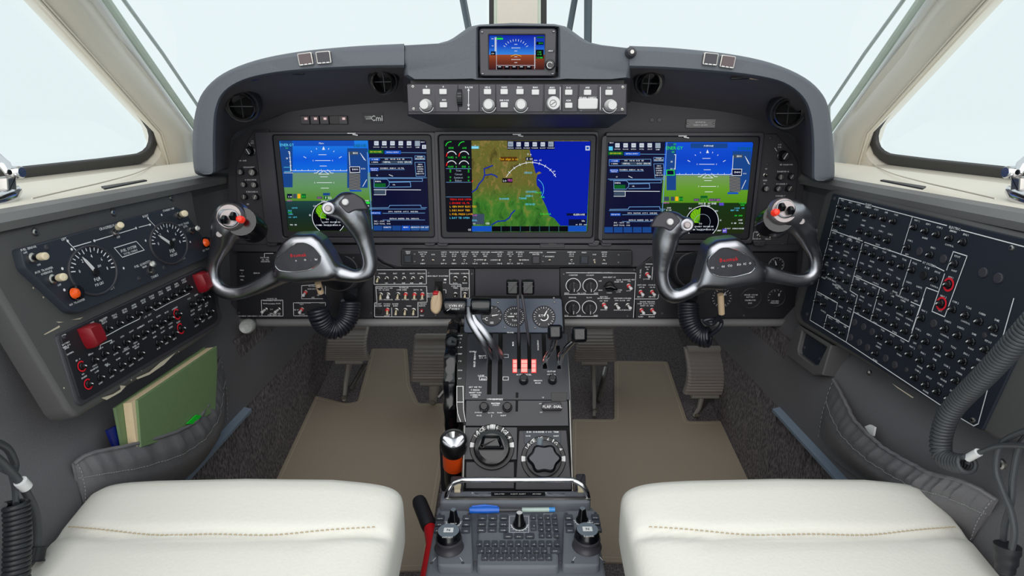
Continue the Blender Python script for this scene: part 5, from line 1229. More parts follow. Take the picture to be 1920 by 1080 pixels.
def disc(fr, x, y, h, prof, mat, n=22, topmat=None):
    k = fr.pm(x, y, h); b = MB(); b.lathe(fr.M(x, y, h), [(r * k, z) for r, z in prof], mat, n, topmat=topmat); return b
# grip heads: outboard heads with trim rocker and red button, inboard heads with two keys
for root, (hx, hy), sx, (bx, by), (rx, ry), (mx_, my) in ((yL, (430, 406), 1, (430, 409), (453, 412), (411, 439)), (yR, (1470, 395), -1, (1473, 392), (1452, 399), (1503, 415))):
    T = Fr(FY.O, (1, 0, 0), (0, 0.0, 1)); f = Fr(aty(hx, hy, .975), (1, 0.1 * sx, .0), (0, .28, 1))
    b = disc(f, hx, hy, -.002, [(26, -.014), (25, -.002), (22, .002)], 'pale_metal', 28); o = part('grip_cap', b, root)
    b = disc(f, bx, by, .001, [(17.5, 0), (17, .003), (15, .004)], 'yoke_metal', 26, 'pale_metal'); part('trim_disc', b, o)
    b = MB()
    for q in (-1, 1):
        u, v = f.uv(bx, by, .008); k = f.pm(bx, by); cxx = u + q * 8 * k; rt = .5 * -sx
        b.tube([f.w(cxx, v - 5 * k - q * sx * -3 * k, .009), f.w(cxx, v - q * sx * -3 * k, .012), f.w(cxx, v + 5 * k - q * sx * -3 * k, .009)], [6 * k, 7.5 * k, 5.5 * k], 'gloss_black', 10)
    part('trim_rocker', b, root)
    b = MB(); b.lathe(f.M(rx, ry, .0), [(.0062, 0), (.006, .008), (.0045, .013), (.0015, .0145)], 'red_glow', 16); part('red_button', b, root, label='bright red disconnect button')
    f3 = Fr(aty(mx_, my, .974), (1, .5 * sx, 0), (0, .1, 1)); b = disc(f3, mx_, my, -.002, [(6, -.004), (6, .003), (5, .004)], 'pale_metal', 16); part('mic_key', b, root)
for root, (hx, hy), (ax, ay), (cx, cy), fr0 in ((yL, (655, 385), (648, 379), (616, 391), FY), (yR, (1255, 418), (1256, 416), (1288, 422), FY)):
    sg = 1 if hx < 960 else -1
    f = Fr(aty(hx, hy, .972), (1, 0, 0), (0, .15, 1))
    pts = [(hx - sg * 22, hy - 4), (hx - sg * 8, hy - 19), (hx + sg * 8, hy - 22), (hx + sg * 24, hy - 12), (hx + sg * 35, hy + 8), (hx + sg * 10, hy + 9), (hx - sg * 2, hy + 16), (hx - sg * 10, hy + 10)]
    b = MB(); b.prism(f, rounded(f.uvs(pts), .004, 3), -.012, .001, 'panel_dark', .002); part('grip_panel', b, root, 50)
    b = disc(f, ax, ay, .001, [(6.5, 0), (6, .004), (4.6, .005)], 'light_key', 18); part('grip_button', b, root)
    b = disc(f, cx, cy, -.004, [(12, -.01), (12, .003), (10, .004)], 'yoke_metal', 22); o = part('grip_boss', b, root)
    b = disc(f, cx, cy, .0, [(7, 0), (6.5, .004), (5, .005)], 'pale_metal', 18); part('grip_button', b, root)
# black grip backs and the columns
for root, p0, p1, r0 in ((yL, (452, 415, .985), (478, 432, 1.06), 30), (yR, (1460, 408, .985), (1440, 420, 1.06), 30)):
    a = aty(*p0); c = aty(*p1); b = MB(); k = 1.0 / FPX
    b.tube([a, a.lerp(c, .5), a.lerp(c, .9), c], [27 * k, 29 * k, 27 * k, 18 * k], 'gloss_black', 20); part('trigger_housing', b, root)
for root, h0, h1 in ((yL, (590, 490), (655, 520)), (yR, (1345, 497), (1285, 510))):
    a = aty(*h0, 1.02); c = aty(*h1, 1.165); b = MB()
    b.tube([a, a.lerp(c, .3), c], [.030, .034, .034], 'rubber', 24); o = part('column', b, root)
    b = MB(); b.tube([a.lerp(c, .72), a.lerp(c, .8)], .036, 'bezel', 24); part('column_collar', b, o)

# ================================================================ YOKE CORDS
def helix(path, R, r, turns, mat='cord', n=7, per=14, taper=None):
    path = [Vector(p) for p in path]
    d = [0.0]
    for a, c in zip(path[:-1], path[1:]): d.append(d[-1] + (c - a).length)
    T = d[-1]; out = []; N = int(turns * per)
    ref = None
    for i in range(N + 1):
        s = T * i / N; j = 0
        while j < len(d) - 2 and d[j + 1] < s: j += 1
        f = (s - d[j]) / max(d[j + 1] - d[j], 1e-9); p = path[j].lerp(path[j + 1], f)
        j0 = max(j - 1, 0); j1 = min(j + 2, len(path) - 1); t = (path[j1] - path[j0]).normalized()
        ref = t.orthogonal() if ref is None else ref
        ref = (ref - t * ref.dot(t)).normalized(); q = t.cross(ref); a = 2 * pi * i / per
        RR = R[0] + (R[1] - R[0]) * i / N if isinstance(R, tuple) else R
        out.append(p + ref * RR * cos(a) + q * RR * sin(a))
    b = MB(); b.tube(out, r, mat, n); return b
def ycord(label, coil, tail, sock, tagp, R, turns):
    t = thing('spiral_cable', label, 'cord', aty(*coil[len(coil) // 2]), 'coiled yoke cords')
    sp = smooth_path([tuple(aty(x, y, yy)) for x, y, yy in coil], 6); part('coil', helix(sp, R, .0040, turns), t, 60)
    b = MB(); b.tube(smooth_path([tuple(aty(x, y, yy)) for x, y, yy in tail], 6), .0040, 'cord', 10); part('straight_lead', b, t)
    b = MB(); b.tube([aty(*p) for p in sock], [.014, .0155, .013], 'rubber', 16); part('plug_socket', b, t)
    b = MB(); b.tube([aty(*p) for p in tagp], .0058, 'tan_tag', 12); part('tan_sleeve', b, t)
ycord('black coiled cord hanging in a loop from the left yoke', [(657, 566, 1.11), (654, 590, 1.10), (645, 607, 1.09), (628, 617, 1.08), (610, 610, 1.07), (600, 595, 1.06), (596, 580, 1.06)], [(596, 578, 1.06), (612, 580, 1.05), (618, 572, 1.04), (612, 562, 1.03), (603, 548, 1.02), (598, 538, 1.01)], [(657, 524, 1.15), (657, 545, 1.14), (656, 560, 1.12)], [(602, 549, 1.02), (596, 530, 1.01)], .0170, 24)
ycord('black coiled cord hanging straight down from the right yoke', [(1291, 568, 1.10), (1291, 590, 1.09), (1297, 612, 1.08), (1312, 630, 1.07), (1330, 632, 1.06)], [(1330, 630, 1.06), (1348, 615, 1.05), (1352, 602, 1.05), (1335, 598, 1.04), (1320, 602, 1.04), (1335, 608, 1.04), (1349, 592, 1.03), (1353, 580, 1.02)], [(1296, 545, 1.14), (1293, 556, 1.13), (1291, 566, 1.11)], [(1353, 588, 1.02), (1351, 552, 1.01)], (.017, .017), 17)

# ================================================================ CENTRE PEDESTAL (throttle quadrant)
random.seed(21)
PROF = [(560, 1.10), (622, 1.06), (628, 1.055), (660, 1.024), (690, .996), (720, .972), (750, .951), (800, .925), (890, .876), (922, .860)]
def pz(py, y): d = ray(960, py); return d.z / d.y * y
PYZ = [(py, y, pz(py, y)) for py, y in PROF]
XL, XR = -.0835, .1030
SEG = {}
def seg(py):
    for i in range(len(PYZ) - 1):
        if py < PYZ[i + 1][0] or i == len(PYZ) - 2:
            if i not in SEG:
                a, c = PYZ[i], PYZ[i + 1]; SEG[i] = Fr((0, c[1], c[2]), (1, 0, 0), (0, a[1] - c[1], a[2] - c[2]))
            return SEG[i]
pd = thing('throttle_pedestal', 'black centre pedestal with throttle levers, trim wheel and big dials', 'pedestal', (.01, .95, floor_z(.95)))
b = MB()
prof = [(y - .006, z - .014) for _, y, z in PYZ]
side = prof + [(.86, floor_z(.86)), (1.16, floor_z(1.16)), (1.16, -.345)]
b.loft([[(x, y, z) for y, z in side] for x in (XL + .001, XR - .001)], 'void'); part('pedestal_body', b, pd)
# gauge plate at the top
FG = seg(590)
b = MB(); b.prism(FG, rounded([FG.uv(872, 560), FG.uv(1053, 560), FG.uv(1056, 624), FG.uv(870, 624)], .006, 4), -.02, .002, 'gauge_plate', .001); gp = part('gauge_plate', b, pd)
FG2 = FG.off(.002)
gauge(pd, FG2, *P1(697, 258), 19, 10, (200, -20, 8), extra=((-.55, -.3, 'C', .5), (.0, -.7, 'SEI', .3)), numbers=False)
gauge(pd, FG2, *P1(905, 265), 19.5, 180, (270, -90, 28), extra=((0, .3, '10 AIM', .26), (.1, 0, 'ON', .2), (0, -.35, 'Tain', .26)), numbers=False)
gauge(pd, FG2, *P1(1177, 265), 20.5, 62, (240, -60, 20), extra=((-.2, .1, 'KTS', .3),), numbers=False)
b = MB(); u, v = FG2.uv(*P1(1177, 265)); b.ring(FG2, u, v, .008, .0018, .0012, 'lettering', radians(220), radians(395), 20); part('gauge_arc', b, gp)
for x, y in ((1273, 130), (1268, 92), (818, 362), (1095, 365), (755, 135)): inst('screw', ME['screw'], FG2.M(*P1(x, y)) @ S(.0024), pd)
# quadrant cover with lever slots
slots = [(914.5, 922.5, 630, 741), (933.5, 942, 624, 741), (969.5, 976.8, 626, 693), (989, 996.5, 626, 693), (1017.5, 1025.5, 626, 694), (1044.5, 1051.5, 650, 694)]
def xm(px, py): return seg(py).P(px, py).x
rowpy = [628, 640, 650, 660, 675, 693.5, 705, 720, 741, 750]
def ypt(py):
    f = seg(py); return f.P(960, py), f.N
xb = sorted({round(q, 5) for s_ in slots for q in (xm(s_[0], 690), xm(s_[1], 690))} | {XL, XR})
sl = [(xm(s_[0], 690), xm(s_[1], 690), s_[2], s_[3]) for s_ in slots]
b = MB(); D = .020
def solid(i, j):
    if i < 0 or j < 0 or i >= len(xb) - 1 or j >= len(rowpy) - 1: return False
    xc = (xb[i] + xb[i + 1]) / 2; yc = (rowpy[j] + rowpy[j + 1]) / 2
    return not any(a < xc < c and p < yc < q for a, c, p, q in sl)
RW = [ypt(p) for p in rowpy]
def vtx(x, j, d): p, n = RW[j]; q = p + n * (.004 - d); return (x, q.y, q.z)
for i in range(len(xb) - 1):
    for j in range(len(rowpy) - 1):
        if not solid(i, j): continue
        x0, x1 = xb[i], xb[i + 1]
        b.add([vtx(x0, j + 1, 0), vtx(x1, j + 1, 0), vtx(x1, j, 0), vtx(x0, j, 0)], [(0, 1, 2, 3)], 'ped_plate')
        for di, dj, e in ((-1, 0, (x0, j, x0, j + 1)), (1, 0, (x1, j, x1, j + 1)), (0, -1, (x0, j, x1, j)), (0, 1, (x0, j + 1, x1, j + 1))):
            if not solid(i + di, j + dj):
                b.add([vtx(e[0], e[1], 0), vtx(e[2], e[3], 0), vtx(e[2], e[3], D), vtx(e[0], e[1], D)], [(0, 1, 2, 3)], 'ped_plate')
bm = bmesh.new(); me_ = b.mesh('q'); bm.from_mesh(me_); bmesh.ops.remove_doubles(bm, verts=bm.verts, dist=1e-5)
b2 = MB(); bm.verts.index_update(); b2.add([tuple(v_.co) for v_ in bm.verts], [tuple(v_.index for v_ in f.verts) for f in bm.faces], 'ped_plate'); bm.free()
part('quadrant_cover', b2, pd)
# lower plates (trim knobs)
FL3 = seg(780); FL4 = seg(840)
b = MB(); q0 = [(874, 751), (1064, 751), (1066, 799), (873, 799)]
b.prism(FL3, FL3.uvs(q0), -.02, .003, 'ped_plate', .001); part('trim_plate', b, pd)
b = MB(); q0 = [(872, 801), (970, 801), (969, 862), (871, 862)]; b.prism(FL4, FL4.uvs(q0), -.02, .0015, 'ped_plate', .001); part('aileron_plate', b, pd)
b = MB(); q0 = [(874, 866), (964, 866), (964, 916), (873, 916)]; b.prism(FL4, FL4.uvs(q0), -.02, -.001, 'panel_dark', .001); part('storage_tray', b, pd)
b = MB(); q0 = [(973, 808), (1062, 807), (1072, 919), (966, 919)]; b.prism(FL4, rounded(FL4.uvs(q0), .003), -.02, .005, 'panel_dark', .0015); part('rudder_plate', b, pd)
b = MB(); fr = FL4.off(.006); q0 = [P2(992, 432), P2(1330, 430), P2(1332, 545), P2(1290, 560), P2(1240, 525), P2(1165, 515), P2(1090, 530), P2(1040, 560), P2(995, 545)]; b.prism(fr, fr.uvs(q0), -.003, .001, 'plate_blue', .0005); o = part('rudder_placard', b, pd)
b = MB(); gt(b, fr, P2, 1165, 441, 'EI IN  SI RUDDER V OO  TRIM', 3, 'lettering', .0013); gt(b, fr, P2, 1032, 478, 'NOSE', 2.4, 'lettering', .0013); gt(b, fr, P2, 1290, 478, 'RIGHT', 2.4, 'lettering', .0013); gt(b, fr, P2, 1162, 484, 'o', 3, 'lettering', .0013); part('placard_lettering', b, o)
# two big trim dials
def dial(cx, cy, rd, rk, seg_fr, marks, h):
    k = seg_fr.pm(cx, cy, h); u, v = seg_fr.uv(cx, cy, h)
    b = MB(); b.lathe(seg_fr.Muv(u, v, h), [(rd * k, -.004), (rd * k, .002), (rd * k * .97, .003)], 'black', 40); o = part('trim_dial', b, pd)
    b = MB()
    for a, w in marks:
        b.ring(seg_fr, u, v, rd * k * .88, rd * k * .2, h + .0034, 'white', radians(a - w / 2), radians(a + w / 2), 4)
    for a, t in ((98, '8E'), (128, 'ACE'), (75, '6'), (50, 'G'), (28, '4'), (148, '1')):
        b.text(seg_fr, u + rd * k * .88 * cos(radians(a)), v + rd * k * .88 * sin(radians(a)), t, rd * k * .24, h + .0034, 'white', radians(a - 90))
    part('dial_markings', b, o)
    return k, u, v
k, u, v = dial(922.6, 838, 42, 34, FL4, ((5, 13), (175, 13), (58, 3), (42, 3), (135, 3), (90, 9), (83, 3)), .0015)
b = MB(); b.lathe(FL4.Muv(u, v - .002, .004), [(34 * k, 0), (34 * k, .010), (31 * k, .016), (24 * k, .018)], 'gloss_black', 36); o = part('aileron_trim_knob', b, pd)
b = MB(); b.prism(FL4, rounded([(u - 17 * k, v + 17 * k), (u + 15 * k, v + 17 * k), (u + 20 * k, v + 2 * k), (u + 24 * k, v - 8 * k), (u - 26 * k, v - 8 * k), (u - 20 * k, v + 2 * k)], .004), .015, .036, 'gloss_black', .006); part('knob_grip', b, o, 50)
cx, cy = P2(1172, 690)
k, u, v = dial(cx, cy, 42, 32, FL4, ((0, 14), (180, 14), (120, 3), (60, 3)), .005)
b = MB(); b.lathe(FL4.Muv(u, v, .008), [(34 * k, 0), (34 * k, .006), (32 * k, .010), (28 * k, .011)], 'bezel', 36); o = part('rudder_trim_knob', b, pd)
b = MB(); sc_ = []
for i in range(40):
    a = 2 * pi * i / 40; r_ = 26 * k * (1 + .09 * cos(6 * a)); sc_.append((u + r_ * 1.12 * cos(a), v - 2 * k + r_ * .95 * sin(a)))
b.prism(FL4, sc_, .018, .036, 'gloss_black', .004, topmat='key_grey'); part('knob_grip', b, o, 50)
b = MB(); b.tube([FL4.w(u - 8 * k, v + 20 * k, .02), FL4.w(u - 6 * k, v + 34 * k, .014)], .006, 'knob_top', 10); part('knob_pointer', b, o)
# small knobs and labels on the quadrant
def small_knob(cvf, x, y, nm, r=8.5, tall=.014):
    p = cvf(x, y); f = seg(p[1]); k = f.pm(*p)
    b = MB(); b.lathe(f.M(*p, .003), [(r * k * 1.15, 0), (r * k * 1.1, .003), (r * k, .005), (r * k * .92, tall), (r * k * .7, tall + .001)], 'gloss_black', 18, topmat='black'); return part(nm, b, pd)
small_knob(P1, 990, 855, 'friction_knob', 8); small_knob(P1, 1255, 855, 'friction_knob', 7.5); small_knob(P2, 628, 215, 'friction_knob', 8.5, .018); small_knob(P2, 840, 215, 'friction_knob', 8.5, .018)
p = P2(1255, 210); f = seg(p[1]); 
b = MB(); b.prism(f, f.uvs([P2(1245, 80), P2(1390, 80), P2(1385, 160), P2(1245, 160)], .003), .002, .0045, 'black', .0006); part('flap_slot', b, pd)
b = MB(); b.prism(f, rounded(f.uvs([P2(1165, 165), P2(1335, 165), P2(1345, 240), P2(1165, 240)], .014), .002), .004, .018, 'bezel', .003); fh = part('flap_handle', b, pd)
b = MB(); gt(b, f.off(.0183), P2, 1255, 208, 'FLAP. DIAL', 5, 'white', .0); part('handle_lettering', b, fh)
b = MB(); q = [P2(918, 80), P2(942, 80), P2(938, 255), P2(915, 255)]; b.prism(f, f.uvs(q), .002, .0034, 'void'); part('lock_slot', b, pd)
# glowing red gate plate under the propeller levers
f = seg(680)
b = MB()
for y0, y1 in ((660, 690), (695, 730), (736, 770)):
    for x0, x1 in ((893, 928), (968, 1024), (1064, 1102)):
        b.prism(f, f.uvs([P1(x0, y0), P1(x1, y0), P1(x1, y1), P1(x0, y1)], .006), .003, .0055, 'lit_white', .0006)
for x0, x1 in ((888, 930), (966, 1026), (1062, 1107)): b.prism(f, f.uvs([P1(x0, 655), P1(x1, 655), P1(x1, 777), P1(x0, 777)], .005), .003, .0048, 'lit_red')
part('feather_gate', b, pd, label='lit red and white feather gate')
# lettering
b = MB()
def pt(cvf, x, y, t, s, rot=0.0):
    p = cvf(x, y); f = seg(p[1]); gt(b, f, cvf, x, y, t, s, 'lettering', .0044, rot)
for y, t in ((912, 'ART WE TIO'), (938, 'O BREAK'), (962, 'MAINT RAN'), (984, 'OVERRUN'), (1002, 'SPEED')): pt(P1, 545, y, t, 2.8)
for x, y, t, s in ((726, 1024, 'SYNCRONIZE', 3.4), (733, 1062, 'ROUTINE', 2.6), (620, 625, 'MASTER', 3.2), (615, 643, 'D.O. OI', 2.6), (600, 806, 'LOW', 3.4), (620, 838, 'IDLE', 3.2), (525, 585, 'LEVERS', 2.8), (993, 797, 'AUTO  DECEL', 3), (1122, 852, 'EMISSION', 2.6), (1122, 874, 'MODE', 2.6), (1245, 768, 'CUTOF', 3.4), (1245, 795, 'OFF IN OIL', 2.4), (870, 410, 'PROPEL', 2.6)): pt(P1, x, y, t, s)
pt(P1, 540, 660, 'POWER LEVER', 3.4, -pi / 2); pt(P1, 893, 515, 'RPM', 3.4, -pi / 2); pt(P1, 1123, 525, 'CONDITION', 2.8, -pi / 2); pt(P1, 1250, 585, 'E 8', 3)
for x, y, t, s in ((725, 140, 'SYNCHROE', 3.2), (733, 178, 'PROPELLE', 2.6), (733, 195, 'SYNCH', 2.6), (575, 262, 'DECREASE', 2), (690, 265, 'GROUND', 2), (770, 264, 'ENGINE', 2), (580, 290, 'NOSE', 2.6), (805, 290, 'RIGHT', 2.6), (697, 294, '?', 5), (1170, 124, 'UP', 2.4), (1145, 182, 'APP', 2), (1344, 112, 'OFF', 2), (1152, 260, 'DN', 2)): pt(P2, x, y, t, s)
for y in (637, 842):
    f = seg(P1(0, y)[1]); 
    for xs in ((800, 850), (585, 652) if y > 700 else (800, 850)): b.line(f, f.uvs([P1(xs[0], y - 15), P1(xs[1], y - 15), P1(xs[1], y + 15), P1(xs[0], y + 15), P1(xs[0], y - 15)]), .0007, .0044, 'lettering')
part('pedestal_lettering', b, pd, kind='stuff')
# left scale strip beside the trim wheel
b = MB(); rs = [626, 650, 690, 720, 750, 775, 792]
b.loft([[(seg(p).P(857, p).x, *(seg(p).P(857, p) + seg(p).N * .004)[1:]), (XL - .0005, *(seg(p).P(875, p) + seg(p).N * .004)[1:])] for p in rs], 'black', closed=False, cap0=False, cap1=False); stp = part('trim_scale', b, pd)
b = MB()
for y, t in ((436, 'NOSE'), (468, '- 4'), (502, '3'), (545, '2 OP'), (606, 'UNIT'), (672, '5 R'), (757, 'COO'), (832, 'B P')): gt(b, seg(P1(0, y)[1]).off(.0043), P1, 405, y, t, 2.6, 'lettering', 0)
for p0, p1 in (((376, 905), (432, 905)), ((432, 905), (436, 1080)), ((376, 905), (376, 1080)), ((376, 1050), (436, 1050))):
    f = seg(P1(*p0)[1] + 1).off(.0043); gl(b, f, P1, [p0, p1], 1, 'lettering', 0)
f = seg(760).off(.0043); gl(b, f, P2, [(376, 165), (434, 165)], 1, 'lettering', 0); gl(b, f, P2, [(376, 20), (376, 200), (384, 270), (410, 345)], 1, 'lettering', 0); gl(b, f, P2, [(434, 20), (436, 230), (455, 345)], 1, 'lettering', 0)
part('scale_lettering', b, stp)
# elevator trim wheel with scalloped rim
b = MB(); c = Vector((-.1135, 1.085, -.500)); R0 = .125; n = 96; L = []
for i in range(n):
    a = 2 * pi * i / n; s_ = abs(((i / 6.0) % 1.0) - .5) * 2; r1 = R0 - .005 * (1 - s_); w_ = .0115 + .0015 * s_
    e = Vector((0, -cos(a), sin(a)))
    L.append([c + Vector((x, 0, 0)) + e * (r1 + dr) for x, dr in ((-w_, -.012), (-w_ * .8, -.002), (0, .001 + .002 * s_), (w_ * .8, -.002), (w_, -.012), (w_ * .5, -.03), (-w_ * .5, -.03))])
b.loft(L + [L[0]], 'gloss_black', cap0=False, cap1=False); tw = part('trim_wheel', b, pd, 45)
b = MB(); b.lathe(Matrix.Translation(c) @ Matrix.Rotation(pi / 2, 4, 'Y'), [(R0 - .02, -.004), (R0 - .02, .004)], 'black', 40, cap0=True); part('wheel_disc', b, tw)
# levers
def lever(nm, label, knob, arm, w):
    o = part(nm, knob, pd, 45); 
    b = MB(); b.tube(arm[0], arm[1], arm[2], 10, flat=arm[3], ref=(1, 0, 0)); part('lever_arm', b, o, 50)
    return o
def barrel(x0, x1, yc, ry, y):
    a = aty(x0, yc, y); c = aty(x1, yc, y); r = ry * a.length / FPX * .98; b = MB()
    pts = [a, a.lerp(c, .04), a.lerp(c, .1), a.lerp(c, .9), a.lerp(c, .96), c]
    b.tube(pts, [r * .8, r * .95, r, r, r * .95, r * .8], 'gloss_black', 26); return b
kb = barrel(832, 876, 575, 17, .985)
o = lever('power_lever', '', kb, ([tuple(q) for q in smooth_path([tuple(aty(877, 575, .99)), tuple(aty(880, 598, .99)), tuple(aty(893, 622, .985)), tuple(aty(908, 645, .985)), tuple(aty(918, 668, 1.0)), tuple(aty(918, 690, 1.02))], 4)], .0065, 'yoke_metal', .35), 0)
b = MB(); fr = Fr(aty(854, 575, (.985 - .0168)), (1, 0, 0), (0, 0, 1)); gt(b, fr, P1, 365, 163, 'VVIN 8V', 4.6, 'white', 0); gt(b, fr, P1, 365, 192, 'DIOIDO', 3.0, 'white', 0); gl(b, fr, P1, [(285, 210), (308, 195), (318, 180)], .9, 'white', 0); part('knob_lettering', b, o)
kb = barrel(883, 921, 574, 17, .985)
lever('power_lever', '', kb, ([tuple(q) for q in smooth_path([tuple(aty(884, 580, .995)), tuple(aty(888, 598, .992)), tuple(aty(905, 620, .985)), tuple(aty(922, 643, .985)), tuple(aty(938, 665, 1.0)), tuple(aty(939, 690, 1.02))], 4)], .0065, 'yoke_metal', .35), 0)
for x0, x1, xa, xb_ in ((949, 973, 971, 973), (977.5, 1002, 978, 992.5)):
    b = MB(); f = Fr(aty((x0 + x1) / 2, 538, 1.045), (1, 0, 0), (0, .1, 1)); b.prism(f, rounded(f.uvs([(x0, 525), (x1, 525), (x1, 552), (x0, 552)]), .004, 4), -.012, .010, 'gloss_black', .004)
    b.line(f, f.uvs([(x0 + 3, 535), (x1 - 3, 535)]), .0012, .0104, 'bezel')
    arm = [aty(xa, 548, 1.045), aty(xa + (xb_ - xa) * .3, 575, 1.04), aty(xb_ - (xb_ - xa) * .2, 625, 1.035), aty(xb_, 650, 1.045)]
    lever('propeller_lever', '', b, (arm, .0026, 'bezel', .6), 0)
for (x0, y0, x1, y1), pts in (((1027, 609, 1054, 637), [(1040, 635, .965), (1035, 655, .975), (1024, 672, .985), (1021, 690, 1.005)]), ((1072, 613, 1100, 642), [(1078, 636, .965), (1066, 648, .97), (1052, 665, .98), (1048, 692, 1.0)])):
    b = MB(); f = Fr(aty((x0 + x1) / 2, (y0 + y1) / 2, .955), (1, 0, 0), (0, .45, 1)); b.prism(f, rounded(f.uvs([(x0, y0), (x1, y0), (x1, y1), (x0, y1)]), .006, 5), -.010, .010, 'gloss_black', .005)
    lever('condition_lever', '', b, ([aty(*q) for q in pts], [.006, .006, .0055, .005], 'chrome', .4), 0)
b = MB()
for i, (p, y) in enumerate(((628, 1.055), (690, .996), (750, .951), (800, .925), (890, .876), (925, .858))): pass
b.tube([(XR, y, z) for p, y, z in PYZ[2:]], .0022, 'steel', 8); part('edge_trim', b, pd)
b = MB(); b.tube([(XL, y, z + .002) for p, y, z in PYZ[7:]], .0022, 'steel', 8); part('edge_trim', b, pd)

# ================================================================ KEYPAD CONSOLE between the seats
FK = Fr((.008, .74, -.585), (1, 0, 0), (0, 1, .03))
kc = thing('keypad_console', 'grey keypad console with two round cursor knobs between the seats', 'console', (.008, .72, floor_z(.72)))
q = FK.uvs([KC(280, 335), KC(1660, 335), KC(1790, 960), KC(105, 960)])
uL, uR = -.1275, .1215
b = MB(); b.prism(FK, rounded(rect(uL, -.36, uR, FK.uv(*KC(960, 262))[1] - .0), .006), -.25, -.012, 'kp_grey', .004); part('console_body', b, kc)
v0 = FK.uv(*KC(960, 258))[1]; v1 = FK.uv(*KC(960, 192))[1]
b = MB(); b.prism(FK, rounded(rect(uL + .004, v0 - .014, uR - .004, v1), .008, 4), -.05, .004, 'kp_grey', .006); hd = part('console_head', b, kc)
b = MB(); b.prism(FK, FK.uvs([KC(345, 258), KC(1590, 258), KC(1590, 235), KC(345, 235)], .005), .003, .0062, 'steel', .0008); part('head_strip', b, kc)
b = MB(); f = FK.off(.0045); gq(b, f, KC, 735, 195, 1200, 228, 'black', 0)
for x, t in ((808, 'DELAYED'), (968, 'RADIO ALERT'), (1126, 'ADVISES'),): gt(b, f, KC, x, 211, t, 3, 'white', .0003)
for x0, x1 in ((570, 735), (1200, 1365)): b.tube([f.P(*KC(x0, 205)), f.P(*KC((x0 + x1) / 2, 222)), f.P(*KC(x1, 212))], .0016, 'chrome', 6)
part('head_placard', b, kc)
# chrome grab bar
pts = [KC(352, 245), KC(365, 190), KC(400, 130), KC(470, 98), KC(560, 90), KC(960, 90), KC(1360, 90), KC(1450, 100), KC(1520, 140), KC(1555, 195), KC(1568, 245)]
hs = [0.0, .012, .022, .028, .030, .030, .030, .028, .022, .012, 0.0]
b = MB(); b.tube(smooth_path([tuple(FK.P(*p, .004 + h)) for p, h in zip(pts, hs)], 5), .0042, 'chrome', 12); part('grab_bar', b, kc)
# three raised keypads
def pad(x0, x1, y0, y1, nm):
    b = MB(); b.prism(FK, rounded(FK.uvs([KC(x0 + 18, y0), KC(x1 - 12, y0), KC(x1 + 8, y1), KC(x0, y1)], .0), .007, 4), -.02, .0, 'kp_grey', .004); return part(nm, b, kc)
pad(272, 575, 345, 830, 'cursor_pad'); pad(610, 1310, 372, 840, 'keypad'); pad(1342, 1660, 345, 830, 'cursor_pad')
def key(x, y, w, h, m='key'):
    p = KC(x, y); kx = FK.pm(*p); a = FK.uv(*KC(x, y - h / 2)); c = FK.uv(*KC(x, y + h / 2))
    inst('key', ME[m], FK.M(*p, -.0005) @ S(w / 4.571 * kx, abs(a[1] - c[1]), .011), kc)
keys = []
for r_, (y, xs) in enumerate(((425, (660, 750, 845)), (478, (655, 747, 843)), (528, (652, 745, 840)))): keys += [(x, y, 74, 36) for x in xs]
keys += [(x, 421, 46, 36) for x in (1095, 1157, 1217, 1278)] + [(x, 469, 46, 36) for x in (1160, 1222, 1283)] + [(1097, 495, 46, 72)] + [(x, 521, 46, 36) for x in (1163, 1225, 1288)] + [(x, 576, 48, 38) for x in (1168, 1230, 1296)] + [(x, 582, 76, 38) for x in (880, 973, 1066)]
keys += [(632 + 66.8 * i, 648, 50, 40) for i in range(11)] + [(650 + 67.5 * i, 706, 52, 42) for i in range(9)] + [(1285, 706, 86, 42)] + [(680 + 68.5 * i, 766, 54, 44) for i in range(9)]
keys += [(300, 428, 72, 38), (527, 428, 70, 38), (293, 480, 72, 38), (522, 480, 72, 38), (283, 532, 74, 40), (518, 534, 74, 40), (1400, 424, 66, 38), (1627, 421, 68, 38), (1405, 476, 70, 38), (1636, 472, 70, 38), (1412, 530, 72, 40), (1645, 526, 72, 40)]
for x, y, w, h in keys: key(x, y, w, h)
b = MB(); f = FK.off(.0045)
for i, (x, y, w, h) in enumerate(keys):
    n = 1 if w < 60 else 3
    gt(b, f, KC, x + (6 if n == 1 else 0), y - h * .16, G(n), 2.8, 'white', 0)
f = FK.off(.0002)
gt(b, f, KC, 1225, 382, 'Dimmed D', 2.6, 'lettering', 0); gl(b, f, KC, [(892, 402), (1058, 402), (1058, 541), (892, 541), (892, 402)], .6, 'lettering', 0)
for p0, p1 in (((235, 785), (260, 757)), ((468, 757), (488, 785)), ((1435, 782), (1455, 752)), ((1665, 750), (1690, 778)), ((640, 405), (690, 403)), ((715, 402), (785, 402))): gl(b, f, KC, [p0, p1], .7, 'lettering', 0)
part('key_lettering', b, kc, kind='stuff')
for x, y in ((225, 805), (493, 803), (598, 797), (1330, 792), (1434, 797), (1702, 795), (293, 384), (541, 383), (1381, 380), (1628, 377)): inst('screw', ME['screw'], FK.M(*KC(x, y)) @ S(.0022), kc)
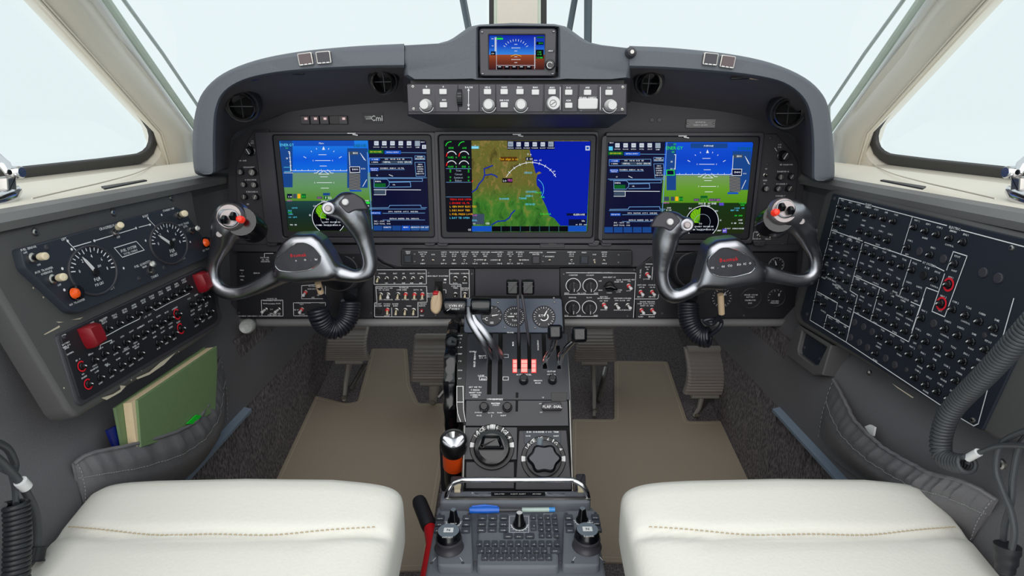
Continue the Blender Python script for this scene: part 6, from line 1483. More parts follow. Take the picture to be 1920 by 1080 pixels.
def tall_knob(x, y, xt, yt, r, m):
    a = FK.P(*KC(x, y)); ax = Vector((0, 0, 1)); hgt = .020
    M0 = Matrix.Translation(a); b = MB(); k = FK.pm(*KC(x, y)); r *= k / 4.571
    b.lathe(M0, [(r * 1.15, 0), (r * 1.12, .004), (r * .85, .008), (r * .62, hgt), (r * .5, hgt + .002)], 'gloss_black', 20, topmat=m); o = part('tuning_knob', b, kc)
    b = MB(); b.ring(FK, *FK.uv(*KC(x, y)), r * 1.35, r * .12, .0004, 'lettering', pi, 2 * pi, 16)
    for i in range(9): a_ = pi * (1 + i / 8); u, v = FK.uv(*KC(x, y)); b.line(FK, [(u + r * 1.3 * cos(a_), v + r * 1.3 * sin(a_)), (u + r * 1.55 * cos(a_), v + r * 1.55 * sin(a_))], r * .1, .0004, 'lettering')
    part('knob_marking', b, o)
tall_knob(415, 450, 0, 0, 46, 'knob_top'); tall_knob(1515, 440, 0, 0, 46, 'knob_top'); tall_knob(978, 478, 0, 0, 50, 'light_key')
for x, y, t in ((375, 665, 'OFFSET'), (1555, 655, 'Squelch')):
    p = KC(x, y); a = FK.P(*p); k = FK.pm(*p) / 4.571; M0 = Matrix.Translation(a)
    b = MB(); b.lathe(M0, [(128 * k, 0), (122 * k, .003), (112 * k, .005), (110 * k, .012), (114 * k, .013), (110 * k, .016)], 'bezel', 36); o = part('cursor_knob_base', b, kc)
    b = MB(); b.lathe(M0, [(106 * k, .016), (104 * k, .021), (100 * k, .022), (98 * k, .026), (90 * k, .028)], 'gloss_black', 36, topmat='knob_top'); part('cursor_knob', b, o)
    f = Fr(a + Vector((0, 0, .0283)), (1, 0, 0), (0, 1, 0)); b = MB(); b.flat(f, rect(-.0068, -.005, .0068, .005), .0002, 'white'); b.text(f, 0, 0, 'N', .007, .0004, 'black'); b.text(f, 0, -.015, t, .0045, .0002, 'white'); b.text(f, .006, .014, 'NAV', .004, .0002, 'white'); part('knob_lettering', b, o)
# latches beside the head
for x0, x1, y0, y1 in ((380, 500, 50, 190), (1450, 1550, 30, 190)):
    b = MB(); f = FK.off(.006); b.prism(f, rounded(f.uvs([KC(x0, y1), KC(x1, y1), KC(x1 - 5, y0), KC(x0 + 10, y0)]), .004), -.04, .0, 'bezel', .004); o = part('hinge_block', b, kc)
    b = MB(); f = FK.off(.0065); xm_ = (x0 + x1) / 2; b.prism(f, f.uvs([KC(xm_ - 20, y1), KC(xm_ + 30, y1), KC(xm_ + 40, y1 - 55), KC(xm_ - 25, y1 - 55)]), -.002, .003, 'ivory', .001); part('latch_plate', b, o)

# ================================================================ ballpoint pen lying across the console
t = thing('ballpoint_pen', 'ballpoint pen with blue cap lying across the keypad console', 'pen', FK.P(*KC(900, 348), .006))
f = FK; hp = .0045
P_ = lambda x, y=347: f.P(*KC(x, y), hp)
b = MB(); b.tube([P_(1000, 348), P_(1235, 346)], .0036, 'clearpen', 12); part('barrel', b, t)
b = MB(); b.tube([P_(548, 352), P_(565, 350), P_(700, 348), P_(805, 348)], [.0042, .0050, .0054, .0044], 'bluepen', 14); cp_ = part('cap', b, t)
b = MB(); b.tube([P_(570, 338) + Vector((0, 0, .004)), P_(680, 330) + Vector((0, 0, .004)), P_(790, 334) + Vector((0, 0, .003))], [.0014, .0022, .0014], 'bluepen', 8); part('clip', b, cp_)
b = MB(); b.tube([P_(803, 348), P_(1010, 348)], .0034, 'bezel', 12); part('grip', b, t)
b = MB(); b.tube([P_(1232, 346), P_(1282, 346)], .0038, 'cyanpen', 12); part('end_plug', b, t)

# ================================================================ LEFT SIDE CONSOLE
random.seed(31)
FLW = Fr((-.575, 0, -.13), (0, 1, 0), (-.2, 0, 1))       # plane of the left side panels, facing in and slightly up
hs_ = thing('fuel_panel', 'left wall fuel panel with two gauges and toggles in a grey housing', 'instrument panel', FLW.P(200, 620))
def housing(fr, outer, parent, holes, depth, nm='housing', mat='housing', bev=.006):
    b = MB(); b.prism(fr, rounded(fr.uvs(outer), .012, 4), -depth, 0, mat, bev); return part(nm, b, parent, 45)
ho = [(-60, 445), (350, 349), (362, 356), (372, 420), (392, 462), (402, 500), (418, 598), (404, 618), (150, 782), (132, 776), (60, 625), (-60, 380)]
hb = housing(FLW, [(-60, 442), (350, 350), (362, 358), (374, 425), (398, 475), (418, 598), (404, 620), (148, 784), (130, 774), (-60, 455)], hs_, None, .03)
f = FLW
pl = [(38, 466), (326, 387), (346, 395), (398, 470), (390, 483), (150, 587), (132, 583), (47, 502)]
b = MB(); b.prism(f, rounded(f.uvs(pl, .011), .004), -.002, .011, 'plate_blue', .0015); part('face_plate', b, hs_)
F4 = f.off(.011)
kk_ = lambda x, y: F4.pm(x, y)
for (x, y, w, hgt), nd in (((175, 507, 108, 76), 112), ((317, 456, 82, 64), 130)):
    ul = F4.uv(x - w / 2 * .97, y - 15 * w / 108)[0]; ur = F4.uv(x + w / 2 * .97, y + 15 * w / 108)[0]
    r = (ur - ul) / 2; vt = hgt / 2 * kk_(x, y) * 1.05
    gauge(hs_, F4, x, y, 1.0, nd, (165, -10, 16), face='dial_blue', ringm='bezel', sv=vt / r * 1.12, extra=((0, -.38, 'FQR', .15), (0, -.6, 'PSI LBS', .12), (.3, .1, '100', .12)), k=r * 1.0)
def toggle_w(fr, x, y, xt, yt, parent, r, tip, body='steel', hgt=.024):
    """metal toggle whose tip shows at xt, yt"""
    a = fr.P(x, y); c = fr.P(xt, yt, hgt); k = fr.pm(x, y)
    b = MB(); b.lathe(fr.M(x, y), [(r * k * 1.2, 0), (r * k * 1.2, .003), (r * k * .8, .005)], 'steel', 14); o = part('toggle_switch', b, parent)
    b = MB(); b.tube([a, a.lerp(c, .35), a.lerp(c, .6)], [r * k * .55, r * k * .75, r * k * .8], body, 12); b.tube([a.lerp(c, .58), a.lerp(c, .7), a.lerp(c, .97), c], [r * k * .8, r * k * .95, r * k * .9, r * k * .5], tip, 12); part('lever', b, o)
for x, y, xt, yt, r in ((58, 484, 86, 480, 8), (96, 524, 120, 519, 8), (214, 436, 227, 421, 6.5), (334, 404, 347, 400, 6.5), (357, 432, 372, 428, 6), (282, 508, 287, 494, 6)): toggle_w(F4, x, y, xt, yt, hs_, r, 'ivory' if r > 6 else 'steel', 'gloss_black' if r > 7 else 'steel')
for x, y, r in ((139, 550, 12), (385, 455, 9)):
    k = F4.pm(x, y); b = MB(); b.lathe(F4.M(x, y), [(r * k * 1.15, 0), (r * k * 1.1, .007), (r * k * .9, .008)], 'gloss_black', 20); o = part('warning_lamp', b, hs_)
    b = MB(); b.lathe(F4.M(x, y, .0075), [(r * k * .85, 0), (r * k * .7, .004), (r * k * .3, .006)], 'orange_lens', 18); part('lamp_lens', b, o)
b = MB()
W = .0011
def wl(pts, cvf=L1, fr=F4, w=W): b.line(fr, fr.uvs([cvf(*p) for p in pts]), w, .0004, 'lettering')
wl([(550, 652), (680, 614)]); wl([(700, 608), (1010, 515)]); wl([(1040, 505), (1130, 482)]); wl([(505, 612), (572, 682)]); wl([(1105, 437), (1165, 500)])
wl([(855, 660), (1020, 610), (1080, 675), (915, 730), (855, 660)])
for x, y in ((505, 608), (705, 606), (1018, 511), (1122, 486), (1108, 437), (535, 670), (755, 675), (465, 815), (925, 812), (480, 975), (622, 970), (1090, 605), (1215, 735), (1425, 615), (1295, 500), (1210, 412)): b.flat(F4, circle(*F4.uv(*L1(x, y)), .0019, 8), .0005, 'lettering')
b2_ = b
def wt(cvf, x, y, t, s, fr=F4): gt(b, fr, cvf, x, y, t, s * 1.3, 'lettering', .0004)
for x, y, t, s in ((215, 662, 'FUEL SENSOR', 3.2), (190, 695, 'OFF', 3), (290, 785, 'ON', 3), (330, 825, 'AUX TRANSFER', 3.2), (350, 845, 'OVERRIDE', 3.2), (445, 937, 'OFF', 3), (580, 1065, 'NO TRANSFER', 3.2), (480, 592, 'LEFT', 3.4), (795, 507, 'CROSSFEED', 3.8), (870, 485, 'FLOW', 3.4), (888, 578, 'OFF', 3.2), (1092, 420, 'RIGHT', 3.4), (965, 665, 'FUEL SYSTEM', 4), (980, 690, 'TOTAL USABLE', 3), (1070, 780, 'FUEL QUANTITY', 3.4), (1085, 800, 'MAIN', 3), (1160, 872, 'TANKS', 3.6), (1265, 372, 'STANDBY PMP', 3), (1375, 480, 'CROSS TRANS', 3), (1390, 497, 'LEVEL', 3), (1550, 670, 'NO TRANS', 3), (840, 960, 'LEFT', 3.6), (1372, 738, 'RIGHT', 3.2)): wt(L1, x, y, t, s)
part('panel_lettering', b, hs_, kind='stuff')
for x, y in ((347, 657), (1042, 890), (1230, 810)): inst('screw', ME['screw'], F4.M(*L1(x, y)) @ S(.0036), hs_)
for x, y in ((66, 435), (212, 398), (321, 370)):
    k = FLW.pm(x, y); b = MB(); b.lathe(FLW.M(x, y, -.0005), [(9 * k, 0), (8 * k, .0012), (6 * k, .0)], 'panel_dark', 20); o = part('screw_recess', b, hs_)
    inst('screw', ME['screw_bright'], FLW.M(x - 1, y + 1, .0005) @ S(.0042), hs_)
# chipped paint along the lower edge
b = MB(); f = FLW.off(.0005)
for pts in ([(760, 1065), (850, 1035), (905, 1000), (900, 970), (945, 975), (905, 1020), (800, 1080)], [(1020, 915), (1120, 870), (1200, 800), (1320, 722), (1230, 815), (1120, 890), (1030, 925)], [(325, 590), (445, 520), (450, 535), (340, 590)], [(535, 480), (625, 457), (600, 475)], [(420, 492), (480, 495), (440, 502)]): b.flat(f, f.uvs([L2(*p) for p in pts]), 0, 'chip')
for x, y in ((250, 240), (325, 310), (480, 990), (1640, 428), (1385, 645), (1340, 718), (1208, 765), (985, 930), (1060, 858)): b.flat(f, circle(*f.uv(*L2(x, y)), .0012, 6), 0, 'chip')
part('paint_chips', b, hs_, kind='stuff')

# left circuit breaker panel
cb = thing('circuit_breaker_panel', 'small black left wall breaker panel with red guarded switches', 'breaker panel', FLW.P(280, 690))
f = FLW
bp = [L2(425, 600), L2(1515, 95), L2(1560, 110), L2(1620, 470), L2(1600, 500), L2(610, 1085), L2(575, 1070)]
b = MB(); b.prism(f, rounded(f.uvs([L2(400, 600), L2(1510, 78), L2(1575, 95), L2(1660, 480), L2(1630, 520), L2(600, 1130), L2(560, 1110)]), .006), -.01, .003, 'bezel', .003); part('panel_frame', b, cb)
b = MB(); b.prism(f, rounded(f.uvs(bp), .004), -.01, .0045, 'panel_black', .001); part('face_plate', b, cb)
F5 = f.off(.0045)
brk = [(805, 545), (885, 505), (960, 465), (1030, 430), (1100, 393), (1165, 362), (1230, 330), (1290, 298), (1350, 270), (1405, 240), (775, 735), (860, 690), (935, 648), (1005, 608), (1075, 573), (1145, 530), (1207, 495), (1268, 465), (700, 780), (1435, 365), (1490, 335), (1540, 312), (745, 910), (830, 862), (905, 815), (975, 775), (1045, 730), (1180, 650), (1240, 612), (1300, 578), (1465, 480), (1515, 445), (1565, 418)]
reds = [(1325, 437), (1352, 545), (610, 828), (658, 962)]
for x, y in brk + reds: inst('circuit_breaker', ME['breaker'], F5.M(*L2(x, y), 0, .9) @ S(6.6 * F5.pm(*L2(x, y))), cb)
for x, y in reds:
    b = MB(); k = F5.pm(*L2(x, y)); b.ring(F5, *F5.uv(*L2(x, y)), 9.2 * k, 2.6 * k, .0008, 'red_ring', radians(40), radians(330), 24); part('red_collar', b, cb)
b = MB()
def w5(pts): b.line(F5, F5.uvs([L2(*p) for p in pts]), .001, .0004, 'lettering')
w5([(725, 638), (925, 530), (1045, 472), (1050, 455)]); w5([(1150, 398), (1165, 408), (1270, 352), (1420, 280)]); w5([(750, 695), (750, 668), (835, 630), (835, 650)])
for i, (x, y) in enumerate(brk[:10]): gt(b, F5, L2, x - 28, y - 62, G(5), 3.2, 'lettering', .0004); gt(b, F5, L2, x - 22, y - 46, G(5), 3.2, 'lettering', .0004)
for x, y in brk[10:]: gt(b, F5, L2, x - 18, y - 44, G(5), 2.8, 'lettering', .0004); gt(b, F5, L2, x + 10, y + 42, G(5), 2.8, 'lettering', .0004)
for x, y, t in ((478, 594, 'OPEN'), (495, 655, 'BATTERY'), (500, 675, 'EMER BUS'), (500, 690, 'SENSE'), (528, 728, 'NORMAL'), (690, 500, 'OPEN'), (775, 472, 'CROSSFEED'), (670, 737, 'OIL'), (585, 778, 'EN  O'), (625, 885, 'NO'), (632, 908, 'ENGINE'), (1310, 392, 'LANDING'), (1338, 495, 'FLAPS'), (1108, 447, 'L EO  SEAT'), (1055, 530, 'CROSS BUS'), (708, 845, 'MANIFOLD'), (800, 812, 'FIELD'), (945, 705, 'CONTROL'), (1020, 670, 'BLEED AIR')): gt(b, F5, L2, x, y, t, 3.0, 'lettering', .0004)
part('panel_lettering', b, cb, kind='stuff')
def guard(x, y, w, hgt):
    p0 = L2(x, y); u, v = F5.uv(*p0); k = F5.pm(*p0); W_ = w / 4 * k; H_ = hgt / 4 * k
    Lp = []
    for t_, z in ((0.5, .010), (.4, .016), (.0, .017), (-.35, .017), (-.5, .011)):
        Lp.append([F5.w(u + sx_ * W_ / 2 * (1.0 if t_ > -.3 else .9 if t_ > -.4 else .7), v + t_ * H_, zz) for sx_, zz in ((-1, 0), (-1, z * .8), (-.85, z), (.85, z), (1, z * .8), (1, 0))])
    b = MB(); b.loft(Lp, 'dark_red'); part('switch_guard', b, cb, 50, label='red flip-up switch guard')
guard(655, 605, 128, 165); guard(1492, 200, 100, 145)
inst('screw', ME['screw'], F5.M(*L2(478, 610)) @ S(.0026), cb)

# ================================================================ RIGHT SIDE BREAKER PANEL
random.seed(41)
FRW = Fr((.567, 0, -.13), (0, -1, 0), (.1, 0, 1))
rb = thing('circuit_breaker_panel', 'large black right wall panel covered with round breakers and white outlines', 'breaker panel', FRW.P(1680, 720))
ho = [(1562, 352), (2100, 480), (2100, 830), (1890, 822), (1862, 824), (1700, 728), (1492, 606), (1487, 580), (1500, 540), (1546, 360)]
b = MB(); b.prism(FRW, rounded(FRW.uvs(ho), .012, 4), -.028, 0, 'housing', .006); part('housing', b, rb, 45)
fp = [R1(320, 88), R1(2300, 600), R2(1480, 600) if False else (1905, 690), R2(1385, 955), R2(1335, 925), R2(100, 150), R2(88, 100)]
fp = [(1564, 363), (2060, 480), (2060, 560), (1925, 640), (1846, 808), (1828, 800), (1508, 602), (1503, 588)]
b = MB(); b.prism(FRW, rounded(FRW.uvs(fp), .004), -.002, .003, 'breaker_plate', .001); part('face_plate', b, rb)
F6 = FRW.off(.003)
o2 = lambda l: [R2(x, y) for x, y in l]
o1 = lambda l: [R1(x, y) for x, y in l]
bk = o1([(372, 182), (430, 197), (490, 213), (552, 233), (618, 250), (690, 272), (760, 290), (342, 302), (398, 322), (518, 362), (583, 382), (650, 407), (717, 430), (313, 418), (368, 440), (425, 460), (485, 482), (284, 537), (337, 558), (393, 580), (452, 605), (258, 648), (310, 675), (365, 702), (420, 725), (333, 815), (390, 842), (450, 870), (207, 865), (257, 890), (548, 510), (610, 530), (675, 558), (745, 588), (820, 615), (513, 637), (573, 660), (637, 688), (706, 718), (776, 750), (482, 753), (540, 785), (602, 815), (508, 905), (570, 940), (668, 840), (735, 878), (810, 912), (912, 333), (992, 360), (1075, 385), (1168, 412), (1265, 440), (862, 478), (1028, 532), (1203, 597), (895, 643), (1060, 710), (853, 780), (928, 815), (1155, 747), (1103, 885)])
bk += o2([(285, 185), (338, 213), (392, 248), (360, 103), (420, 135), (663, 275), (733, 315), (805, 355), (877, 400), (955, 445), (1040, 492), (1127, 540), (1215, 592), (632, 395), (965, 140), (1135, 218), (1228, 265), (1325, 312), (1427, 367), (920, 272), (998, 312), (1085, 357), (1175, 405), (1268, 455), (1365, 503), (632, 125), (695, 158), (772, 192), (843, 235), (880, 100), (917, 572), (998, 622), (1080, 672), (1165, 722), (1190, 78), (1285, 120), (1382, 165), (1490, 213)])
for p in bk: inst('circuit_breaker', ME['breaker'], F6.M(*p, 0, -.7) @ S(.0050), rb)
for p, r in [(q, .0058) for q in o1([(945, 507), (1118, 562)])] + [(q, .0062) for q in o1([(1405, 660), (1515, 700)])] + [(q, .0055) for q in o2([(475, 172), (540, 205), (602, 240), (445, 282), (510, 318), (568, 355), (700, 432), (765, 480), (1048, 180)])]:
    inst('hole_plug', ME['cap'], F6.M(*p) @ S(r), rb)
inst('hole_plug', ME['cap_black'], F6.M(*R1(975, 680)) @ S(.0062), rb)
for x, y in ((1155, 747), (1103, 885)):
    b = MB(); b.ring(F6, *F6.uv(*R1(x, y)), .0078, .0026, .0008, 'red_ring', 0, 2 * pi, 28); part('red_collar', b, rb)
b = MB()
def w6(cvf, pts, w=.0012): b.line(F6, F6.uvs([cvf(*p) for p in pts]), w, .0004, 'lettering')
w6(R1, [(545, 165), (362, 120), (305, 352), (245, 570)]); w6(R1, [(240, 595), (150, 1003)]); w6(R1, [(600, 178), (1140, 320)]); w6(R1, [(1245, 352), (1697, 472)]); w6(R1, [(890, 262), (808, 530)]); w6(R1, [(305, 352), (530, 432)]); w6(R1, [(545, 440), (690, 490)]); w6(R1, [(728, 500), (955, 578)]); w6(R1, [(1060, 618), (1120, 648)])
w6(R1, [(530, 450), (440, 790)]); w6(R1, [(882, 568), (800, 820)]); w6(R1, [(470, 685), (705, 790)]); w6(R1, [(655, 772), (590, 1003)]); w6(R1, [(495, 825), (430, 1080)]); w6(R1, [(440, 790), (495, 825)]); w6(R1, [(1140, 640), (1188, 508), (1288, 540), (1125, 980), (1033, 940), (1125, 670)]); w6(R1, [(1075, 798), (992, 768), (890, 1075)]); w6(R1, [(882, 872), (945, 900)]); w6(R1, [(205, 798), (350, 880), (330, 980)])
w6(R2, [(150, 155), (412, 315), (490, 0)]); w6(R2, [(250, 212), (275, 115), (432, 205)]); w6(R2, [(330, 135), (350, 30)]); w6(R2, [(470, 98), (865, 312), (970, 0)]); w6(R2, [(412, 315), (1130, 793)]); w6(R2, [(1625, 0), (1525, 350)]); w6(R2, [(1450, 605), (1368, 905), (1335, 920), (1230, 858)])
for i, p in enumerate(bk):
    x, y = p; s_ = 3.0 + max(0, (x - 1600)) * .0035
    cvI = lambda a, c: (a, c)
    gt(b, F6, cvI, x + 3, y - 11.5 - max(0, x - 1600) * .012, random.choice(('CABIN', 'ENG 1', 'COM 2', 'LIGHTS', 'AUDIO', 'ADF 1', 'TCAS', 'NAV 2', 'DME', 'PITOT')), s_, 'lettering', .0004)
    if i % 2: gt(b, F6, cvI, x - 3, y + 13, random.choice(('CONTROL', 'ENGINE', 'WARN', 'LEFT', 'RIGHT')), s_ * .9, 'lettering', .0004)
for x, y, t, s_ in ((572, 170, 'FLIGHT', 4.2), (570, 188, 'COMPART', 3), (1195, 338, 'ELECTRIC', 4.6), (1185, 362, 'AVIONIC', 3.2), (705, 492, 'AVIONIC', 3.6), (1010, 600, 'RT SYSTEMS', 4.2), (995, 625, 'A I B', 4), (470, 408, 'INSTRUMENTS', 3.6), (435, 425, 'I O M G', 3.4), (300, 710, 'EIT LEVER SENSOR', 3), (350, 760, 'ENGINE CONTROL', 3), (815, 840, 'WARNING DEICE', 3.4)): gt(b, F6, R1, x, y, t, s_, 'lettering', .0004)
part('panel_lettering', b, rb, kind='stuff')
for p, m in ((R1(325, 125), 'screw'), (R1(1608, 482), 'screw_bright'), (R2(128, 112), 'screw'), (R2(848, 515), 'screw'), (R2(1328, 880), 'screw_bright'), (R2(945, 350), 'screw'), (R2(1412, 265), 'screw'), (R1(740, 812), 'screw')): inst('screw', ME[m], F6.M(*p) @ S(.0035), rb)
b = MB(); f = FRW.off(.0006)
for pts in ([(1405, 850), (1450, 865), (1430, 910), (1412, 880)], [(740, 610), (800, 650), (900, 715), (890, 718), (780, 645)]): b.flat(f, f.uvs(o2(pts)), 0, 'chip')
part('paint_chips', b, rb, kind='stuff')
# recessed ash tray-like box below the panel's forward corner
ab = thing('side_pocket_box', 'grey tray with dark plate under the forward corner of the right breaker panel', 'tray', atx(1530, 690, .55))
FA2 = Fr((.553, 0, -.35), (0, -1, 0), (.15, 0, 1))
oq = [(1502, 610), (1565, 648), (1548, 704), (1530, 705), (1481, 668), (1478, 655)]; iq = [(1510, 622), (1556, 652), (1540, 684), (1531, 686), (1503, 664), (1502, 655)]
b = MB(); b.frame(FA2, FA2.uvs(oq), FA2.uvs(iq), -.03, .006, 'housing', hin=-.004, bevel=.002); part('tray_rim', b, ab)
b = MB(); b.flat(FA2, FA2.uvs(iq), -.002, 'breaker_plate'); o = part('tray_plate', b, ab)
for x, y in ((160, 260), (110, 355), (275, 343), (220, 437)): inst('screw', ME['screw'], FA2.M(*R2(x, y), -.002) @ S(.003), ab)

# ================================================================ SEATS
def seat(sx, label):
    t = thing('pilot_chair', label, 'seat', (sx * .333, .40, floor_z(.40)), 'pair of cream leather seats')
    x0, x1 = .138, .542
    cx = (x0 + x1) / 2; L = []; n = 56
    slope = .21; top = lambda y: -.440 + slope * (y - .66)
    seam = lambda u: .585 - .018 * (1 - (u * u)) if True else 0
    ys = [.672, .670, .664, .655, .643, .628, .61, .595, .588, .583, .578, .573, .568, .562, .555, .54, .51, .46, .40, .33, .26, .20, .16, .14]
    for y in ys:
        fr_ = max(0.0, min(1.0, (.672 - y) / .034)); q = math.sqrt(max(0.0, 1 - (1 - fr_) ** 2)) if fr_ < 1 else 1
        H0 = .055; a = (x1 - x0) / 2 - .018 * (1 - q) - (.006 if False else 0)
        hb_ = H0 * (.25 + .75 * q) if q < 1 else H0
        zc = top(y) - H0
        loop = []
        for k in range(n):
            an = 2 * pi * k / n; c_, s_ = cos(an), sin(an); e = .27
            X = a * (abs(c_) ** e) * (1 if c_ >= 0 else -1); Z = hb_ * (abs(s_) ** .38) * (1 if s_ >= 0 else -1)
            uu = X / a
            if Z > 0:
                Z += .010 * (1 - uu * uu) * q
                sy = .560 + .026 * uu * uu * 1.0
                Z -= .007 * math.exp(-((y - sy) / .007) ** 2) * min(1, (1 - abs(uu)) * 12)
                Z += .0015 * sin(uu * 9 + y * 25) * (1 - uu * uu) * q
            loop.append(Vector((sx * cx + X, y, zc + Z)))
        L.append(loop)
    b = MB(); b.loft(L, 'seat_leather'); o = part('cushion', b, t, 80)
    b = MB()
    for i in range(64):
        uu = -.88 + 1.76 * i / 63; y = .560 + .026 * uu * uu + .005; a = (x1 - x0) / 2
        X = sx * cx + uu * a; z = top(y) + .010 * (1 - uu * uu) + .0015 * sin(uu * 9 + y * 25) * (1 - uu * uu) - .0012
        z -= .0008 + .004 * abs(uu) ** 10
        b.tube([(X - .0018, y, z), (X, y, z + .0006), (X + .0018, y, z)], .0007, 'stitch', 5)
    part('stitching', b, o, kind='stuff')
    b = MB(); f_ = Fr((sx * cx, 0, 0), (1, 0, 0), (0, 1, 0)); b.prism(f_, rounded(rect(-.16, .16, .16, .60), .02), floor_z(.3) + .04, top(.4) - .10, 'panel_dark', .01); part('seat_base', b, t)
seat(-1, 'cream leather seat cushion on the left beside the green binder')
seat(1, 'cream leather seat cushion on the right beside the coiled cable')

# ================================================================ FLOOR MATS
def floor_mat(pts, label):
    f = FL.off(.001); uv = rounded(f.uvs(pts), .008, 3)
    t = thing('floor_mat', label, 'floor mat', f.P(sum(p[0] for p in pts) / len(pts), sum(p[1] for p in pts) / len(pts)), 'tan floor mats')
    b = MB(); b.prism(f, uv, 0, .006, 'mat_tan', .002); part('mat_sheet', b, t)
    b = MB(); w = inset(uv, .010)
    b.line(f, w, .0016, .0064, 'mat_edge', closed=True); part('edge_stitching', b, t)
wl_ = lambda l: [WC(x, y) for x, y in l]
floor_mat(wl_([(305, 292), (408, 318), (445, 312), (492, 135), (612, 135), (622, 255), (650, 318), (760, 318)]) + [(848, 760), (800, 1072), (700, 1076), (442, 1076), (520, 898)], 'tan floor mat under the left pedals')
floor_mat(wl_([(1160, 370), (1300, 372), (1300, 176), (1478, 178), (1545, 378), (1680, 376)]) + [(1414, 898), (1494, 1060), (1240, 1060), (1100, 1056), (1070, 900)], 'tan floor mat under the right pedals')

# ================================================================ RUDDER PEDALS
def pedal(x0, y0, x1, y1, arm, label, yd=1.50):
    t = thing('rudder_pedal', label, 'rudder pedal', aty((x0 + x1) / 2, y1, yd), 'four rudder pedals')
    a = aty(x0, y0, yd + .05); c = aty(x1, y0, yd + .05); hgt = (y1 - y0)
    L = []; m = 26
    zt = aty((x0 + x1) / 2, y0, yd + .05).z; zb = aty((x0 + x1) / 2, y1, yd).z
    for i in range(m + 1):
        s_ = i / m; z = zt + (zb - zt) * s_; y = yd + .05 - .05 * s_ - .025 * sin(pi * s_) ; rib = .0035 if i % 2 else 0
        if s_ < .12 or s_ > .92: rib = .001
        w_ = 1.0 + .12 * s_ - .06 * sin(pi * s_)
        xm_ = (a.x + c.x) / 2; hw = (c.x - a.x) / 2 * w_
        L.append([Vector((xm_ - hw, y + .004, z)), Vector((xm_ - hw * .9, y - rib, z)), Vector((xm_ + hw * .9, y - rib, z)), Vector((xm_ + hw, y + .004, z)), Vector((xm_ + hw, y + .018, z)), Vector((xm_ - hw, y + .018, z))])
    b = MB(); b.loft(L, 'pedal'); part('pedal_plate', b, t, 20)
    b = MB(); b.tube([aty(x0 + 4, y0, yd + .05), aty(x1 - 4, y0, yd + .05)], .010, 'pedal_arm', 10); part('top_roll', b, t)
    p0, p1 = arm
    b = MB(); b.tube([aty(x0 + 12, y1 + 2, yd + .02), aty(x1 - 12, y1 + 2, yd + .02)], .008, 'pedal_arm', 10); part('pivot_bar', b, t)
    A = aty(*p0, yd + .03); Bq = FL.P(*p1, .004)
    b = MB(); b.tube([A, A.lerp(Bq, .5) + Vector((0, -.01, 0)), Bq], [.015, .012, .010], 'pedal_arm', 10, flat=.5); o = part('pedal_arm', b, t)
    b = MB(); C_ = A.lerp(Bq, .15) + Vector((.04, .03, 0)); b.tube([C_, A.lerp(Bq, .75) + Vector((.012, .01, 0))], .007, 'steel', 8); part('brake_rod', b, o)
    b = MB(); b.lathe(Matrix.Translation(A.lerp(Bq, .85) + Vector((0, -.008, 0))) @ Matrix.Rotation(pi / 2, 4, 'X'), [(.006, 0), (.006, .008)], 'steel', 10); part('pivot_bolt', b, o)
pedal(618, 612, 692, 676, ((655, 680), (645, 752)), 'ribbed rudder pedal farthest left below the left yoke', 1.50)
pedal(776, 632, 846, 716, ((815, 720), (812, 756)), 'ribbed rudder pedal left of the throttle pedestal', 1.42)
pedal(1078, 610, 1150, 678, ((1112, 684), (1114, 782)), 'ribbed rudder pedal right of the throttle pedestal', 1.50)
pedal(1284, 655, 1368, 740, ((1316, 744), (1302, 780)), 'ribbed rudder pedal farthest right below the right yoke', 1.40)
# black rubber boots in the floor
for pts, lb in (([(560, 700), (700, 700), (690, 752), (612, 770)], 'dark floor cutout under the far left pedal'), ([(1070, 740), (1150, 740), (1150, 790), (1080, 790)], 'dark floor cutout beside the pedestal')):
    pass

# ================================================================ FLASHLIGHT
t = thing('flashlight', 'black and orange flashlight standing lens up beside the trim wheel', 'flashlight', ray(852, 905) * 1.07)
A = ray(853, 906) * 1.07; Bv = ray(850, 822) * 1.0; ax = Bv - A; Ln = ax.length
m = ax.to_track_quat('Z', 'Y').to_matrix().to_4x4(); m.translation = A; R_ = .0205
b = MB(); b.lathe(m, [(R_ * .85, 0), (R_ * .9, .006), (R_ * .9, Ln * .42)], 'black', 26, cap0=True); part('handle', b, t)
b = MB(); b.lathe(m, [(R_ * .96, Ln * .42), (R_ * .96, Ln * .74)], 'orange', 26, cap0=True); part('orange_band', b, t)
b = MB(); b.lathe(m, [(R_ * 1.0, Ln * .74), (R_ * 1.1, Ln * .8), (R_ * 1.12, Ln * .98), (R_ * 1.05, Ln), (R_ * .92, Ln * .99), (R_ * .9, Ln * .95)], 'black', 30, cap0=True, cap1=False); part('bezel_ring', b, t)
b = MB(); b.lathe(m, [(R_ * .9, Ln * .97), (R_ * .55, Ln * .88), (R_ * .2, Ln * .80)], 'chrome', 26); part('reflector', b, t)
b = MB(); b.lathe(m, [(R_ * .9, Ln * .965), (R_ * .9, Ln * .975)], 'glass', 26, cap0=True); part('lens', b, t)
b = MB(); f_ = Fr(A + Vector((-.004, .012, -.02)), (1, 0, 0), (0, 0, 1)); b.prism(f_, rounded(rect(-.026, -.02, .024, .085), .006), -.03, -.018, 'panel_black', .003); part('clip_bracket', b, t)

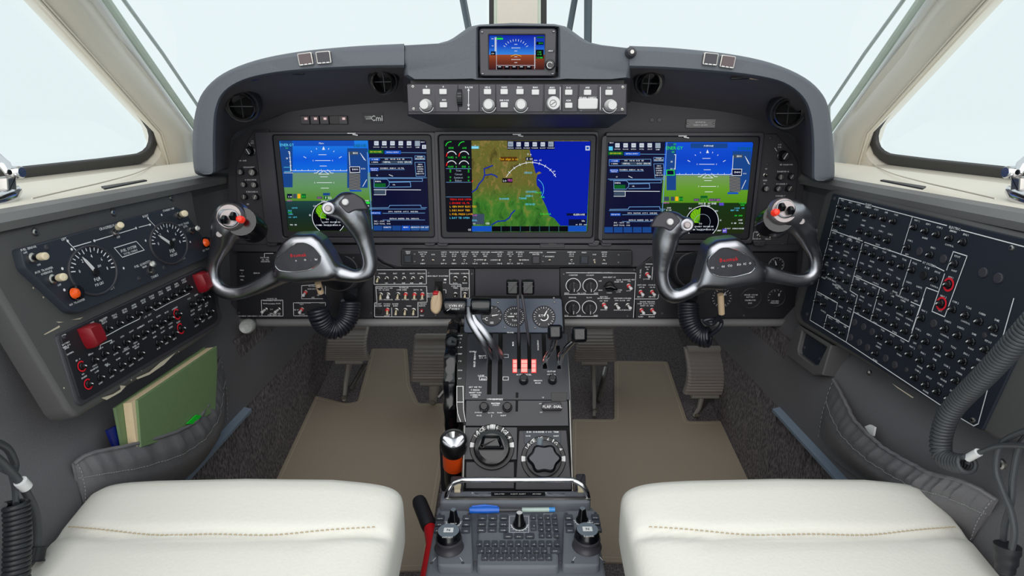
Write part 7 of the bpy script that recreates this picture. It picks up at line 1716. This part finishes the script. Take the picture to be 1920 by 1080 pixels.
# ================================================================ RED LEVER WITH BLACK GRIP
t = thing('brake_handle', 'red lever with a black rubber grip lying beside the keypad console', 'lever', ray(800, 1075) * .86)
g0, g1, g2, g3 = ray(785, 938) * 1.0, ray(806, 990) * .94, ray(812, 1020) * .90, ray(800, 1090) * .84
b = MB(); b.tube([g0, g0.lerp(g1, .1), g0.lerp(g1, .9), g1], [.011, .0125, .0125, .0115], 'rubber', 18); part('rubber_grip', b, t)
b = MB(); b.tube([g1.lerp(g0, .05), g1, g2, g3], [.009, .010, .011, .011], 'red', 12); part('red_bar', b, t)

# ================================================================ MAP POCKETS
def pocket(rim, bottom, bulge, sx, label, stitch, x_wall=.552):
    t = thing('map_pocket', label, 'pocket', atx(*bottom[len(bottom) // 2], sx * x_wall), 'soft map pockets on the side walls')
    n = len(rim)
    R = smooth_path([tuple(atx(x, y, sx * (x_wall - bl))) for (x, y), bl in zip(rim, bulge)], 8)
    B = smooth_path([tuple(atx(x, y, sx * (x_wall - bl * .25 - .002))) for (x, y), bl in zip(bottom, bulge)], 8)
    N = len(R); rows = 12; L = []
    for j in range(rows + 1):
        s_ = j / rows; row = []
        for i in range(N):
            p = Vector(R[i]).lerp(Vector(B[i]), s_); e = sin(pi * i / (N - 1)) ** .5
            ru = (.0032 * sin(i * 1.9) + .0022 * sin(i * .83 + 1)) * e * math.exp(-((s_ - .18) / .16) ** 2)
            out_ = .018 * sin(pi * min(1, s_ * 1.1)) * e + ru - .005 * e * math.exp(-((s_ - .36) / .04) ** 2)
            row.append(p - Vector((sx * out_, 0, 0)))
        L.append(row)
    back = [[p + Vector((sx * .004, 0, 0)) for p in row] for row in L]
    b = MB(); b.loft(L, 'pocket', closed=False, cap0=False, cap1=False); b.loft(back, 'pocket', closed=False, cap0=False, cap1=False)
    b.loft([L[0], back[0]], 'pocket', closed=False, cap0=False, cap1=False)
    o = part('pocket_panel', b, t, 70)
    b = MB(); b.tube(L[0], .0028, 'pocket', 8); part('elastic_hem', b, t)
    b = MB()
    for js in (4,):
        row = L[js]
        for i in range(0, N - 1):
            a = row[i]; c = row[i + 1]
            for q in (0.05, .55): b.tube([a.lerp(c, q) - Vector((sx * .0008, 0, 0)), a.lerp(c, q + .28) - Vector((sx * .0008, 0, 0))], .0006, 'stitch_grey', 4)
    for i in (1, N - 2):
        for j in range(rows): 
            a = L[j][i]; c = L[j + 1][i]; b.tube([a.lerp(c, .2) - Vector((sx * .0008, 0, 0)), a.lerp(c, .7) - Vector((sx * .0008, 0, 0))], .0006, 'stitch_grey', 4)
    part('stitching', b, o, kind='stuff')
    return t
pocket([(140, 869), (172, 850), (247, 834), (330, 810), (372, 785), (396, 745), (404, 700), (414, 672)], [(157, 950), (200, 962), (260, 955), (320, 930), (375, 880), (405, 838), (418, 800), (427, 790)], [.002, .012, .030, .042, .042, .034, .02, .004], -1, 'grey leather map pocket on the left wall holding a green binder', None)
pocket([(1562, 712), (1580, 745), (1600, 785), (1628, 815), (1660, 842), (1705, 868), (1745, 888), (1790, 898), (1830, 915), (1866, 937)], [(1533, 820), (1545, 845), (1570, 868), (1600, 890), (1635, 915), (1680, 945), (1720, 968), (1760, 985), (1790, 1000), (1822, 1015)], [.003, .014, .026, .034, .036, .036, .034, .028, .016, .003], 1, 'long grey leather map pocket with gathered hem on the right wall', None)
# things in the left pocket
t = thing('document_binder', 'worn green binder standing in the left map pocket', 'binder', atx(310, 815, -.535))
FBn = Fr((-.528, 0, -.42), (0, 1, 0), (-.12, 0, 1))
cov = [(243, 752), (395, 650), (396, 690), (392, 770), (330, 815), (250, 840)]
b = MB(); b.prism(FBn, FBn.uvs(cov), .008, .0115, 'binder', .001); part('front_cover', b, t)
b = MB(); b.prism(FBn, FBn.uvs([(236, 756), (392, 652), (392, 775), (246, 838)]), -.004, .008, 'paper'); part('pages', b, t)
b = MB(); b.prism(FBn, FBn.uvs([(222, 764), (390, 650), (390, 780), (236, 838)]), -.008, -.0045, 'binder', .0008); part('back_cover', b, t)
t = thing('plastic_folder', 'dark blue folder behind the green binder', 'folder', atx(228, 830, -.545))
b = MB(); b.prism(FBn, FBn.uvs([(215, 805), (245, 790), (262, 840), (232, 848)]), -.0135, -.0095, 'folder_blue'); part('folder_sheet', b, t)
b = MB(); f_ = Fr((-.512, 0, -.42), (0, 1, 0), (-.1, 0, 1)); b.prism(f_, rounded(f_.uvs([(350, 795), (368, 778), (377, 779), (366, 795)]), .001), -.002, .001, 'tab_green'); solo('index_tab', b, 'bright green tab sticking out of the left map pocket', 'tab')
b = MB(); f_ = Fr((.535, 0, -.45), (0, -1, 0), (.1, 0, 1)); b.prism(f_, rounded(f_.uvs([(1622, 800), (1632, 796), (1641, 801), (1638, 818), (1630, 812)]), .001), -.002, .001, 'white'); solo('paper_label', b, 'small white label peeking out of the right map pocket', 'label')

# ================================================================ CABLES at both sides
def wpath(pts, sx): return smooth_path([tuple(atx(x, y, sx * xx)) for x, y, xx in pts], 6)
# left
t = thing('coiled_cable', 'thick black coiled cable hanging at the far left edge', 'cable', atx(35, 1075, -.50))
part('coil', helix(wpath([(30, 942, .515), (33, 990, .512), (32, 1040, .51), (30, 1100, .508)], -1), .0095, .0030, 17, 'rubber', 7, 14), t, 60)
b = MB(); b.tube(wpath([(30, 945, .515), (28, 915, .53), (22, 890, .54)], -1), .003, 'cable', 8); part('lead', b, t)
t = thing('headset_cable', 'grey headset cable with a white sleeve on the left wall', 'cable', atx(70, 1030, -.53))
b = MB(); b.tube(wpath([(-30, 840, .52), (5, 868, .525), (30, 895, .525), (50, 925, .525), (66, 960, .525), (71, 1000, .525), (70, 1036, .525)], -1), .0042, 'cable', 10); part('lead', b, t)
b = MB(); b.tube(wpath([(-30, 820, .53), (10, 838, .535), (24, 858, .535), (28, 875, .535), (20, 885, .53), (-20, 862, .53)], -1), .0040, 'cable', 10); part('loop', b, t)
b = MB(); b.tube(wpath([(38, 902, .523), (49, 914, .523)], -1), .0062, 'white', 12); part('white_sleeve', b, t)
b = MB(); b.tube(wpath([(72, 1025, .525), (66, 1052, .525)], -1), [.008] * 6 + [.010], 'rubber', 12); part('plug', b, t)
# right
t = thing('coiled_cable', 'thick grey coiled cable sweeping down across the right breaker panel', 'cable', atx(1800, 860, .50))
part('coil', helix(wpath([(1950, 590, .50), (1905, 640, .50), (1850, 700, .505), (1800, 750, .51), (1775, 785, .51), (1764, 825, .51), (1768, 855, .51), (1790, 868, .51), (1816, 870, .51)], 1), .0092, .0026, 58, 'cable', 7, 12), t, 60)
b = MB(); b.tube(wpath([(1814, 868, .512), (1822, 856, .512), (1845, 845, .512), (1880, 835, .512), (1960, 838, .512)], 1), .0030, 'cable', 8); part('lead', b, t)
b = MB(); b.tube(wpath([(1815, 859, .511), (1835, 848, .511)], 1), .0045, 'white', 10); part('white_sleeve', b, t)
t = thing('headset_cable', 'pair of grey headset cables looping down to a plug at the far right', 'cable', atx(1885, 1060, .52))
b = MB(); b.tube(wpath([(1960, 800, .515), (1910, 812, .515), (1876, 835, .515), (1868, 880, .515), (1880, 920, .515), (1896, 960, .515), (1902, 1000, .515), (1895, 1035, .515)], 1), .0032, 'cable', 9); part('lead', b, t)
b = MB(); b.tube(wpath([(1960, 790, .522), (1915, 830, .522), (1900, 890, .522), (1896, 940, .522), (1884, 985, .522), (1880, 1030, .522)], 1), .0032, 'cable', 9); part('lead', b, t)
b = MB(); b.tube(wpath([(1889, 1022, .518), (1887, 1050, .518), (1884, 1072, .518)], 1), [.012] * 4 + [.0105] * 4 + [.009] * 4 + [.007], 'rubber', 16); part('plug', b, t)
b = MB(); f_ = Fr((.549, 0, -.40), (0, -1, 0), (.0, 0, 1)); b.lathe(f_.M(1880, 870, 0), [(.006, 0), (.006, .003), (.004, .004)], 'steel', 16); b.line(f_, [tuple(Vector(f_.uv(1880, 870)) + Vector((-.003, .002))), tuple(Vector(f_.uv(1880, 870)) + Vector((.003, -.002)))], .001, .0045, 'black'); solo('wall_fastener', b, 'slotted chrome quarter turn fastener on the right wall', 'fastener')
b = MB(); f_ = Fr((.560, 0, -.36), (0, -1, 0), (.0, 0, 1)); b.lathe(f_.M(1632, 699, 0), [(.0045, 0), (.0045, .003), (.002, .005)], 'steel', 14); solo('wall_screw', b, 'single dome screw below the right breaker panel', 'screw')

# ================================================================ WINDOW LATCHES
def latch(sx, label):
    t = thing('window_latch', label, 'latch', atx(*mx([(12, 372)], sx)[0], sx * .605))
    M_ = lambda x, y, h: atx(*mx([(x, y)], sx)[0], sx * h)
    b = MB(); b.tube([M_(-40, 384, .60), M_(-5, 376, .60), M_(20, 367, .60), M_(34, 356, .605)], [.010, .011, .010, .006], 'chrome', 14, flat=.7); part('latch_base', b, t, 60)
    b = MB(); f_ = Fr(M_(18, 348, .60), (0, -sx, 0), (0, 0, 1)); b.prism(f_, rounded(f_.uvs(mx([(8, 362), (27, 358), (25, 330), (6, 333)], sx)), .002), -.010, .004, 'steel', .002); part('latch_post', b, t)
    b = MB(); b.lathe(f_.M(*mx([(17, 323)], sx)[0], -.006), [(.0075, 0), (.0075, .014), (.006, .016)], 'chrome', 18); pv = part('pivot', b, t)
    b = MB(); b.lathe(f_.M(*mx([(17, 323)], sx)[0], .0101), [(.0032, 0), (.003, .0012)], 'black', 12); part('pivot_pin', b, pv)
    b = MB(); b.tube([M_(-30, 290, .61), M_(-5, 297, .61), M_(8, 308, .605), M_(18, 324, .60)], [.006, .007, .0065, .005], 'chrome', 12, flat=.6); part('latch_lever', b, t, 60)
latch(-1, 'chrome window latch on the left sill')
latch(1, 'chrome window latch on the right sill')
